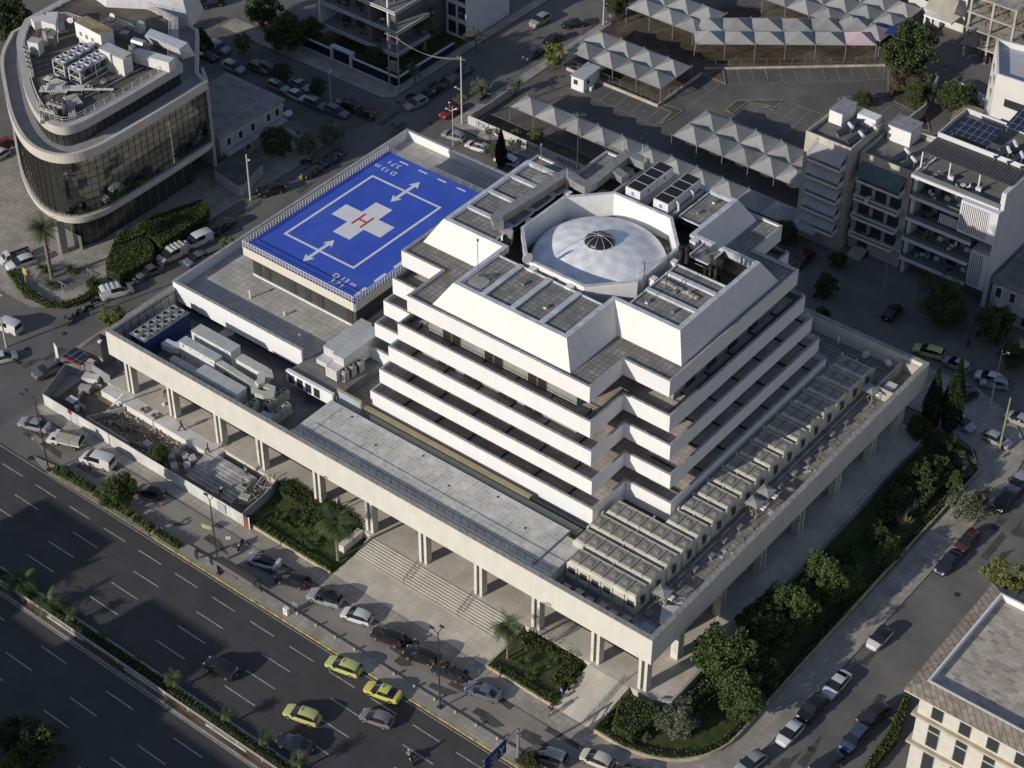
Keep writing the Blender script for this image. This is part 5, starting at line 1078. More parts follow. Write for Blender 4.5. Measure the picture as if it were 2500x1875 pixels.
def build_proto(kind):
    s=car_meshes(kind); st=s['st']; zb=.24; n=len(st)
    V=[];F=[]
    for x,bz,rz,hw in st:
        rw=hw*(.72 if kind!='van' else .82)
        up=rz>bz+.1
        pts=[(hw*.94,zb),(hw,zb+.22),(hw,bz-.12),(hw*.965,bz),(rw+.05 if up else hw*.8,rz-.05 if up else bz+.012),(rw*.80 if up else hw*.45,rz if up else bz+.045)]
        V+=[(x,-y,z) for y,z in pts]+[(x,y,z) for y,z in pts[::-1]]
    m=12; body=[];gl=[];roof=[]
    for i in range(n-1):
        ua=st[i][2]>st[i][1]+.1; ub=st[i+1][2]>st[i+1][1]+.1
        for k in range(m-1):
            f=(i*m+k,(i+1)*m+k,(i+1)*m+k+1,i*m+k+1)
            cab=ua or ub
            if cab and k in (3,7): 
                if kind=='van' and i<3: body.append(f)
                else: gl.append(f)
            elif cab and k in (4,5,6):
                if ua!=ub: (gl if k in(4,5,6) else body).append(f)
                else: roof.append(f)
            else: body.append(f)
        body.append((i*m+m-1,(i+1)*m+m-1,(i+1)*m,i*m))
    body+= [tuple(range(m)),tuple(range((n-1)*m,n*m))[::-1]]
    def mk(name,F_,smooth=False):
        me=bpy.data.meshes.new(name); me.from_pydata(V,[],F_); bm=bmesh.new(); bm.from_mesh(me)
        bmesh.ops.delete(bm,geom=[v for v in bm.verts if not v.link_faces],context='VERTS'); bm.normal_update(); bm.to_mesh(me); bm.free()
        me.materials.append(None); me.polygons.foreach_set('use_smooth',[True]*len(me.polygons)); me.set_sharp_from_angle(angle=R_(32)); return me
    L_=s['L']/2
    P=dict(body=mk('body',body),window=mk('window',gl),roof=mk('roof',roof))
    for k_ in P: 
        bm=bmesh.new(); bm.from_mesh(P[k_]); bmesh.ops.recalc_face_normals(bm,faces=bm.faces)
        bm.to_mesh(P[k_]); bm.free()
    w=MB().lathe((0,0,0),[(s['r']*.8,-.1),(s['r'],-.08),(s['r'],.08),(s['r']*.8,.1)],14,'y'); P['tyre']=w.mesh('wheel',blackm)
    P['rim']=MB().lathe((0,0,0),[(s['r']*.62,-.115),(s['r']*.62,.115)],10,'y').mesh('rim',M('alloy',(.35,.35,.36),.3,.05,1,metal=.6))
    zz=st[-2][1]-.06; P['head']=MB().box(-.1,.02,-.16,.16,-.07,.07).mesh('headlight',M('headlight_glass',(.6,.62,.65),.1,0,1,spec=.8))
    P['tail']=MB().box(-.03,.06,-.13,.13,-.11,.11).mesh('taillight',M('taillight_red',(.25,.01,.01),.2,0))
    P['mir']=MB().box(-.06,.06,-.09,.09,-.06,.06).mesh('mirror',blackm); P['plate']=MB().box(-.01,.01,-.24,.24,-.06,.06).mesh('number_plate',whitep)
    P['s']=s; CM[kind]=P; return P
paintm={}
def cpaint(n):
    C={'white':(.62,.62,.64),'silver':(.34,.35,.37),'grey':(.13,.13,.135),'black':(.012,.012,.014),'dark':(.03,.03,.033),'blue':(.05,.07,.13),'bluegrey':(.13,.16,.22),'darkblue':(.02,.025,.05),'red':(.20,.015,.015),'maroon':(.085,.025,.018),'taxi':(.60,.58,.12),'taxipale':(.52,.53,.19),'pinksilver':(.24,.21,.22),'cream':(.55,.54,.46),'brownblack':(.03,.014,.014),'beige':(.3,.28,.25),'orange':(.4,.12,.02)}
    if n not in paintm:
        m=M('paint_'+n,C[n],.28,0,1,metal=.15 if n in('silver','grey','pinksilver','bluegrey','dark') else 0,spec=.6); m.node_tree.nodes['Principled BSDF'].inputs['Coat Weight'].default_value=.5; paintm[n]=m
    return paintm[n]
cg=M('car_glass',(.015,.017,.02),.06,0,1,spec=.8)
def child(me,name,parent,mat=None,loc=(0,0,0)):
    o=bpy.data.objects.new(name,me); col.objects.link(o); o.parent=parent; o.location=loc
    if mat: o.material_slots[0].link='OBJECT'; o.material_slots[0].material=mat
    return o
CARN=0
def car(kind,colr,nose,tail,lab,group=None,name=None,cat=None,roof=None,extras=None,z=0.012,p=None,heading=None):
    P=CM.get(kind) or build_proto(kind); s=P['s']
    if p is None:
        a=at(*nose,.75); b=at(*tail,.75); c=(a+b)/2; hd=math.atan2(a.y-b.y,a.x-b.x)
        for q in (0,math.pi/2,math.pi,-math.pi/2,-math.pi):
            if abs(hd-q)<.14: hd=q+(hd-q)*.25
    else: c=Vector((*p,0)); hd=heading
    t=thing(name or 'parked_car',lab,cat or 'car',(c.x,c.y,z),hd,group)
    pm=cpaint(colr); body=child(P['body'],'body',t,pm); child(P['roof'],'roof',t,cpaint(roof) if roof else pm); child(P['window'],'window',t,cg)
    for x in s['wh']:
        for y in (-s['W']+.1,s['W']-.1):
            w_=child(P['tyre'],'wheel',t,None,(x,y,s['r'])); child(P['rim'],'rim',w_)
    zf=s['st'][-2][1]; zr=s['st'][1][1]; L_=s['L']/2
    for y in (-1,1):
        child(P['head'],'headlight',t,None,(s['st'][-2][0]-.02,y*s['st'][-2][3]*.72,zf+.0)); child(P['tail'],'taillight',t,None,(-L_+.04,y*s['st'][1][3]*.86,zr-.12)); child(P['mir'],'mirror',t,None,(.75,y*(s['W']+.07),s['st'][5][1]+.02))
    child(P['plate'],'number_plate',t,None,(-L_-.012,0,.6))
    if extras: extras(t,s)
    return t
def bars(t,s): 
    for x in (-.7,.2): MB().box(x-.04,x+.04,-.7,.7,1.5,1.58).build('roof_bar',blackm,t)
def vanbars(t,s):
    for x in (-1.9,-1.2,-.5,.2): MB().box(x-.05,x+.05,-.8,.8,2.0,2.06).build('roof_bar',white_m,t)
def spare(t,s): MB().lathe((-2.35,0,1.0),[(.3,-.1),(.36,-.06),(.36,.06),(.3,.1)],12,'x').build('spare_wheel',blackm,t)
def taxisign(t,s): MB().box(.0,.12,-.25,.25,1.5,1.62).build('taxi_sign',whitep,t)
def box_(t,s): MB().box(-.9,.3,-.35,.35,1.55,1.85).build('roof_box',blackm,t)
G1='cars parked along the service road'
car('sedan','silver',('a2',185,335),('a2',390,385),'silver sedan at the left end of the construction hoarding',G1)
car('van','white',('a2',705,630),('a2',935,705),'white panel van with ribbed roof parked by the hoarding',G1,'parked_van','van')
car('hatch','black',('a2',1175,900),('a2',1365,955),'black hatchback in tree shade beside the hoarding',G1)
car('sedan','white',('a2',2105,1475),('b2',195,1545),'white sedan with black glass roof beside the left garden wall',G1,roof='black')
car('wagon','black',('b3',215,30),('b3',430,95),'black car parked just behind the white sedan with the black roof',G1)
car('suv','silver',('b3',490,185),('b3',705,250),'silver crossover with black roof in front of the plaza',G1,roof='black')
car('hatch','white',('b3',750,330),('b3',985,405),'white hatchback in front of the stairs plaza',G1,z=.01)
car('suv','brownblack',('b3',1030,500),('b3',1240,585),'very dark brown-red car with a motorcycle behind it',G1,roof='black')
car('suv','black',('b3',1310,670),('b3',1510,735),'black compact crossover between the motorcycles and the lamp post',G1)
car('wagon','dark',('b3',1530,790),('b3',1760,880),'dark estate car with roof bars by the lamp post',G1,extras=bars)
car('sedan','bluegrey',('b3',1810,960),('b3',2065,1050),'blue-grey coupe-backed car at the right garden corner',G1)
car('suv','grey',('c3',225,1520),('c3',450,1590),'old grey off-roader with a spare wheel on its back door',G1,extras=spare,roof='silver')
car('hatch','cream',('c3',635,1530),('c3',865,1625),'cream hatchback at the curved corner garden wall',G1)
car('sedan','black',('c3',940,1660),('c3',1160,1750),'black car cut off by the bottom edge at the corner')
GB='vehicles driving on the boulevard'
car('wagon','taxipale',('b3',625,745),('b3',885,840),'pale yellow estate taxi nearest the island kerb',GB,'taxi','taxi',extras=taxisign)
car('sedan','taxi',('b3',950,960),('b3',1220,1060),'bright yellow taxi sedan at the island kerb',GB,'taxi','taxi',extras=taxisign)
car('wagon','taxipale',('b3',270,1155),('b3',540,1250),'pale yellow estate taxi in the middle lane',GB,'taxi','taxi',extras=taxisign)
car('hatch','pinksilver',('b3',915,1190),('b3',1155,1270),'pinkish silver hatchback right of the middle lane taxi',GB,'car')
car('sedan','darkblue',('b3',215,1400),('b3',475,1495),'dark sedan in the lane beside the median',GB,'car')
car('suv','black',('a3',1770,765),('a3',1960,855),'lone black car on the shaded boulevard',GB,'car')
G2='cars parked on the side street'
def c2_(k,c,n,t,l,**kw): return car(k,c,n,t,l,G2,**kw)
c2_('hatch','silver',('c3',2000,1645),('c3',2100,1570),'silver compact car at the bottom of the side street')
c2_('hatch','white',('d3',170,1420),('d3',310,1290),'white hatchback, lowest of the cars on the left kerb')
c2_('suv','black',('d3',355,1215),('d3',490,1090),'black crossover between two white cars on the side street')
c2_('sedan','white',('d3',560,1020),('d3',700,875),'white sedan ahead of the black crossover on the side street')
c2_('hatch','white',('d3',925,615),('d3',1065,490),'white hatchback with black roof alone on the side street',roof='black')
c2_('suv','dark',('d3',865,1260),('d3',1010,1160),'dark burgundy-roofed crossover beside the hedge',roof='brownblack')
c2_('wagon','blue',('d3',715,1465),('d3',845,1345),'blue car on the right kerb by the hedge')
c2_('wagon','dark',('d3',470,1660),('d3',625,1575),'dark car behind the blue one at the bottom edge')
c2_('wagon','maroon',('d2',1665,1405),('d2',1800,1290),'red-brown car with bright roof rack on the side street',extras=bars)
c2_('sedan','darkblue',('d2',1505,1590),('d2',1635,1465),'navy sedan parked below the red-brown car')
c2_('suv','black',('d2',2000,1060),('d2',2110,950),'black car beside the grey-green tree')
c2_('wagon','silver',('d2',2120,905),('d2',2205,800),'silver car behind the black one beside the grey-green tree')
c2_('hatch','silver',('d2',2060,530),('d2',1910,445),'small silver car by the leaning pole at the corner')
c2_('sedan','silver',('d2',2105,290),('d2',2250,350),'silver sedan at the right edge on the back street')
c2_('wagon','silver',('d2',1730,375),('d2',1630,310),'silver car half hidden behind the cypresses')
c2_('suv','dark',('d2',1650,150),('d2',1740,110),'dark car behind the cypress tops')
c2_('hatch','silver',('d2',1900,0),('d2',2030,20),'silver car at the back street beyond the cypresses')
G3='cars behind the hospital'
def c3_(k,c,n,t,l,**kw): return car(k,c,n,t,l,G3,**kw)
c3_('suv','maroon',('d1',285,645),('d1',410,545),'dark red car on the shaded forecourt of the cream apartments')
c3_('hatch','black',('d1',1140,990),('d1',1075,1080),'black hatchback backed onto the kerb by the ramp wall')
c3_('wagon','taxipale',('d1',1310,1340),('d1',1505,1395),'pale yellow taxi in the shaded back street',name='taxi',cat='taxi')
c3_('hatch','silver',('d1',1560,1445),('d1',1730,1505),'old grey hatchback behind the shaded taxi')
c3_('hatch','white',('d1',1820,1560),('d1',2020,1620),'white hatchback nearest the lamp on the back street')
G4='cars around the crossroads'
def c4_(k,c,n,t,l,**kw): return car(k,c,n,t,l,G4,**kw)
c4_('wagon','silver',('b0',270,755),('b0',140,690),'silver estate, left one of the row on the back street'); c4_('hatch','white',('b0',440,835),('b0',290,765),'white hatchback second in the back street row'); c4_('suv','grey',('b0',590,905),('b0',455,840),'grey car with silver roof third in the back street row',roof='silver'); c4_('wagon','bluegrey',('b0',765,965),('b0',635,900),'pale grey-green car fourth in the back street row')
c4_('sedan','silver',('b0',450,745),('b0',330,680),'pale car half hidden behind a round street tree'); c4_('suv','black',('b0',730,860),('b0',865,910),'black crossover behind the dark red hatchback'); c4_('hatch','maroon',('b0',875,930),('b0',1015,975),'dark red hatchback at the mouth of the back street')
c4_('hatch','white',('b0',285,960),('b0',175,895),'white car partly behind the low house roof'); c4_('suv','grey',('b0',20,520),('b0',140,580),'grey car under a street tree at the left of the back street')
c4_('wagon','silver',('b0',1290,900),('b0',1440,830),'silver estate at the corner of the walled garden'); c4_('suv','black',('b0',1435,805),('b0',1565,735),'black car second from the garden corner'); c4_('wagon','grey',('b0',1565,725),('b0',1695,655),'grey car third from the garden corner'); c4_('wagon','blue',('b0',1700,640),('b0',1825,570),'blue-grey car fourth from the garden corner')
c4_('sedan','red',('b0',1595,965),('b0',1725,900),'red car under the trees left of the concrete pole'); c4_('hatch','silver',('b0',1605,1115),('b0',1765,1160),'silver hatchback on the sunny corner by the parking sign'); c4_('hatch','white',('b0',1810,1205),('b0',1955,1250),'small white car with black roof box behind the hospital',extras=box_); c4_('hatch','white',('b0',2080,1330),('b0',2180,1360),'white car glimpsed behind the cypress')
c4_('sedan','darkblue',('b0',600,1365),('b0',740,1290),'dark blue car below the roadside trees'); c4_('sedan','dark',('b0',420,1475),('b0',575,1395),'dark grey car beside the yellow barrier'); c4_('suv','black',('b0',65,1620),('b0',215,1580),'black car with glowing headlight below the yellow barriers')
c4_('suv','beige',('c0',195,205),('c0',345,130),'beige crossover on the upper street'); t=c4_('sedan','black',('c0',465,205),('c0',655,180),'black pickup with roof rack driving on the upper street',extras=bars); c4_('sedan','dark',('c0',150,480),('c0',275,415),'dark saloon parked left of the yellow-green tree'); c4_('hatch','black',('c0',335,340),('c0',440,300),'black car half behind the yellow-green tree'); c4_('suv','black',('c0',855,15),('c0',960,-10),'black car at the top edge by the concrete pole')
c4_('suv','silver',('a0',1920,425),('a0',1775,370),'silver crossover between two street trees at top left'); c4_('wagon','silver',('a0',2050,590),('a0',1890,530),'silver people carrier at the left of the back street'); c4_('sedan','dark',('a0',1810,485),('a0',1670,430),'dark car parked beside the silver people carrier'); c4_('wagon','grey',('a0',2250,590),('a0',2120,540),'dark car at the edge of the low house roof')
c4_('wagon','black',('a0',1640,20),('a0',1740,0),'black car at the top edge, left one of two'); c4_('suv','black',('a0',1730,30),('a0',1850,10),'black car at the top edge, right one of two')
G5='vehicles on the left street'
def c5_(k,c,n,t,l,**kw): return car(k,c,n,t,l,G5,**kw)
c5_('suv','dark',('a1',1790,365),('a1',1950,270),'dark crossover at the end of the clipped hedge'); c5_('van','white',('a1',1570,480),('a1',1755,400),'white van with a blue emblem behind its windscreen',name='parked_van',cat='van'); c5_('van','cream',('a1',1360,600),('a1',1535,515),'off-white van with roof rack bars between two white vans',name='parked_van',cat='van',extras=vanbars); c5_('hatch','bluegrey',('a1',1580,625),('a1',1735,550),'blue-grey car driving past the white vans'); c5_('sedan','grey',('a1',1165,735),('a1',1345,655),'dark grey sedan parked below the off-white van'); c5_('van','white',('a1',1100,835),('a1',870,895),'large white van with ladder rails and back doors facing us',name='parked_van',cat='van',extras=vanbars)
c5_('suv','white',('a1',75,660),('a1',275,590),'white crossover beside the palm island'); c5_('van','white',('a1',-50,1120),('a1',145,1190),'white van at the left edge with dark rear window',name='parked_van',cat='van'); c5_('hatch','white',('a1',110,1400),('a1',-60,1440),'white car cut off by the left edge above the corner'); c5_('suv','grey',('a1',300,1575),('a1',500,1480),'dark grey crossover by the kiosk and banner'); c5_('hatch','red',('a0',-40,1230),('a0',70,1190),'red car at the left edge beside the curved building'); c5_('hatch','white',('a0',-60,1330),('a0',30,1280),'white car at the left edge in front of the red one')
def truck(nose,tail,lab,kind):
    a=at(*nose,.8); b=at(*tail,.8); c=(a+b)/2; hd=math.atan2(a.y-b.y,a.x-b.x); t=thing('pickup_truck',lab,'truck',(c.x,c.y,.012),hd); w=cpaint('white')
    mb=MB(); x=[(.9,1.0,1.75),(2.0,1.0,1.0),(2.5,.75,.75)]
    mb.add([(.95,-.85,.35),(2.5,-.8,.35),(2.5,-.8,.85),(1.95,-.82,1.1),(1.5,-.7,1.8),(.95,-.72,1.85),(.95,.85,.35),(2.5,.8,.35),(2.5,.8,.85),(1.95,.82,1.1),(1.5,.7,1.8),(.95,.72,1.85)],[(0,1,2,3,4,5),(11,10,9,8,7,6),(0,6,7,1),(1,7,8,2),(2,8,9,3),(3,9,10,4),(4,10,11,5),(5,11,6,0)]); mb.build('cab',w,t)
    MB().add([(1.97,-.7,1.14),(1.97,.7,1.14),(1.55,.62,1.72),(1.55,-.62,1.72)],[(0,1,2,3)]).add([(1.05,-.86,1.15),(1.8,-.845,1.15),(1.45,-.74,1.7),(1.05,-.75,1.72)],[(0,1,2,3)]).add([(1.05,.86,1.15),(1.8,.845,1.15),(1.45,.74,1.7),(1.05,.75,1.72)],[(3,2,1,0)]).build('window',cg,t)
    if kind=='canvas':
        cv=M('canvas_tarp',(.30,.30,.25),.85,.08,1,lines=(('xy',1.0,.03),)); MB().box(-2.4,.9,-.85,.85,.75,1.0).build('bed',w,t)
        MB().add([(-2.4,-.86,1.0),(.88,-.86,1.0),(.88,-.86,1.75),(-2.4,-.86,1.75),(-2.4,0,2.1),(.88,0,2.1),(-2.4,.86,1.0),(.88,.86,1.0),(.88,.86,1.75),(-2.4,.86,1.75)],[(0,1,2,3),(3,2,5,4),(4,5,8,9),(9,8,7,6),(1,7,8,5,2)]).build('canvas_cover',cv,t); MB().box(-2.41,-2.39,-.8,.8,1.0,1.75).build('rear_opening',blackm,t)
    else:
        MB().box(-2.5,.85,-.88,.88,.7,.78).box(-2.5,.85,-.9,-.85,.78,1.1).box(-2.5,.85,.85,.9,.78,1.1).box(-2.5,-2.45,-.9,.9,.78,1.1).build('bed',M('truck_bed',(.13,.12,.11),.8,.2,1),t); MB().box(-1.6,-.2,-.5,.4,.78,1.0).build('tool_box',greym,t)
    for x_ in (-1.6,1.5):
        for y in (-.8,.8):
            w_=MB().lathe((x_,y,.33),[(.26,-.1),(.33,-.08),(.33,.08),(.26,.1)],12,'y').build('wheel',blackm,t); MB().lathe((x_,y,.33),[(.18,-.11),(.18,.11)],8,'y').build('rim',greym,w_)
truck(('a2',420,470),('a2',690,530),'white pickup with a grey canvas cover parked by the hoarding','canvas'); truck(('a1',-10,620),('a1',270,520),'white flatbed truck with a dark loading bed at the left edge','flat')
def motorbike(tl,hd,lab,colr=(.02,.02,.02),z=0):
    p=at(*tl,.4); t=thing('motorcycle',lab,'motorcycle',(p.x,p.y,z),hd); m=M('bike_'+str(colr),colr,.4,0)
    for x in (-.68,.68): w_=MB().lathe((x,0,.31),[(.22,-.06),(.31,-.04),(.31,.04),(.22,.06)],12,'y').build('wheel',blackm,t); MB().lathe((x,0,.31),[(.05,-.07),(.05,.07)],6,'y').build('hub',greym,w_)
    MB().add([(-.7,-.1,.72),(-.1,-.16,.55),(.45,-.14,.75),(.5,-.1,.5),(0,-.14,.3),(-.7,.1,.72),(-.1,.16,.55),(.45,.14,.75),(.5,.1,.5),(0,.14,.3),(-.2,0,.82),(.3,0,.95)],[(0,1,10),(10,1,2,11),(1,4,3,2),(0,4,1),(5,10,6),(10,11,7,6),(6,7,8,9),(5,6,9),(0,10,5),(11,2,7),(2,3,8,7),(3,4,9,8),(0,5,9,4)]).build('body',m,t)
    MB().box(-.75,-.05,-.13,.13,.74,.84).build('seat',blackm,t); MB().tube((.35,-.36,1.0),(.35,.36,1.0),.025,5).build('handlebar',greym,t); MB().tube((.68,0,.31),(.38,0,1.0),.04,5).build('fork',greym,t); MB().box(.45,.55,-.09,.09,.78,.95).build('headlight',MATS['headlight_glass'],t); return t
for k,(tl,hd,l,c) in enumerate(((('b3',1258,605),-2.4,'black motorcycle right behind the dark brown-red car, left one',(.02,.02,.02)),(('b3',1325,590),.6,'black motorcycle beside its neighbour near the lamp post, right one',(.02,.02,.02)),(('a2',2030,1385),-1.2,'dark scooter on the service road near the white sedan',(.03,.03,.035)),(('a1',1128,775),-.4,'dark motorcycle between the large white van and the grey sedan',(.02,.02,.02)),(('a1',560,1118),-.5,'motorcycle standing alone nearest the corner, left one of the street group',(.03,.03,.08)),(('a1',615,1085),2.5,'dark scooter with top case next to the lone motorcycle',(.03,.03,.03)),(('a1',690,1035),1.3,'white and black motorcycle at the kerb of the palm island',(.3,.3,.32)),(('a1',745,1010),1.4,'black motorcycle second from the right at the palm island kerb',(.02,.02,.02)),(('a1',800,955),1.5,'rightmost motorcycle at the palm island kerb',(.06,.05,.05)),(('b0',440,1365),.9,'black motorcycle on the pavement behind the dark grey car',(.02,.02,.02)),(('b0',1960,820),1.2,'dark scooter on the pavement beside the car park fence',(.02,.02,.02)),(('b0',1325,810),1.2,'scooter on the kerb corner by the silver estate',(.02,.02,.02)),(('d1',490,910),.5,'scooter beside the round tree behind the hospital',(.2,.03,.03)))): motorbike(tl,hd,l,c,.13 if k in(0,) else .012)
motorbike(('b3',1320,1580),2.65,'yellow and black motorcycle ridden on the boulevard',(.6,.45,.03))
# ================= VEGETATION =================
def leafquad(V,F,p,s,rr,up=.3):
    a=Vector((rr.gauss(0,1),rr.gauss(0,1),rr.gauss(0,1))).normalized(); b=a.orthogonal().normalized(); b.rotate(Matrix.Rotation(rr.uniform(0,6.28),3,a)); c=a.cross(b)
    n=len(V); V+= [p-b*s-c*s*.45,p+b*s-c*s*.5,p+b*s*.8+c*s*.5,p-b*s*.7+c*s*.55]; F.append((n,n+1,n+2,n+3))
def crown_mesh(seed,rx,rz,nb,nl,ls,mat,hollow=.55,droop=0,up=0):
    rr=random.Random(seed); V=[];F=[]; cl=[]
    for k in range(nb):
        u=rr.uniform(-1,1) if not up else rr.uniform(-.6,1); a=rr.uniform(0,6.28); q=math.sqrt(max(0,1-u*u)); d=rr.uniform(hollow,1)*rr.uniform(.75,1.15)
        c=Vector((q*math.cos(a)*rx*d,q*math.sin(a)*rx*d,u*rz*d)); r=rx*rr.uniform(.13,.30); cl.append((c,r))
        for j in range(nl//nb):
            v=Vector((rr.gauss(0,1),rr.gauss(0,1),rr.gauss(0,.8))).normalized()*r*rr.uniform(.55,1.05)
            if droop: v.z-=rr.uniform(0,droop)*r*2
            leafquad(V,F,c+v,ls*rr.uniform(.6,1.3),rr)
    me=bpy.data.meshes.new('crown'); me.from_pydata([tuple(v) for v in V],[],F); me.materials.append(mat); return me,cl
def tree_proto(seed,rx,rz,h,mat,nb=26,nl=2600,ls=.16,name='tree',hollow=.55,droop=0):
    t=empty(name,(0,0,-500)); me,cl=crown_mesh(seed,rx,rz,nb,nl,ls,mat,hollow,droop)
    child(me,'crown',t,None,(0,0,h-rz)); rr=random.Random(seed+1)
    mb=MB(); base=max(.09,rx*.06); top=(rr.uniform(-.2,.2),rr.uniform(-.2,.2),h-rz*1.3); mb.tube((0,0,0),top,base,7,base*.7)
    for c,r in cl[::3]: mid=(c.x*.3,c.y*.3,h-rz+c.z*.3-.3*rz); mb.tube(top,mid,base*.5,5,base*.35); mb.tube(mid,(c.x*.95,c.y*.95,h-rz+c.z*.95),base*.35,4,base*.1)
    mb.build('trunk',bark,t); return t
TP={}
def tree(kind,tl,zc,sc,lab,name='tree',cat='tree',group=None,rz=None,z=0,xy=None,szz=None):
    src=TP[kind]; h0,rz0=src['h0'],src['rz0']
    if xy is None: p=at(*tl,zc)
    else: p=Vector((*xy,0))
    t=dup(src,(p.x,p.y,z),rz if rz is not None else random.Random(lab).uniform(0,6.28),lab,group)
    t.name=name; q_=random.Random(lab+'s'); t.scale=(sc*q_.uniform(.88,1.14),sc*q_.uniform(.88,1.14),szz or sc*q_.uniform(.9,1.1)); t['category']=cat
    for k_ in ('h0','rz0'):
        if k_ in t: del t[k_]
    return t
def proto(kind,*a,**k):
    t=tree_proto(*a,**k); t['h0']=a[3]; t['rz0']=a[2]; TP[kind]=t
proto('dense',1,2.7,2.3,5.6,mtree['green_leaf'],70,11000,.105)
proto('dark',2,2.5,2.1,5.0,mtree['dark_leaf'],66,10000,.105)
proto('lime',3,2.0,2.2,5.0,mtree['lime_leaf'],46,6500,.095)
proto('grey',4,2.6,1.9,4.6,mtree['grey_leaf'],44,7500,.095,hollow=.4,droop=.5)
proto('thin',5,1.8,1.6,4.6,mtree['grey_leaf'],24,2600,.085,hollow=.3)
proto('willow',6,3.4,3.0,7.0,mtree['dark_leaf'],70,12000,.10,hollow=.35,droop=1.0)
proto('sapl',7,.7,.9,2.6,mtree['green_leaf'],10,500,.09)
proto('brown',8,2,1.4,3.6,mtree['brown_leaf'],18,1800,.12,hollow=.3)
def cyp():
    t=empty('cypress',(0,0,-500)); rr=random.Random(9); V=[];F=[]
    for k in range(5200):
        z=rr.random()**.8; r=1.0*min(1,(1-z)*1.7+.04)*(.55+.45*min(1,z*5)); a=rr.uniform(0,6.28); d=r*rr.uniform(.75,1.08)*(1+.12*math.sin(a*5+z*9)); leafquad(V,F,Vector((d*math.cos(a),d*math.sin(a),.6+z*9.4)),.13,rr)
    me=bpy.data.meshes.new('crown'); me.from_pydata([tuple(v) for v in V],[],F); me.materials.append(mtree['cypress_leaf']); child(me,'crown',t); MB().tube((0,0,0),(0,0,8.8),.22,7,.08).build('trunk',bark,t); t['h0']=10; t['rz0']=5; TP['cypress']=t
cyp()
def palm_proto(kind,h,nf,fl,seed,mat,droopy=.8,leafw=.5,trunk=.2,fan=False):
    t=empty('palm_tree',(0,0,-500)); rr=random.Random(seed); V=[];F=[]
    for k in range(nf):
        a=k*2.399+rr.uniform(-.2,.2); el=rr.uniform(-.35,1.15); L_=fl*rr.uniform(.8,1.1); p=Vector((0,0,h)); d=Vector((math.cos(a)*math.cos(el),math.sin(a)*math.cos(el),math.sin(el))); side=Vector((-math.sin(a),math.cos(a),0))
        ns=9; prev=None
        for i in range(ns+1):
            q=p.copy(); wv=leafw*(math.sin(math.pi*(.12+.83*i/ns)))*(1 if not fan else (0.15 if i<5 else 1.4))
            if prev is not None:
                pq,pw=prev
                for s in (-1,1):
                    for m_ in range(2):
                        u=m_/2; a0=pq.lerp(q,u); a1=pq.lerp(q,u+.32); tip=pq.lerp(q,u+.9)+side*s*(pw+wv)/2-Vector((0,0,.28*wv)); n=len(V); V+=[a0,a1,tip]; F.append((n,n+1,n+2))
            prev=(q,wv); p=p+d*(L_/ns); d=(d-Vector((0,0,droopy*1.0/ns*1.6))).normalized()
    me=bpy.data.meshes.new('fronds'); me.from_pydata([tuple(v) for v in V],[],F); me.materials.append(mat); child(me,'frond_crown',t)
    if h>.6:
        mb=MB(); mb.lathe((0,0,0),[(trunk*1.3,0),(trunk,.5)]+[(trunk*(1 if i%2 else 1.12),.5+(h-.6)*i/10) for i in range(1,11)]+[(trunk*1.5,h-.1),(trunk*.6,h+.2)],8); mb.build('trunk',M('palm_bark',(.28,.24,.19),.9,.25,3),t)
    t['h0']=h; t['rz0']=0; TP[kind]=t
palm_proto('palm',6.0,40,2.9,11,mtree['palm_leaf'],.9,.85,.17); palm_proto('tallpalm',8.6,54,2.5,12,mtree['palm_leaf'],.8,.6,.24); palm_proto('fanpalm',5.2,60,2.3,13,mtree['palm_leaf'],.7,.7,.3,True); palm_proto('lowpalm',1.2,34,2.3,14,mtree['palm_leaf'],.75,.5,.25); palm_proto('cycad',.5,44,1.35,15,mtree['palm_leaf'],.5,.4,.2); palm_proto('dwarf',1.6,26,1.0,16,mtree['palm_leaf'],.8,.45,.12)
GT='trees around the hospital'
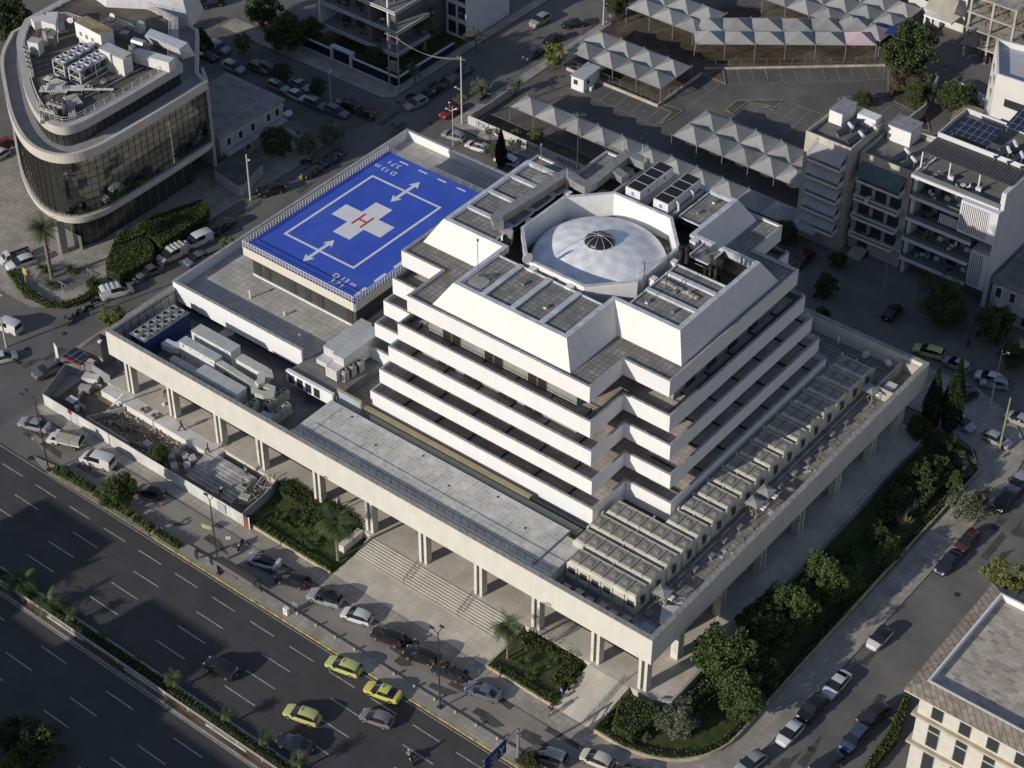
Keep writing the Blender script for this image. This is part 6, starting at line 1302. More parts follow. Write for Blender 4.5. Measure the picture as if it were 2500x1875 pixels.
for k,(kd,tl,zc,sc,lab) in enumerate((
 ('dense',('a2',985,930),3.2,1.0,'bushy green tree on the island opposite the hoarding'),
 ('dense',('c3',1820,760),4.8,1.5,'large leafy tree at the corner garden beside the podium corner'),('dense',('c3',1950,1080),3.0,1.15,'leafy tree low in the corner garden below the largest one'),
 ('dark',('c3',2150,420),4,1.2,'dark leafy tree just behind the largest corner garden tree'),
 ('dense',('d3',540,60),4.2,1.25,'leafy tree in the side garden, second from the big corner group'),('dense',('d3',270,290),4.2,1.3,'leafy tree in the side garden overhanging the footpath'),('dark',('d3',50,330),3.5,1.2,'dark tree in the middle of the side garden clump'),
 ('dark',('d2',1330,790),3,1.05,'dark round shrub tree beside the terrace wall on the side street'),('dark',('d2',1150,960),2.2,.7,'dark small tree left of the pampas grass'),('dark',('d2',1560,560),2.2,.8,'dark shrub tree below the cypresses'),('dark',('d2',1330,440),1.6,.75,'low dark shrub at the foot of the left cypress'),
 ('grey',('d2',1760,1010),3.2,1.15,'grey-green olive-like tree on the side street footpath'),('lime',('d3',2050,80),3.5,1.25,'bright green tree behind the stone building'),
 ('dark',('d1',550,760),3.4,.75,'round dark street tree behind the hospital'),('dark',('d1',515,1030),1.6,.45,'small dark tree by the back parapet of the hospital'),('willow',('d1',1540,930),4.6,1.15,'large drooping dark tree in front of the slatted apartments'),('dark',('d1',1950,1180),2.5,1.2,'dark tree right of the drooping one'),('dark',('d1',2150,1400),2.5,.9,'dark tree at the right edge of the back street'),('dark',('d1',200,390),2,.8,'dark bush left of the cream apartments'),('dark',('d1',640,610),1.2,.55,'dark hedge bush by the stepped entrance'),
 ('dark',('d0',1240,420),5.5,1.9,'very large dark tree beside the blue canopy'),('brown',('d0',1130,740),1.6,1.3,'reddish brown bush below the very large tree'),('dark',('d0',1330,800),2.4,1.0,'dark tree between the car park and the small yard'),('dark',('d0',1640,850),2.6,1.2,'dark round tree in front of the yellow lean-to roof'),('grey',('d0',1390,640),2,.6,'pale grey shrub in the small yard'),('dark',('d0',840,870),.8,.6,'low bush in the triangular planting bed'),
 ('lime',('c0',400,450),3.2,1.05,'yellow-green tree by the guard cabin'),('thin',('c0',60,720),2,.8,'sparse tree beside the car park fence'),('lime',('c0',240,1140),1.8,.55,'small green tree behind the lettered banner'),('lime',('c0',65,1105),1.5,.4,'tiny green tree at the left end of the tent row'),('dark',('c0',920,30),2.5,.75,'dark tree at the top edge by the concrete pole'),('thin',('c0',40,1200),1.6,.5,'bare little tree in front of the banner'),
 ('dark',('b0',230,570),2.8,.75,'round tree among the parked cars, left one'),('dark',('b0',530,700),2.8,.7,'round tree among the parked cars, right one'),('grey',('b0',640,1080),3.2,1.0,'olive tree at the crossroads corner, right of the pair'),('grey',('b0',450,1160),3.2,.95,'olive tree at the crossroads corner, left of the pair'),('dark',('b0',200,1230),2,1.0,'dark tree against the low house'),
 ('dark',('b0',280,290),3.2,1.4,'large dark tree left of the apartment garden wall'),('dark',('b0',470,240),3,1.0,'dark tree next to the apartment gate'),('dark',('b0',70,80),3.5,1.3,'dark tree at the top edge left of the apartments'),('thin',('b0',1870,290),3.2,1.0,'thin-leaved tree by the glazed annex'),('thin',('b0',1355,600),2.5,.9,'thin-leaved tree at the walled garden corner'),('grey',('b0',1915,680),2.8,.72,'grey-green tree beside the concrete pole'),('thin',('b0',1740,820),2.4,.75,'small tree over the red car'),('dark',('b0',720,380),1.2,.4,'small round shrub in the apartment forecourt'),('thin',('b0',1990,1110),1.8,.55,'small tree in front of the parking lettering'),('grey',('b0',2010,1260),1.4,.55,'grey shrub left of the cypress behind the hospital'),('dark',('b0',1030,510),1.5,.75,'dark shrub inside the apartment garden'),
 ('dark',('a0',1680,300),3,.8,'round dark tree at the right of the curved building'),('lime',('a0',2050,340),3,.85,'yellowish tree beside the round dark one at top left'),('dark',('a0',50,150),4,1.6,'dark trees behind the curved building at the left edge'),('dark',('a0',1300,30),3,.9,'dark tree at the top edge behind the curved building'),('dark',('a0',1540,180),2,.6,'small dark tree by the car at top left'),('dark',('a0',1440,230),1.6,.5,'potted dark shrub on the rear terrace'),
 ('lime',('a1',950,1080),3.0,.95,'yellow-green tree at the hospital corner by the street'),('lime',('a1',1925,430),2.6,.68,'yellow-green tree by the blue-grey car'),
 ('dense',('a2',1340,590),2.4,.55,'slim green tree inside the construction site'),('sapl',('a2',1250,1230),1.8,1.0,'sapling on the island between low hedges'),('sapl',('a2',540,740),1.8,1.0,'sapling at the left end of the island hedge'),
 ('dark',('a3',300,1430),3.5,1.25,'dark tree with a sunlit top at the bottom left'),('dark',('a3',80,1360),3,.9,'dark tree at the left edge above the bottom corner'),('lime',('a3',90,1640),2,.7,'green tree top at the very bottom left'),('dark',('c3',180,1580),2.4,.6,'small tree beside the grey off-roader'),
 ('grey',('c3',1450,1290),1.8,.95,'spindly grey-green shrub in the corner garden'),('grey',('c3',1300,1230),1.6,.6,'small grey-green shrub beside the clipped wedge'),('grey',('c3',1170,1400),.6,.25,'tiny pale shrub in the corner garden'),
 ('dark',('d3',420,180),3.6,1.1,'dark tree filling the gap between the two side garden trees'),('dense',('d3',720,80),3.4,.85,'smaller leafy tree at the upper end of the side garden row'),('grey',('c3',2040,1010),2.4,.8,'grey-green bush tree at the foot of the corner group'),('dark',('c3',1700,620),3.4,.9,'dark tree tight against the terrace end wall'),('dark',('d2',960,1300),1.4,.75,'dark ground-hugging shrub halfway down the side garden'),('dense',('d2',1080,1480),1.6,.7,'green shrub behind the low hedge of the side garden'),('dark',('d2',1480,760),2.2,.95,'dark shrub mass beside the tall round shrub tree'),('grey',('d2',1700,700),1.6,.7,'pale grey shrub at the bend of the side garden'),('dense',('d2',1620,880),1.5,.6,'green shrub at the bend of the side garden'),('dark',('c3',2130,760),3.6,1.0,'dark tree between the corner group and the side garden trees'),
 )): tree(kd,tl,zc,sc,lab,{'brown':'bush'}.get(kd,'tree'),'bush' if sc<.6 or kd=='brown' else 'tree',GT)
def plant(kind,tl,z,sc,lab,name='palm_tree',cat='palm',group=None,zb=0): 
    p=at(*tl,zb); return tree(kind,None,0,sc,lab,name,cat,group,xy=(p.x,p.y),z=z)
plant('tallpalm',('a1',440,770),0,1.05,'tall palm with shaggy head in front of the curved building'); plant('palm',('b2',710,1525),.3,.98,'palm with white trunk in the left hospital garden'); plant('palm',('b3',2140,745),.3,.9,'palm with white trunk in the right hospital garden'); plant('fanpalm',('b0',1440,420),0,1.1,'fan palm beside the glazed annex')
for k,(kd,x,y,sc,l) in enumerate((('lowpalm',190,150,1.3,'shaded spreading palm at the left of the median'),('lowpalm',430,320,1.05,'sunlit spreading palm on the median'),('dwarf',620,440,1.1,'little palm right of the sunlit spreading palm'),('dwarf',1480,1000,1.3,'sunlit small palm midway along the median'),('dwarf',1930,1290,1.15,'small palm on the median near the dark sedan'),('dwarf',880,590,.7,'tiny palm on the dark part of the median'),('dwarf',1180,780,.7,'second tiny palm on the dark part of the median'))): plant(kd,('a3',x,y),.14,sc,l,group='palms on the median')
plant('dwarf',('b3',95,1480),.14,1.0,'small palm on the median beside the dark sedan',group='palms on the median'); plant('dwarf',('b3',390,1680),.14,1.2,'small palm on the median at the bottom edge',group='palms on the median')
for x,y,l,t_ in ((370,700,'cycad left of the tall palm','a1'),(610,720,'cycad right of the tall palm','a1'),(450,840,'cycad in front of the tall palm','a1'),(140,800,'cycad at the left of the right hospital garden','c3'),(200,900,'cycad low in the right hospital garden','c3'),(500,1400,'cycad in the left hospital garden','b2'),(430,1340,'cycad beside the topiary in the left hospital garden','b2'),(370,800,'cycad casting its shadow on the lawn of the right garden','c3')): plant('cycad',(t_,x,y),.25,.95 if t_!='c3' else .8,l,'cycad','cycad','cycads')
for tl,z,sz,l in ((('d2',1400,440),0,(1.15,1.15,1.15),'left one of the two tall dark cypresses at the podium corner'),(('d2',1570,440),0,(1.35,1.35,1.3),'right one of the two tall dark cypresses at the podium corner'),(('b0',2085,1425),0,(.85,.85,.75),'slim dark cypress behind the hospital parapet')):
    p=at(*tl,0); t=dup(TP['cypress'],(p.x,p.y,0),1.3*len(l),l,'cypresses'); t.name='cypress'; t.scale=sz; t['category']='cypress'; [t.pop(k_) for k_ in ('h0','rz0') if k_ in t]
for x,y,r,l in ((1190,1250,1.0,'tan pampas grass clump in the side garden'),(1420,960,.6,'small tan grass clump among the dark shrubs')):
    p=at('d2',x,y,.3); V=[];F=[]; rr=random.Random(x)
    for k in range(260):
        a=rr.uniform(0,6.28); e=rr.uniform(.15,.75); h=rr.uniform(1,2.1)*r; b0=Vector((rr.gauss(0,.15),rr.gauss(0,.15),0)); tip=b0+Vector((math.cos(a)*h*e,math.sin(a)*h*e,h)); n=len(V); s=Vector((-math.sin(a),math.cos(a),0))*.05; V+=[b0-s,b0+s,tip]; F.append((n,n+1,n+2))
    me=bpy.data.meshes.new('blades'); me.from_pydata([tuple(v) for v in V],[],F); me.materials.append(mtree['tan_leaf']); o=bpy.data.objects.new('pampas_grass',me); col.objects.link(o); o.location=(p.x,p.y,.3); tag(o,l,'grass plant')
def hedge(P,z0,h,lab,mat='hedge_leaf',dens=55,ls=.085,cat='hedge',name='hedge',taper=.08):
    n=len(P); A_=sum(P[i][0]*P[(i+1)%n][1]-P[(i+1)%n][0]*P[i][1] for i in range(n))
    if A_<0: P=P[::-1]
    T=offset(P,taper); t=thing(name,lab,cat); MB().prism(offset(P,.1),z0,z0+h-.08,top=offset(P,taper+.1)).build('core',M('hedge_core',(.018,.026,.01),.95,.3,3),t)
    rr=random.Random(lab); V=[];F=[]
    xs_=[p[0] for p in P]; ys_=[p[1] for p in P]; ar=abs(A_)/2; cnt=int(ar*dens)
    def inside(x,y):
        c=False; j=n-1
        for i in range(n):
            if (P[i][1]>y)!=(P[j][1]>y) and x<(P[j][0]-P[i][0])*(y-P[i][1])/(P[j][1]-P[i][1])+P[i][0]: c=not c
            j=i
        return c
    k=0;tries=0
    while k<cnt and tries<cnt*6:
        tries+=1; x=rr.uniform(min(xs_),max(xs_)); y=rr.uniform(min(ys_),max(ys_))
        if inside(x,y): leafquad(V,F,Vector((x,y,z0+h+rr.uniform(-.12,.08)+.06*math.sin(x*2.1)*math.cos(y*1.7))),ls*rr.uniform(.7,1.4),rr); k+=1
    for i in range(n):
        a=Vector(P[i]);b=Vector(P[(i+1)%n]); L_=(b-a).length; nn=Vector(((b-a).y,-(b-a).x)).normalized()
        for k in range(int(L_*h*dens)):
            q=a.lerp(b,rr.random()); z=rr.random(); q=q-nn*taper*z+nn*rr.uniform(-.08,.1); leafquad(V,F,Vector((q.x,q.y,z0+z*h)),ls*rr.uniform(.7,1.4),rr)
    me=bpy.data.meshes.new('foliage'); me.from_pydata([tuple(v) for v in V],[],F); me.materials.append(mtree[mat]); child(me,'foliage',t); return t
def strip(P,w_): A=offset(P,w_/2,False); B=offset(P,-w_/2,False); return A+B[::-1]
q=lambda t_,pts,z:[XY(t_,x,y,z) for x,y in pts]
hedge(q('b2',((190,860),(330,830),(560,980),(760,1060),(900,1170),(930,1260),(820,1330),(700,1180),(560,1190),(400,1060),(240,960)),1.2),.25,1.2,'thick rounded green hedge along the back of the left hospital garden')
hedge(strip([(-58.3,-6.8),(-43.6,-6.8)],.9),.25,.55,'low clipped hedge along the front wall of the left hospital garden','brown_leaf' if 0 else 'hedge_leaf',ls=.08)
hedge(q('c3',((90,560),(240,450),(420,560),(560,640),(665,720),(560,860),(440,980),(360,930),(400,850),(480,760),(380,680),(260,640),(150,640)),1.1),.25,1.0,'dense green hedge curling round the right hospital garden')
hedge(strip([(-18.2,-6.6),(-9.6,-6.6)],.9),.25,.5,'low clipped hedge along the front wall of the right hospital garden',ls=.08)
hedge(q('c3',((945,1090),(1010,1050),(1230,1130),(1250,1250),(1040,1400),(880,1310)),1.6),.3,1.7,'big clipped wedge-shaped hedge in the corner garden')
cr_=[(-2.3,-3.4),(-2.3,-6.5),(1.5,-6.5)]+arc(1.5,2.5,8.7,-90,0,8)[1:]+[(10.0,20),(10.1,36),(10.2,58),(8,62.5)]
hedge(strip(cr_,.8),.3,.55,'long low clipped hedge following the curved garden wall down the side street',ls=.09,dens=26)
for k,(P_,h_,l_) in enumerate((([(3.0,2),(5,1.5),(6.5,6),(6,12),(4.5,18),(3.2,18)],1.0,'rough low shrubbery between the big trees and the terrace wall'),([(3.2,19),(6.5,17),(8.5,24),(8,34),(5,38),(3.3,33)],.7,'patchy ground shrubs in the middle of the side garden'),([(3.4,46),(6.5,42),(9,48),(8.8,58),(5,61),(3.4,57)],1.5,'tall dark shrub mass at the far end of the side garden'))):
    hedge(P_,.3,h_,l_,'dark_leaf' if k!=1 else 'hedge_leaf',dens=30,ls=.13,cat='shrubs',name='shrubbery',taper=.4)
for k,(x,y,r) in enumerate(((190,1150,.9),(285,1190,1.15),(405,1180,1.1),(480,1240,1.0),(560,1270,.9))):
    p=at('b2',x,y,.8); me,_=crown_mesh(60+k,r,.75*r,14,1100,.08,mtree['hedge_leaf'],.7); t=thing('topiary_bush','%s rounded topiary bush in the left hospital garden'%nm[k],'bush',(p.x,p.y,.3),0,'topiary bushes'); child(me,'foliage',t,None,(0,0,.6*r)); MB().tube((0,0,0),(0,0,.6),.08,5).build('stem',bark,t)
for k,(x,y,r) in enumerate(((510,950,1.0),(395,1060,.8),(600,870,.7))):
    p=at('c3',x,y,.8); me,_=crown_mesh(70+k,r,.75*r,14,1000,.08,mtree['hedge_leaf'],.7); t=thing('topiary_bush','%s rounded bush beside the ramp in the right hospital garden'%nm[k],'bush',(p.x,p.y,.3),0,'topiary bushes'); child(me,'foliage',t,None,(0,0,.6*r)); MB().tube((0,0,0),(0,0,.6),.08,5).build('stem',bark,t)
hedge(q('a1',((890,620),(990,370),(1150,330),(1250,420),(1300,500),(1280,600),(1000,740),(900,690)),1.8),.14,1.8,'lower bulging clipped hedge in front of the curved building','hedge_leaf')
hedge(q('a1',((1150,320),(1290,240),(1700,100),(1760,150),(1740,230),(1350,490),(1290,430)),2),.14,2.2,'long clipped hedge bank along the street below the curved building','hedge_leaf')
hedge(q('a1',((55,700),(150,700),(260,840),(420,950),(560,960),(700,900),(850,800),(870,850),(700,950),(540,1000),(390,990),(200,900)),.5),.14,.6,'low hedge ring round the palm island','hedge_leaf')
hedge(q('a1',((720,800),(780,750),(850,780),(770,830)),.8),.14,1.0,'small square hedge by the steps of the palm island')
slab('planting_bed',q('a1',((270,780),(340,690),(700,660),(830,720),(720,800),(560,860),(420,860)),.3),.25,M('gravel_bed',(.2,.19,.18),.95,.2,2,bump=.5))
hedge(strip([(-84.5,-15.8),(-77.6,-15.4)],1.1),.12,.8,'ragged island hedge, leftmost piece','hedge_leaf'); hedge(strip([(-77,-15.5),(-70.3,-15.5)],1.1),.12,.7,'ragged island hedge under the bushy tree'); hedge(strip([(-69.6,-15.6),(-66.3,-15.6)],1.1),.12,.75,'short ragged island hedge beside the sapling'); hedge(strip([(-65.6,-15.6),(-61.2,-15.6)],1.1),.12,.7,'ragged island hedge, rightmost piece near the bus stop frame')
hedge(strip([(-110,-32.9),(-20,-32.9)],1.0),.14,.55,'continuous low hedge along the whole median',dens=22,ls=.1,mat='dark_leaf')
hedge(q('d3',((1230,990),(1250,1060),(1150,1400),(900,1700),(820,1700),(1060,1350),(1180,1100)),1),.0,1.1,'ivy-covered hedge along the stone building','hedge_leaf')
rr=random.Random(77)
# ================= STREET FURNITURE =================
def lamp(x,y,h,lab,arms=((-1.2,0),(1.2,0)),m=None,r=.11,lean=0,name='street_lamp'):
    t=thing(name,lab,'street lamp',(x,y,.1),0); m=m or M('lamp_dark',(.05,.05,.05),.5,0); MB().box(-.3,.3,-.3,.3,0,.25).tube((0,0,.2),(0,0,h),r,8,r*.6).build('pole',m,t)
    for ax_,ay in arms: MB().tube((0,0,h-.15),(ax_,ay,h),.05,5).box(ax_-.35,ax_+.25,ay-.14,ay+.14,h-.03,h+.08).build('lamp_head',m,t)
    return t
lamp(-18.7,-15.3,12.7,'dark double-armed street lamp on the island, nearest the taxis',((-.2,1.0),(-1.0,.2))); lamp(-54.2,-15.8,12.6,'dark street lamp on the island near the bus shelter',((-1,.4),(-.3,1.2))); lamp(-85.2,-16.3,12.7,'dark street lamp at the left tip of the island',((-1.8,.3),(-1.7,-.6)))
pm_=M('pole_pale',(.5,.49,.47),.7,.05,2)
def upole(tl,h,lab,m=pm_,r=.16,cross=True,arms=()):
    p=at(*tl,0); t=thing('utility_pole',lab,'utility pole',(p.x,p.y,0)); mb=MB().tube((0,0,0),(0,0,h),r,8,r*.65); mb.build('pole',m,t)
    if cross: MB().box(-.9,.9,-.06,.06,h-.4,h-.28).build('crossarm',greym,t)
    for ax_,ay,z in arms: MB().tube((0,0,z),(ax_,ay,z+.3),.04,5).box(ax_-.3,ax_+.1,ay-.12,ay+.12,z+.27,z+.37).build('lamp_head',white_m,t)
    return p
pA=upole(('b0',1755,1050),12.8,'pale concrete utility pole at the corner behind the hospital',arms=((-1,-.2,6.5),)); 
t=thing('transformer_poles','pair of poles carrying a transformer platform before the modern apartments','utility pole',(-111.5,83.2,0)); MB().tube((-1,0,0),(-1,0,11.3),.15,8,.1).tube((1.1,0,0),(1.1,0,11.3),.15,8,.1).build('pole',M('pole_grey',(.3,.3,.3),.7,.1,2),t); MB().box(-1.3,1.4,-.2,.2,9.5,9.7).box(-1.6,1.7,-.1,.1,10.8,10.95).box(-1.2,1.3,-.5,.5,4.5,4.65).build('crossarm',greym,t); MB().box(-.6,.6,-.4,.4,4.65,6).build('transformer',greym,t)
for k in range(6): MB().tube((-1.2+k*.5,0,9.7),(-1.2+k*.5,0,10.1),.09,6).build('insulator',M('insulator',(.12,.08,.06),.3),t)
mb=MB()
for s in (-.7,0,.7):
    a=Vector((-111.5+s*.4,83.2,11.0)); b=Vector((pA.x+s*.6,pA.y,12.4)); P=[a.lerp(b,k/10)-Vector((0,0,1.4*math.sin(math.pi*k/10))) for k in range(11)]; mb.path(P,.035,4)
tag(mb.build('power_lines',greym),'three sagging power cables between the transformer poles and the corner pole','cable')
upole(('b0',650,870),6.5,'slim lamp pole among the parked cars of the back street',arms=((0,.5,5.6),),r=.09,cross=False); upole(('b0',1680,1235),7.5,'slim street lamp behind the hospital by the silver hatchback',arms=((-.9,-.3,6.6),(.7,.3,6.9)),r=.08,cross=False); upole(('a1',2115,100),8.5,'pale concrete lamp pole by the shed on the left street',arms=((.5,.1,7.3),),cross=False); upole(('a1',55,1340),10,'pale lamp pole at the left edge',arms=((.9,.2,9.2),),cross=False); upole(('c0',805,215),8,'concrete pole with yellow foot on the upper street',cross=False); upole(('d2',2000,600),9.5,'leaning greenish pole at the side street corner',m=M('pole_green',(.3,.31,.18),.8,.2,2),r=.18,cross=False); upole(('d2',1925,210),4,'thick short post on the back street corner',cross=False); upole(('d1',1000,1020),8.5,'dark thin pole on the shaded forecourt',m=M('pole_grey',(.3,.3,.3)),r=.08,cross=False); upole(('d1',1970,1650),6,'lamp pole beside the white hatchback on the back street',arms=((.8,.5,5.3),),r=.07,cross=False)
upole(('a1',225,830),2.3,'post of the yellow sign on the palm island',r=.06,cross=False)
for k,(x,y,h) in enumerate(((780,790,2.4),(535,900,2.6),(985,610,1.8),(1225,430,1.8),(1330,370,1.8))): upole(('a1',x,y),h,'%s short garden lamp near the palm island and hedges'%nm[k],m=pm_,r=.05,cross=True)
bo=M('bollard_cream',(.52,.45,.3),.7,.1)
for k in range(14):
    x=-41.8+k*3.13; t=thing('bollard','low round-topped stone bollard on the island edge, identical in a long row','bollard',(x,-14.85,.12),0,'bollards along the island'); MB().lathe((0,0,0),[(.16,0),(.17,.25),(.19,.3),(.15,.42),(.02,.48)],10).build('post',bo,t)
# bus shelter
p=at('b3',30,120,.1); t=thing('bus_shelter','dark bus shelter with curved translucent roof on the island','bus shelter',(-51.2,-15.6,.12)); gl_=M('shelter_roof',(.06,.055,.05),.25,0,1,spec=.6)
P=[]; mb=MB(); cs=[(-.7,2.2),(-.5,2.45),(0,2.6),(.5,2.5),(.8,2.3)]
mb.add([(-3.0,y,z) for y,z in cs]+[(3.4,y,z) for y,z in cs]+[(-3.0,y,z-.05) for y,z in cs]+[(3.4,y,z-.05) for y,z in cs],[(i,i+5,i+6,i+1) for i in range(4)]+[(i+10,i+11,i+16,i+15) for i in range(4)]); mb.build('roof',gl_,t); mb=MB()
for x in (-2.9,.2,3.3): mb.tube((x,.75,0),(x,.75,2.35),.06,6); mb.tube((x,-.65,2.2),(x,.75,2.35),.04,4)
mb.build('frame',blackm,t); MB().box(-2.9,3.2,.7,.74,.3,2.0).build('glass_panel',glass,t); MB().box(-2.5,-.5,.2,.55,.42,.48).box(-2.4,-2.3,.25,.5,0,.42).box(-.7,-.6,.25,.5,0,.42).build('bench',greym,t); MB().box(-3.05,-2.95,-.5,.6,.4,2.0).build('advert_panel',M('poster_grey',(.25,.22,.2),.4),t)
t=thing('sign_frame','dark goalpost sign frame beside the lamp on the island','sign',(-57,-15.6,.12),.2); MB().tube((-1.1,0,0),(-1.1,0,1.9),.05,5).tube((1.1,0,0),(1.1,0,1.9),.05,5).box(-1.1,1.1,-.03,.03,1.5,1.9).build('frame',blackm,t); MB().box(-1.35,-.85,-.05,.05,.3,1.5).box(.85,1.35,-.05,.05,.3,1.5).build('panel',M('panel_blue',(.03,.04,.07),.4),t)
p=at('b3',350,330,.6); t=thing('bus_stop_sign','grey bus stop post with flag sign by the white bin','sign',(p.x,-15.2,.12)); MB().tube((0,0,0),(0,0,2.6),.05,5).build('pole',greym,t); MB().box(0,.9,-.03,.03,1.9,2.5).build('sign_plate',greym,t)
p=at('b3',290,330,.5); t=thing('litter_bin','white litter bin with a red mark on the island','bin',(p.x,-15.6,.12)); MB().box(-.35,.35,-.25,.25,0,1.1).build('body',whitep,t); MB().box(-.12,.12,-.26,-.25,.55,.8).build('mark',M('red_mark',(.5,.05,.04),.5),t)
# gantry sign
t=thing('road_sign_gantry','steel gantry holding a blue direction sign over the service road','road sign',(-5.9,-14.9,.1)); 
a=at('c3',85,1580,0); bpt=at('b3',2000,1500,.1)
t.location=(a.x,a.y,.1)
MB().tube((0,0,0),(0,0,5.4),.16,8).tube((0,0,5.3),(0,-6.2,5.3),.1,6).tube((0,0,4.5),(0,-6.2,4.5),.08,6).build('frame',M('galv',(.38,.38,.38),.5,.1,1,metal=.4),t)
d=Vector((0,-1,0)); nrm=Vector((1,0,0)); pn=MB()
def bp(u,z,o=0): q=d*(u+2.4)+nrm*o; return (q.x,q.y,z)
pn.add([bp(0,3.5,.12),bp(3.7,3.5,.12),bp(3.7,5.7,.12),bp(0,5.7,.12),bp(0,3.5,.2),bp(3.7,3.5,.2),bp(3.7,5.7,.2),bp(0,5.7,.2)],[(0,1,2,3),(7,6,5,4),(0,4,5,1),(3,2,6,7),(0,3,7,4),(1,5,6,2)]).build('sign_panel',M('sign_blue',(.02,.035,.16),.4,.03),t)
for o_ in (.105,.215):
    ar=MB(); 
    def st(u0,z0,u1,z1,w_=.09):
        a=Vector(bp(u0,z0,o_)); b=Vector(bp(u1,z1,o_)); dd=(b-a).normalized(); n2=dd.cross(nrm)*w_; ar.add([a-n2,b-n2,b+n2,a+n2],[(0,1,2,3)])
    st(.75,3.7,.75,4.7); st(.75,4.3,.4,5.1); st(.75,4.3,1.15,5.2)
    for z,l_ in ((4.9,1.1),(4.5,.9),(4.1,1.2),(3.75,.8)): st(1.6,z,1.6+l_,z,.05)
    ar.build('sign_lettering',whitep,t)
def sign(tl,h,lab,m,z=0,w_=.5,hh=.5,name='road_sign'):
    p=at(*tl,z); t=thing(name,lab,'sign',(p.x,p.y,z)); MB().tube((0,0,0),(0,0,h),.035,5).build('pole',greym,t); MB().box(-w_/2,w_/2,-.05,-.02,h-hh,h).build('sign_plate',m,t); return t
sb=M('sign_blue',(.02,.035,.16)); wheel=lambda t,h:(MB().box(-.12,-.04,-.06,-.052,h-.42,h-.12).box(-.12,.1,-.06,-.052,h-.42,h-.36).lathe((-.08,-.056,h-.1),[(.05,0),(.05,.01)],8,'y').build('wheelchair_symbol',whitep,t))
t=sign(('b3',1903,900),2.6,'small blue sign on a post by the right garden corner',sb,.1,.45,.7); t=sign(('c3',262,1195),2.4,'grey-backed sign on a post near the walking man',greym,.1,.4,.6)
t=sign(('c3',453,1060),1.5,'blue wheelchair sign in the rounded bush by the ramp',M('sign_blue_b',(.03,.06,.4),.4),.2); wheel(t,1.5); t=sign(('c3',825,1250),1.3,'blue wheelchair sign at the foot of the clipped wedge hedge',M('sign_blue_b',(.03,.06,.4)),.2,.4,.4); wheel(t,1.3)
t=sign(('a2',615,400),3.4,'red stop sign seen from behind at the hoarding',M('sign_red',(.2,.03,.04),.5),0,.75,.75); t=sign(('a2',322,690),4.6,'speed limit sign on a thin post at the island tip',greym,.1,.6,.6); t=sign(('c0',860,240),2.8,'round sign beside the concrete pole on the upper street',greym,0,.5,.5); t=sign(('b0',1650,1000),3.2,'thin sign post in front of the red car',whitep,0,.3,.2); sign(('b0',710,900),1.6,'small white sign among the parked cars',whitep,0,.3,.5)
t=sign(('a1',225,790),2.6,'yellow sign board on the palm island',M('sign_yellow',(.45,.38,.08),.5),.1,.9,1.2)
for k,(x,y) in enumerate(((385,1500),(250,1585))):
    p=at('b0',x,y,.9); t=thing('traffic_barrier','yellow roadworks barrier board on the left street, %s one'%['upper','lower'][k],'barrier',(p.x,p.y,0),.9); MB().box(-.4,.4,-.04,.04,.7,1.2).build('board',M('barrier_yellow',(.55,.48,.1),.5),t); MB().tube((-.3,0,0),(-.3,0,.7),.03,4).tube((.3,0,0),(.3,0,.7),.03,4).build('leg',greym,t)
p=at('a2',1745,1245,.5); t=thing('traffic_barrier','folding yellow barrier standing on the service road by the lamp','barrier',(p.x,p.y,0),.3); MB().box(-.7,.7,-.04,.04,.45,1.1).build('board',M('barrier_cream',(.55,.5,.28),.5),t); MB().tube((-.6,-.3,0),(-.6,.1,.9),.03,4).tube((.6,-.3,0),(.6,.1,.9),.03,4).build('leg',greym,t)
# median guard rail
t=thing('guard_rail','two-bar guard rail with red and white kerb blocks along the median','guard rail',(0,-34.1,.14)); mb=MB()
for k in range(40): x=-120+k*3.95; mb.tube((x,0,0),(x,0,.95),.05,5)
mb.build('post',cream,t); MB().tube((-120,0,.95),(36,0,.95),.045,5).build('rail',cream,t); MB().tube((-120,0,.6),(36,0,.6),.03,5).build('rail',cream,t)
rb=M('block_red',(.15,.075,.06),.7,.2,1); k=0; x=-119.7
while x<30:
    L_=7.0 if k%2 else 6.6; MB().box(x,x+L_-.1,-.07,.07,0,.24).build('kerb_block',rb if k%2 else M('block_white',(.5,.5,.48),.7,.15,1),t); x+=L_; k+=1
# stairs handrails
for k,(a,b) in enumerate((((('b3',1250,120)),('b3',1400,-60)),(('b3',1715,385),('b3',1870,185)))):
    p=at(*a,0.1); t=thing('handrail','%s metal handrail crossing the wide stairs'%['left','right'][k],'handrail',(p.x,-2.9,.12)); mb=MB()
    for i in range(5): y=i*.75; mb.tube((0,y,y*.385),(0,y,y*.385+1),.025,4)
    mb.tube((0,0,1),(0,3,2.15),.035,5).tube((0,0,.6),(0,3,1.75),.025,4); mb.build('rail',blackm,t)
a=at('c3',640,1300,0); b=at('c3',985,920,1.0); t=thing('handrail','long metal handrail running up the ramp by the corner column','handrail',(a.x,a.y,0)); mb=MB(); d=b-a
for i in range(9): p=d*(i/8); z=p.z; mb.tube((p.x,p.y,z),(p.x,p.y,z+1),.03,4)
for h in (.4,.7,1): mb.tube((0,0,h),(d.x,d.y,d.z+h),.03,4)
mb.build('rail',greym,t)
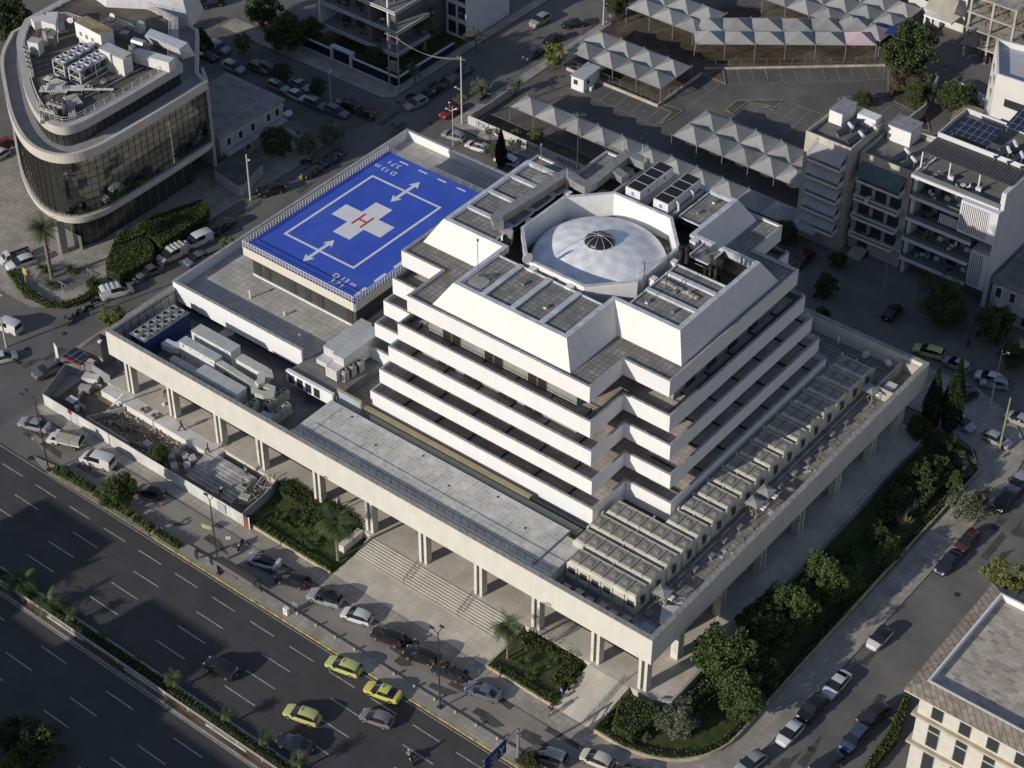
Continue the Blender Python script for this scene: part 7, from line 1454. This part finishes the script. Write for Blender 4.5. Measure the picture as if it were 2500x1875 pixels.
# car park wall with lettering
t=thing('banner_wall','white printed wall along the car park behind the hospital','wall',(0,0,0)); MB().box(-95.6,-60,83.45,83.6,0,1.7).build('panel',M('banner_white',(.52,.51,.5),.7,.03,1),t); MB().box(-95.75,-95.6,83.45,97,0,1.4).build('panel',concrete,t)
ltm=M('lettering_dark',(.05,.05,.07),.6,0)
def ltext(s,x,z,size,m=ltm):
    me=text_mesh(s,size); me.materials.clear(); me.materials.append(m); o=bpy.data.objects.new('lettering',me); col.objects.link(o); o.parent=t; o.location=(x,83.44,z); o.rotation_euler=(math.pi/2,0,0)
ltext('ARRENA',-83.3,.85,1.25); ltext('ARRENA',-75.0,.85,1.25); ltext('Parking',-90.8,.8,1.2); ltext('P',-93.3,.85,1.15,M('lettering_blue',(.03,.07,.25),.5))
MB().box(-93.9,-92.7,83.42,83.44,.35,.42).box(-93.9,-92.7,83.42,83.44,1.3,1.37).box(-93.9,-93.83,83.42,83.44,.35,1.37).box(-92.77,-92.7,83.42,83.44,.35,1.37).build('letter_frame',M('lettering_blue',(.03,.07,.25)),t)
t=thing('wire_fence','thin wire fence around the grey tent rows','fence',(0,0,0)); mb=MB()
for P in ([(-93.5,107.7),(-74.6,107.7),(-74.6,118)],[XY('c0',1640,590),XY('d0',1030,560)],[(-96.2,86),(-96.6,110)]):
    for p_ in along(P,2.2): mb.tube((p_.x,p_.y,0),(p_.x,p_.y,1.9),.03,4)
    for i in range(len(P)-1):
        for z in (.9,1.9): mb.tube((*P[i],z),(*P[i+1],z),.02,4)
mb.build('fence_wire',greym,t)
wk=MB().wall([(-93.5,107.2),(-74.3,107.2),(-74.3,120.5)],0,.5,.3,False).wall([XY('c0',1660,590),XY('d0',1040,560)],0,.35,.3,False).build('retaining_wall',M('kerb_cream',(.5,.46,.36),.8,.15)); tag(wk,'low cream retaining wall under the grey tent rows','wall')
# guard cabin
t=thing('guard_cabin','white guard cabin with ribbed roof in the car park','cabin',(-89.2,103.0,0),R_(3)); MB().box(0,2.5,0,5.0,0,2.45).build('wall',whitep,t); MB().box(-.15,2.65,-.15,5.15,2.45,2.6).build('roof',M('ribbed_roof',(.5,.5,.52),.5,.04,1,lines=(('x',.45,.1),),lc=(.3,.3,.32)),t)
w_=MB().box(.5,1.3,-.05,0,1.1,2.0).build('window',greym,t); MB().box(.56,.88,-.07,-.051,1.15,1.95).box(.92,1.24,-.07,-.051,1.15,1.95).build('pane',wing_g,w_); MB().box(1.5,2.2,-.04,0,.05,2.0).build('door',whitep,t); MB().box(2.5,2.55,1,1.8,1.1,1.9).build('window',wing_g,t); MB().box(2.6,3.3,1.2,1.9,0,.7).build('air_conditioner',ahm,t)
sign(('c0',463,600),2.6,'small blue and white flag on a pole by the guard cabin',M('flag_blue',(.15,.2,.5),.6),0,.35,.5,'flag')
# ================= CONSTRUCTION SITE =================
dirt=M('site_dirt',(.27,.21,.155),.95,.3,.6,bump=.8,stain=.3,c2=(.26,.22,.17))
sheet('site_ground',[(-95.6,-7),(-59,-7),(-59,.1),(-91.5,.1),(-96,2)],.14,dirt)
hd_=M('hoarding_white',(.62,.62,.60),.7,.1,.6,lines=(('x',2.4,.04),),stain=.35)
tag(MB().box(-95.7,-58.0,-7.78,-7.7,.1,2.1).build('hoarding',hd_),'long scuffed white hoarding along the service road side of the building site','fence')
tag(MB().wall([(-95.7,-7.7),(-98.2,-1.5),(-95.5,.8),(-91.5,.6)],.1,2.1,.1,False).build('hoarding',M('hoarding_grey',(.3,.31,.32),.6,.1,1,lines=(('xy',1.1,.05),))),'grey sheet-metal hoarding at the left end of the building site','fence')
tag(MB().wall([(-58.2,-7.7),(-58.5,-3),(-59.2,.2)],.1,1.8,.12,False).build('hoarding',M('hoarding_pale',(.42,.43,.44),.6,.1)),'curved pale hoarding dividing the building site from the left garden','fence')
t=thing('site_gate','narrow red-brown gate at the right end of the white hoarding','gate',(-57.9,-7.75,.1)); MB().box(0,.15,-.05,.05,0,2.1).box(1.1,1.25,-.05,.05,0,2.1).build('post',whitep,t); MB().box(.15,1.1,-.03,.03,.05,1.95).build('gate_leaf',M('gate_red',(.25,.09,.06),.6,.15),t)
MB_=MB().box(-62.2,-60.8,-7.95,-7.8,.5,1.9).build('repair_sheet',M('bluish_sheet',(.4,.42,.48))); tag(MB_,'bluish replacement panel near the right end of the hoarding','panel')
tag(MB().box(-91,-69,-1.6,.05,.1,1.22).build('terrace_slab',M('white_screed',(.72,.70,.68),.8,.08,.5,stain=.5)),'white screeded concrete terrace edge above the excavation','slab')
tag(MB().wall([(-88.6,-6.5),(-80.5,-6.5)],0,.9,.3,False).wall([(-88.6,-6.5),(-86,-1.8)],0,.9,.3,False).build('retaining_wall',concrete),'rough concrete retaining wall of the excavation','wall')
tag(MB().wall(arc(-91,-2.6,2.6,120,280,10),0,.8,.25,False).build('retaining_wall',concrete),'curved concrete wall in the left corner of the building site','wall')
stp=MB()
for k in range(8): stp.box(-70.5,-61.8,-5.9+k*.55,-1.0,.12 if k==0 else .14*k+.1,.14*(k+1)+.1-.002*k)
tag(stp.build('unfinished_stairs',M('bare_steps',(.46,.45,.45),.85,.2,.8,stain=.5,lines=(('x',1.3,.03),))),'wide unfinished grey stairs inside the building site','stairs')
rub=MB(); 
for k in range(520):
    x=rr.uniform(-87,-61);y=rr.uniform(-6.6,-1.7)
    if -71<x<-61.5 and rr.random()<.85: continue
    s=rr.uniform(.05,.28); rub.obox((x,y),s,s*rr.uniform(.5,1.5),.1,.16+s*rr.uniform(.4,1.2),rr.uniform(0,3))
o=tag(rub.build('rubble',M('rubble_stone',(.55,.52,.47),.9,.3,2)),'broken stones and debris strewn over the excavation','rubble'); o['kind']='stuff'
for k in range(9):
    a=at('a2',1050+k*25,330+k*18,.3); t_=MB().obox((rr.uniform(-84,-77),rr.uniform(-5.8,-3)),rr.uniform(2,3.6),.22,.15,.3+.05*k,rr.uniform(-.5,.3)).build('plank',M('plank_brown',(.22,.15,.1),.85,.25,2)); tag(t_,'brown plank lying in the excavation among similar planks','plank','planks in the excavation')
bl=M('pallet_blocks',(.5,.5,.49),.8,.1,2,lines=(('x',.25,.03),('z',.2,.03)))
for k,(x,y) in enumerate(((1245,540),(1490,600),(1565,640),(1625,660),(1470,725),(1580,720),(1450,640))):
    p=at('a2',x,y,.6); t_=thing('block_pallet','%s wrapped pallet of pale blocks beside the unfinished stairs'%nm[k],'pallet',(p.x,p.y,.12),R_(-8*k),'pallets of blocks'); MB().box(-.6,.6,-.45,.45,.14,.85).build('block_stack',bl,t_); MB().box(-.62,.62,-.47,.47,0,.12).build('pallet',M('plank_brown',(.22,.15,.1)),t_)
for k,(x,y,sx,sy,h) in enumerate(((610,180,1.4,1.1,1.0),(720,70,1.6,1.0,.9),(650,225,.6,.6,.7))):
    p=at('a2',x,y,.6); t_=thing('tool_crate',['grey covered crate','rubble-filled metal skip','small pale box'][k]+' in the left corner of the building site','crate',(p.x,p.y,.12),.4*k); MB().box(-sx/2,sx/2,-sy/2,sy/2,0,h).build('body',[greym,steel,ahm][k],t_); MB().box(-sx/2-.03,sx/2+.03,-sy/2-.03,sy/2+.03,h,h+.06).build('lid',[ahm,concrete,ahm][k],t_)
p=at('a2',1310,300,1.3)
for k,(x,y) in enumerate(((1215,250),(1310,300))):
    p=at('a2',x,y,1.3); tag(MB().wall([(p.x-.5,p.y-.4),(p.x+.5,p.y-.4),(p.x+.5,p.y+.4),(p.x-.5,p.y+.4)],1.2,1.5,.12).build('hatch_frame',M('plank_brown',(.22,.15,.1))),'%s wooden hatch frame on the white terrace slab'%['left','right'][k],'frame')
t=thing('generator','beige generator cabinet by the workers at the stairs','generator',(-60.6,-4.6,.12),.3); MB().box(-.7,.7,-.5,.5,.1,1.3).build('body',M('condenser_beige',(.42,.41,.37)),t); MB().box(-.65,.65,-.45,.45,0,.1).build('skid',greym,t)
t=thing('scaffold','tangle of white scaffold tubes over the right end of the unfinished stairs','scaffold',(-61,-3,.1)); mb=MB()
for k in range(26):
    x,y=rr.uniform(-.8,1.6),rr.uniform(-2.6,3); a=rr.uniform(0,6.28); mb.tube((x,y,rr.uniform(0,1.8)),(x+1.8*math.cos(a),y+1.8*math.sin(a),rr.uniform(.2,2.1)),.04,4)
mb.build('tube',M('scaffold_tube',(.4,.4,.4),.5,.1),t)
tag(MB().tube((-87.9,-3.9,.2),(-86.2,-1.5,3.2),.12,6).build('debris_chute',ahm),'pale debris chute leaning on the terrace slab at the left','chute')
# kiosk and solar awning
t=thing('kiosk','red and cream street kiosk with dark pyramid roof and solar panels','kiosk',(-98.4,2.2,0),R_(6)); MB().box(-.2,3.2,.2,3.4,0,2.3).build('wall',M('kiosk_grey',(.3,.29,.27),.7,.1),t); MB().prism(rect(-.6,3.6,-.2,3.9),2.3,3.1,top=rect(1.2,1.9,1.4,2.1)).build('roof',M('kiosk_roof',(.09,.085,.08),.6,.1),t); MB().box(1.3,1.8,1.5,2.0,3.1,3.35).build('roof_cap',whitep,t)
MB().box(-1.5,1.8,-3.0,-.2,2.1,2.25).build('awning',M('kiosk_red',(.35,.08,.05),.6,.1),t); 
for i in range(2): MB().box(-1.4+i*1.7,.1+i*1.6,-2.8,-.5,2.3,2.36).build('solar_panel',pv_,t)
for x in (-1.4,1.7): MB().tube((x,-2.8,0),(x,-2.8,2.1),.05,5).build('post',greym,t)
t=thing('feather_flag','tall grey feather flag beside the kiosk','flag',(-101.9,-.2,0)); MB().tube((0,0,0),(0,0,3.2),.03,5).build('pole',greym,t); MB().add([(0,0,.6),(.6,.03,.7),(.6,.03,2.7),(.2,.02,3.2),(0,0,3.2),(0,.02,.6),(.6,.05,.7),(.6,.05,2.7),(.2,.04,3.2),(0,.02,3.2)],[(0,1,2,3,4),(9,8,7,6,5)]).build('cloth',ahm,t)
tag(MB().prism([(-95.5,-1.2),(-93.4,-.2),(-93.9,.9),(-96,0)],.1,.9).build('cement_trough',M('white_screed',(.72,.70,.68))),'pale concrete trough behind the grey hoarding','trough')
# awnings behind left parapet
t=thing('folded_awning','striped tarpaulin awnings beside the left parapet','awning',(0,0,0)); MB().add([(-93.6,3.8,3.1),(-91,3.8,3.4),(-91,12,3.4),(-93.6,12,3.1)],[(0,1,2,3),(3,2,1,0)]).build('cloth',M('tarp_brown',(.25,.2,.17),.8,.15,1,lines=(('y',1.2,.3),),lc=(.45,.42,.38)),t); MB().tube((-93.5,4,0),(-93.5,4,3.1),.05,4).tube((-93.5,11.8,0),(-93.5,11.8,3.1),.05,4).build('post',greym,t)
# manholes
for k,(tl,l) in enumerate(((('b3',1090,860),'round-in-square manhole cover on the island by the taxis'),(('b3',1430,1085),'dark square cover on the island near the lamp'),(('d3',415,1500),'round manhole cover in the side street near the bottom'),(('d3',1650,195),'round manhole cover in the side street near the stone building'),(('a1',165,1470),'square drain grate on the left street near the dark grey crossover'),(('a1',545,1225),'small square grate on the left street below the motorcycle'),(('a1',230,1350),'square grate on the left street above the first'),(('a2',260,655),'square grate on the island tip'),(('b0',1170,1050),'manhole cover at the crossroads, left one'),(('b0',1490,1045),'manhole cover at the crossroads, right one'),(('b0',1215,865),'square cover on the crossroads corner'))):
    p=at(*tl,.02); z=.125 if 'island' in l else .01; o=MB().lathe((p.x,p.y,z),[(.42,0),(.42,.012)],14).build('manhole_cover',M('cast_iron',(.045,.045,.045),.7,.2,3)); tag(o,l,'manhole cover','manhole covers')
p=at('a2',1925,1325,.02); tag(MB().obox((p.x,p.y),.7,.5,.02,.06,.5).build('board',whitep),'small white board lying on the service road','board')
# ================= PEOPLE =================
skin_=M('skin',(.35,.2,.14),.6,0)
def person(p,hd,lab,top,leg,hairc=(.02,.015,.012),walk=.35,bend=0,helmet=None,vest=None,bag=None,z=0):
    t=thing('person',lab,'person',(p[0],p[1],z),hd)
    def skin(name,V,E,rad,mat,parent,root=0):
        me=bpy.data.meshes.new(name); me.from_pydata(V,E,[]); o=bpy.data.objects.new(name,me); col.objects.link(o); o.parent=parent; me.materials.append(mat)
        m=o.modifiers.new('skin','SKIN'); sv=me.skin_vertices[0].data
        for i,r in enumerate(rad): sv[i].radius=(r,r)
        sv[root].use_root=True; s2=o.modifiers.new('sub','SUBSURF'); s2.levels=1; s2.render_levels=1
        return o
    b=bend; hip=.95; w_=walk
    sh=(b*.55,0,1.42-b*.2); nk=(b*.62,0,1.52-b*.23); hd_c=(b*.72+.02,0,1.66-b*.28)
    V=[(0,0,hip),(b*.25,0,1.18),sh,nk,hd_c,(hd_c[0],0,hd_c[2]+.12)]
    E=[(0,1),(1,2),(2,3),(3,4),(4,5)]; Rr=[.13,.12,.12,.055,.10,.075]
    for s in (-1,1):
        n=len(V); V+=[(sh[0],s*.19,sh[2]),(sh[0]-s*w_*.35+.03,s*.25,1.15-b*.1),(sh[0]-s*w_*.45+.16,s*.24,.93),(sh[0]-s*w_*.45+.2,s*.235,.86)]; E+=[(2,n),(n,n+1),(n+1,n+2),(n+2,n+3)]; Rr+=[.062,.05,.038,.03]
        n=len(V); V+=[(0,s*.1,.88),(s*w_*.5+.03,s*.11,.48),(s*w_*.9-.05,s*.11,.09),(s*w_*.9+.12,s*.115,.045)]; E+=[(0,n),(n,n+1),(n+1,n+2),(n+2,n+3)]; Rr+=[.095,.07,.05,.04]
    skin('body',V,E,Rr,skin_,t)
    tm=M('cloth_'+str(top),top,.8,.05); lm_=M('cloth_'+str(leg),leg,.8,.05)
    Vt=[(0,0,.92),(b*.25,0,1.18),(sh[0],0,sh[2]-.01)]; Et=[(0,1),(1,2)]; Rt=[.16,.155,.15]
    for s in (-1,1): n=len(Vt); Vt+=[V[6 if s<0 else 14],V[7 if s<0 else 15],V[8 if s<0 else 16]]; Et+=[(2,n),(n,n+1),(n+1,n+2)]; Rt+=[.085,.068,.052]
    o=skin('jacket',Vt,Et,Rt,tm,t)
    Vl=[(0,0,.93)]; El=[]; Rl=[.15]
    for s in (-1,1): k_=10 if s<0 else 18; n=len(Vl); Vl+=[V[k_],V[k_+1],V[k_+2]]; El+=[(0,n),(n,n+1),(n+1,n+2)]; Rl+=[.115,.088,.068]
    skin('trousers',Vl,El,Rl,lm_,t)
    MB().lathe((hd_c[0]-.01,0,hd_c[2]+.0),[(.10,.0),(.118,.05),(.108,.11),(.06,.165),(.01,.18)],10).build('helmet' if helmet else 'hair',M('helmet_'+str(helmet),helmet,.4,0) if helmet else M('hair_'+str(hairc),hairc,.8,0),t)
    for s in (-1,1): MB().box(s*w_*.9-.08,s*w_*.9+.2,s*.11-.05,s*.11+.05,0,.09).build('shoe',blackm,t)
    if vest: Vv=[(0,0,.98),(b*.25,0,1.18),(sh[0],0,sh[2])]; skin('vest',Vv,[(0,1),(1,2)],[.175,.17,.16],M('vest_hi',vest,.6,0),t)
    if bag: MB().box(-.05,.3,.26,.4,.55,.85).build('bag',M('bag_'+str(bag),bag,.7,0),t)
    return t
hv=(.45,.62,.05)
person(XY('c3',365,1205,.1),-1.9,'man in dark jacket and trousers walking on the footpath with a pale bag',(.03,.025,.03),(.03,.03,.035),bag=(.5,.48,.45),z=.12)
person(XY('a2',1535,415,1.3),-2.6,'man in dark clothes striding over the white terrace slab',(.05,.045,.03),(.03,.03,.03),walk=.5,z=1.22)
person(XY('a2',1395,140,1.3),-.4,'worker in yellow vest drilling under the podium edge',(.1,.1,.1),(.3,.3,.3),bend=.4,vest=hv,z=1.3)
t=thing('floor_grinder','upright grinding machine held by the worker under the podium','tool',(*XY('a2',1388,200,1.3),1.3)); MB().tube((0,0,.1),(.3,.2,1.0),.04,5).build('handle',greym,t); MB().lathe((0,0,0),[(.28,0),(.28,.2),(.12,.35)],12).build('base',ahm,t)
person(XY('a2',1755,650,.3),.6,'worker in yellow vest standing at the top left of the unfinished stairs',(.1,.1,.1),(.04,.04,.05),bend=.2,vest=hv,z=1.15)
person(XY('a2',2085,830,.3),2.5,'worker in yellow vest among scaffold tubes, rear one',(.08,.08,.1),(.04,.04,.05),bend=.4,vest=hv,z=.9); person(XY('a2',2065,920,.3),2.8,'worker in yellow vest among scaffold tubes, front one',(.08,.08,.1),(.05,.05,.06),bend=.3,vest=hv,z=.5); person(XY('a2',1865,960,.2),1.2,'worker in greenish vest bending at the foot of the unfinished stairs',(.1,.1,.1),(.03,.03,.03),bend=.5,vest=(.35,.5,.15),z=.12)
person(XY('b2',715,1060,1.3),-.5,'person in white top walking under the podium near the hedge',(.55,.55,.55),(.04,.04,.05),walk=.3,z=1.3)
p=at('b3',1320,1580,.5); person((p.x-.1,p.y),2.65,'rider in grey on the yellow motorcycle',(.3,.3,.3),(.03,.03,.04),bend=.35,helmet=(.5,.5,.5),walk=.1,z=.05)
person(XY('d1',1735,1330,.1),1.0,'person in black standing by the grey cabinet on the back street',(.02,.02,.02),(.02,.02,.02),walk=.05,z=.12)
# cleanup prototypes
for t in TP.values():
    for c in list(t.children): bpy.data.objects.remove(c)
    bpy.data.objects.remove(t)
# haze not needed; scene is clear
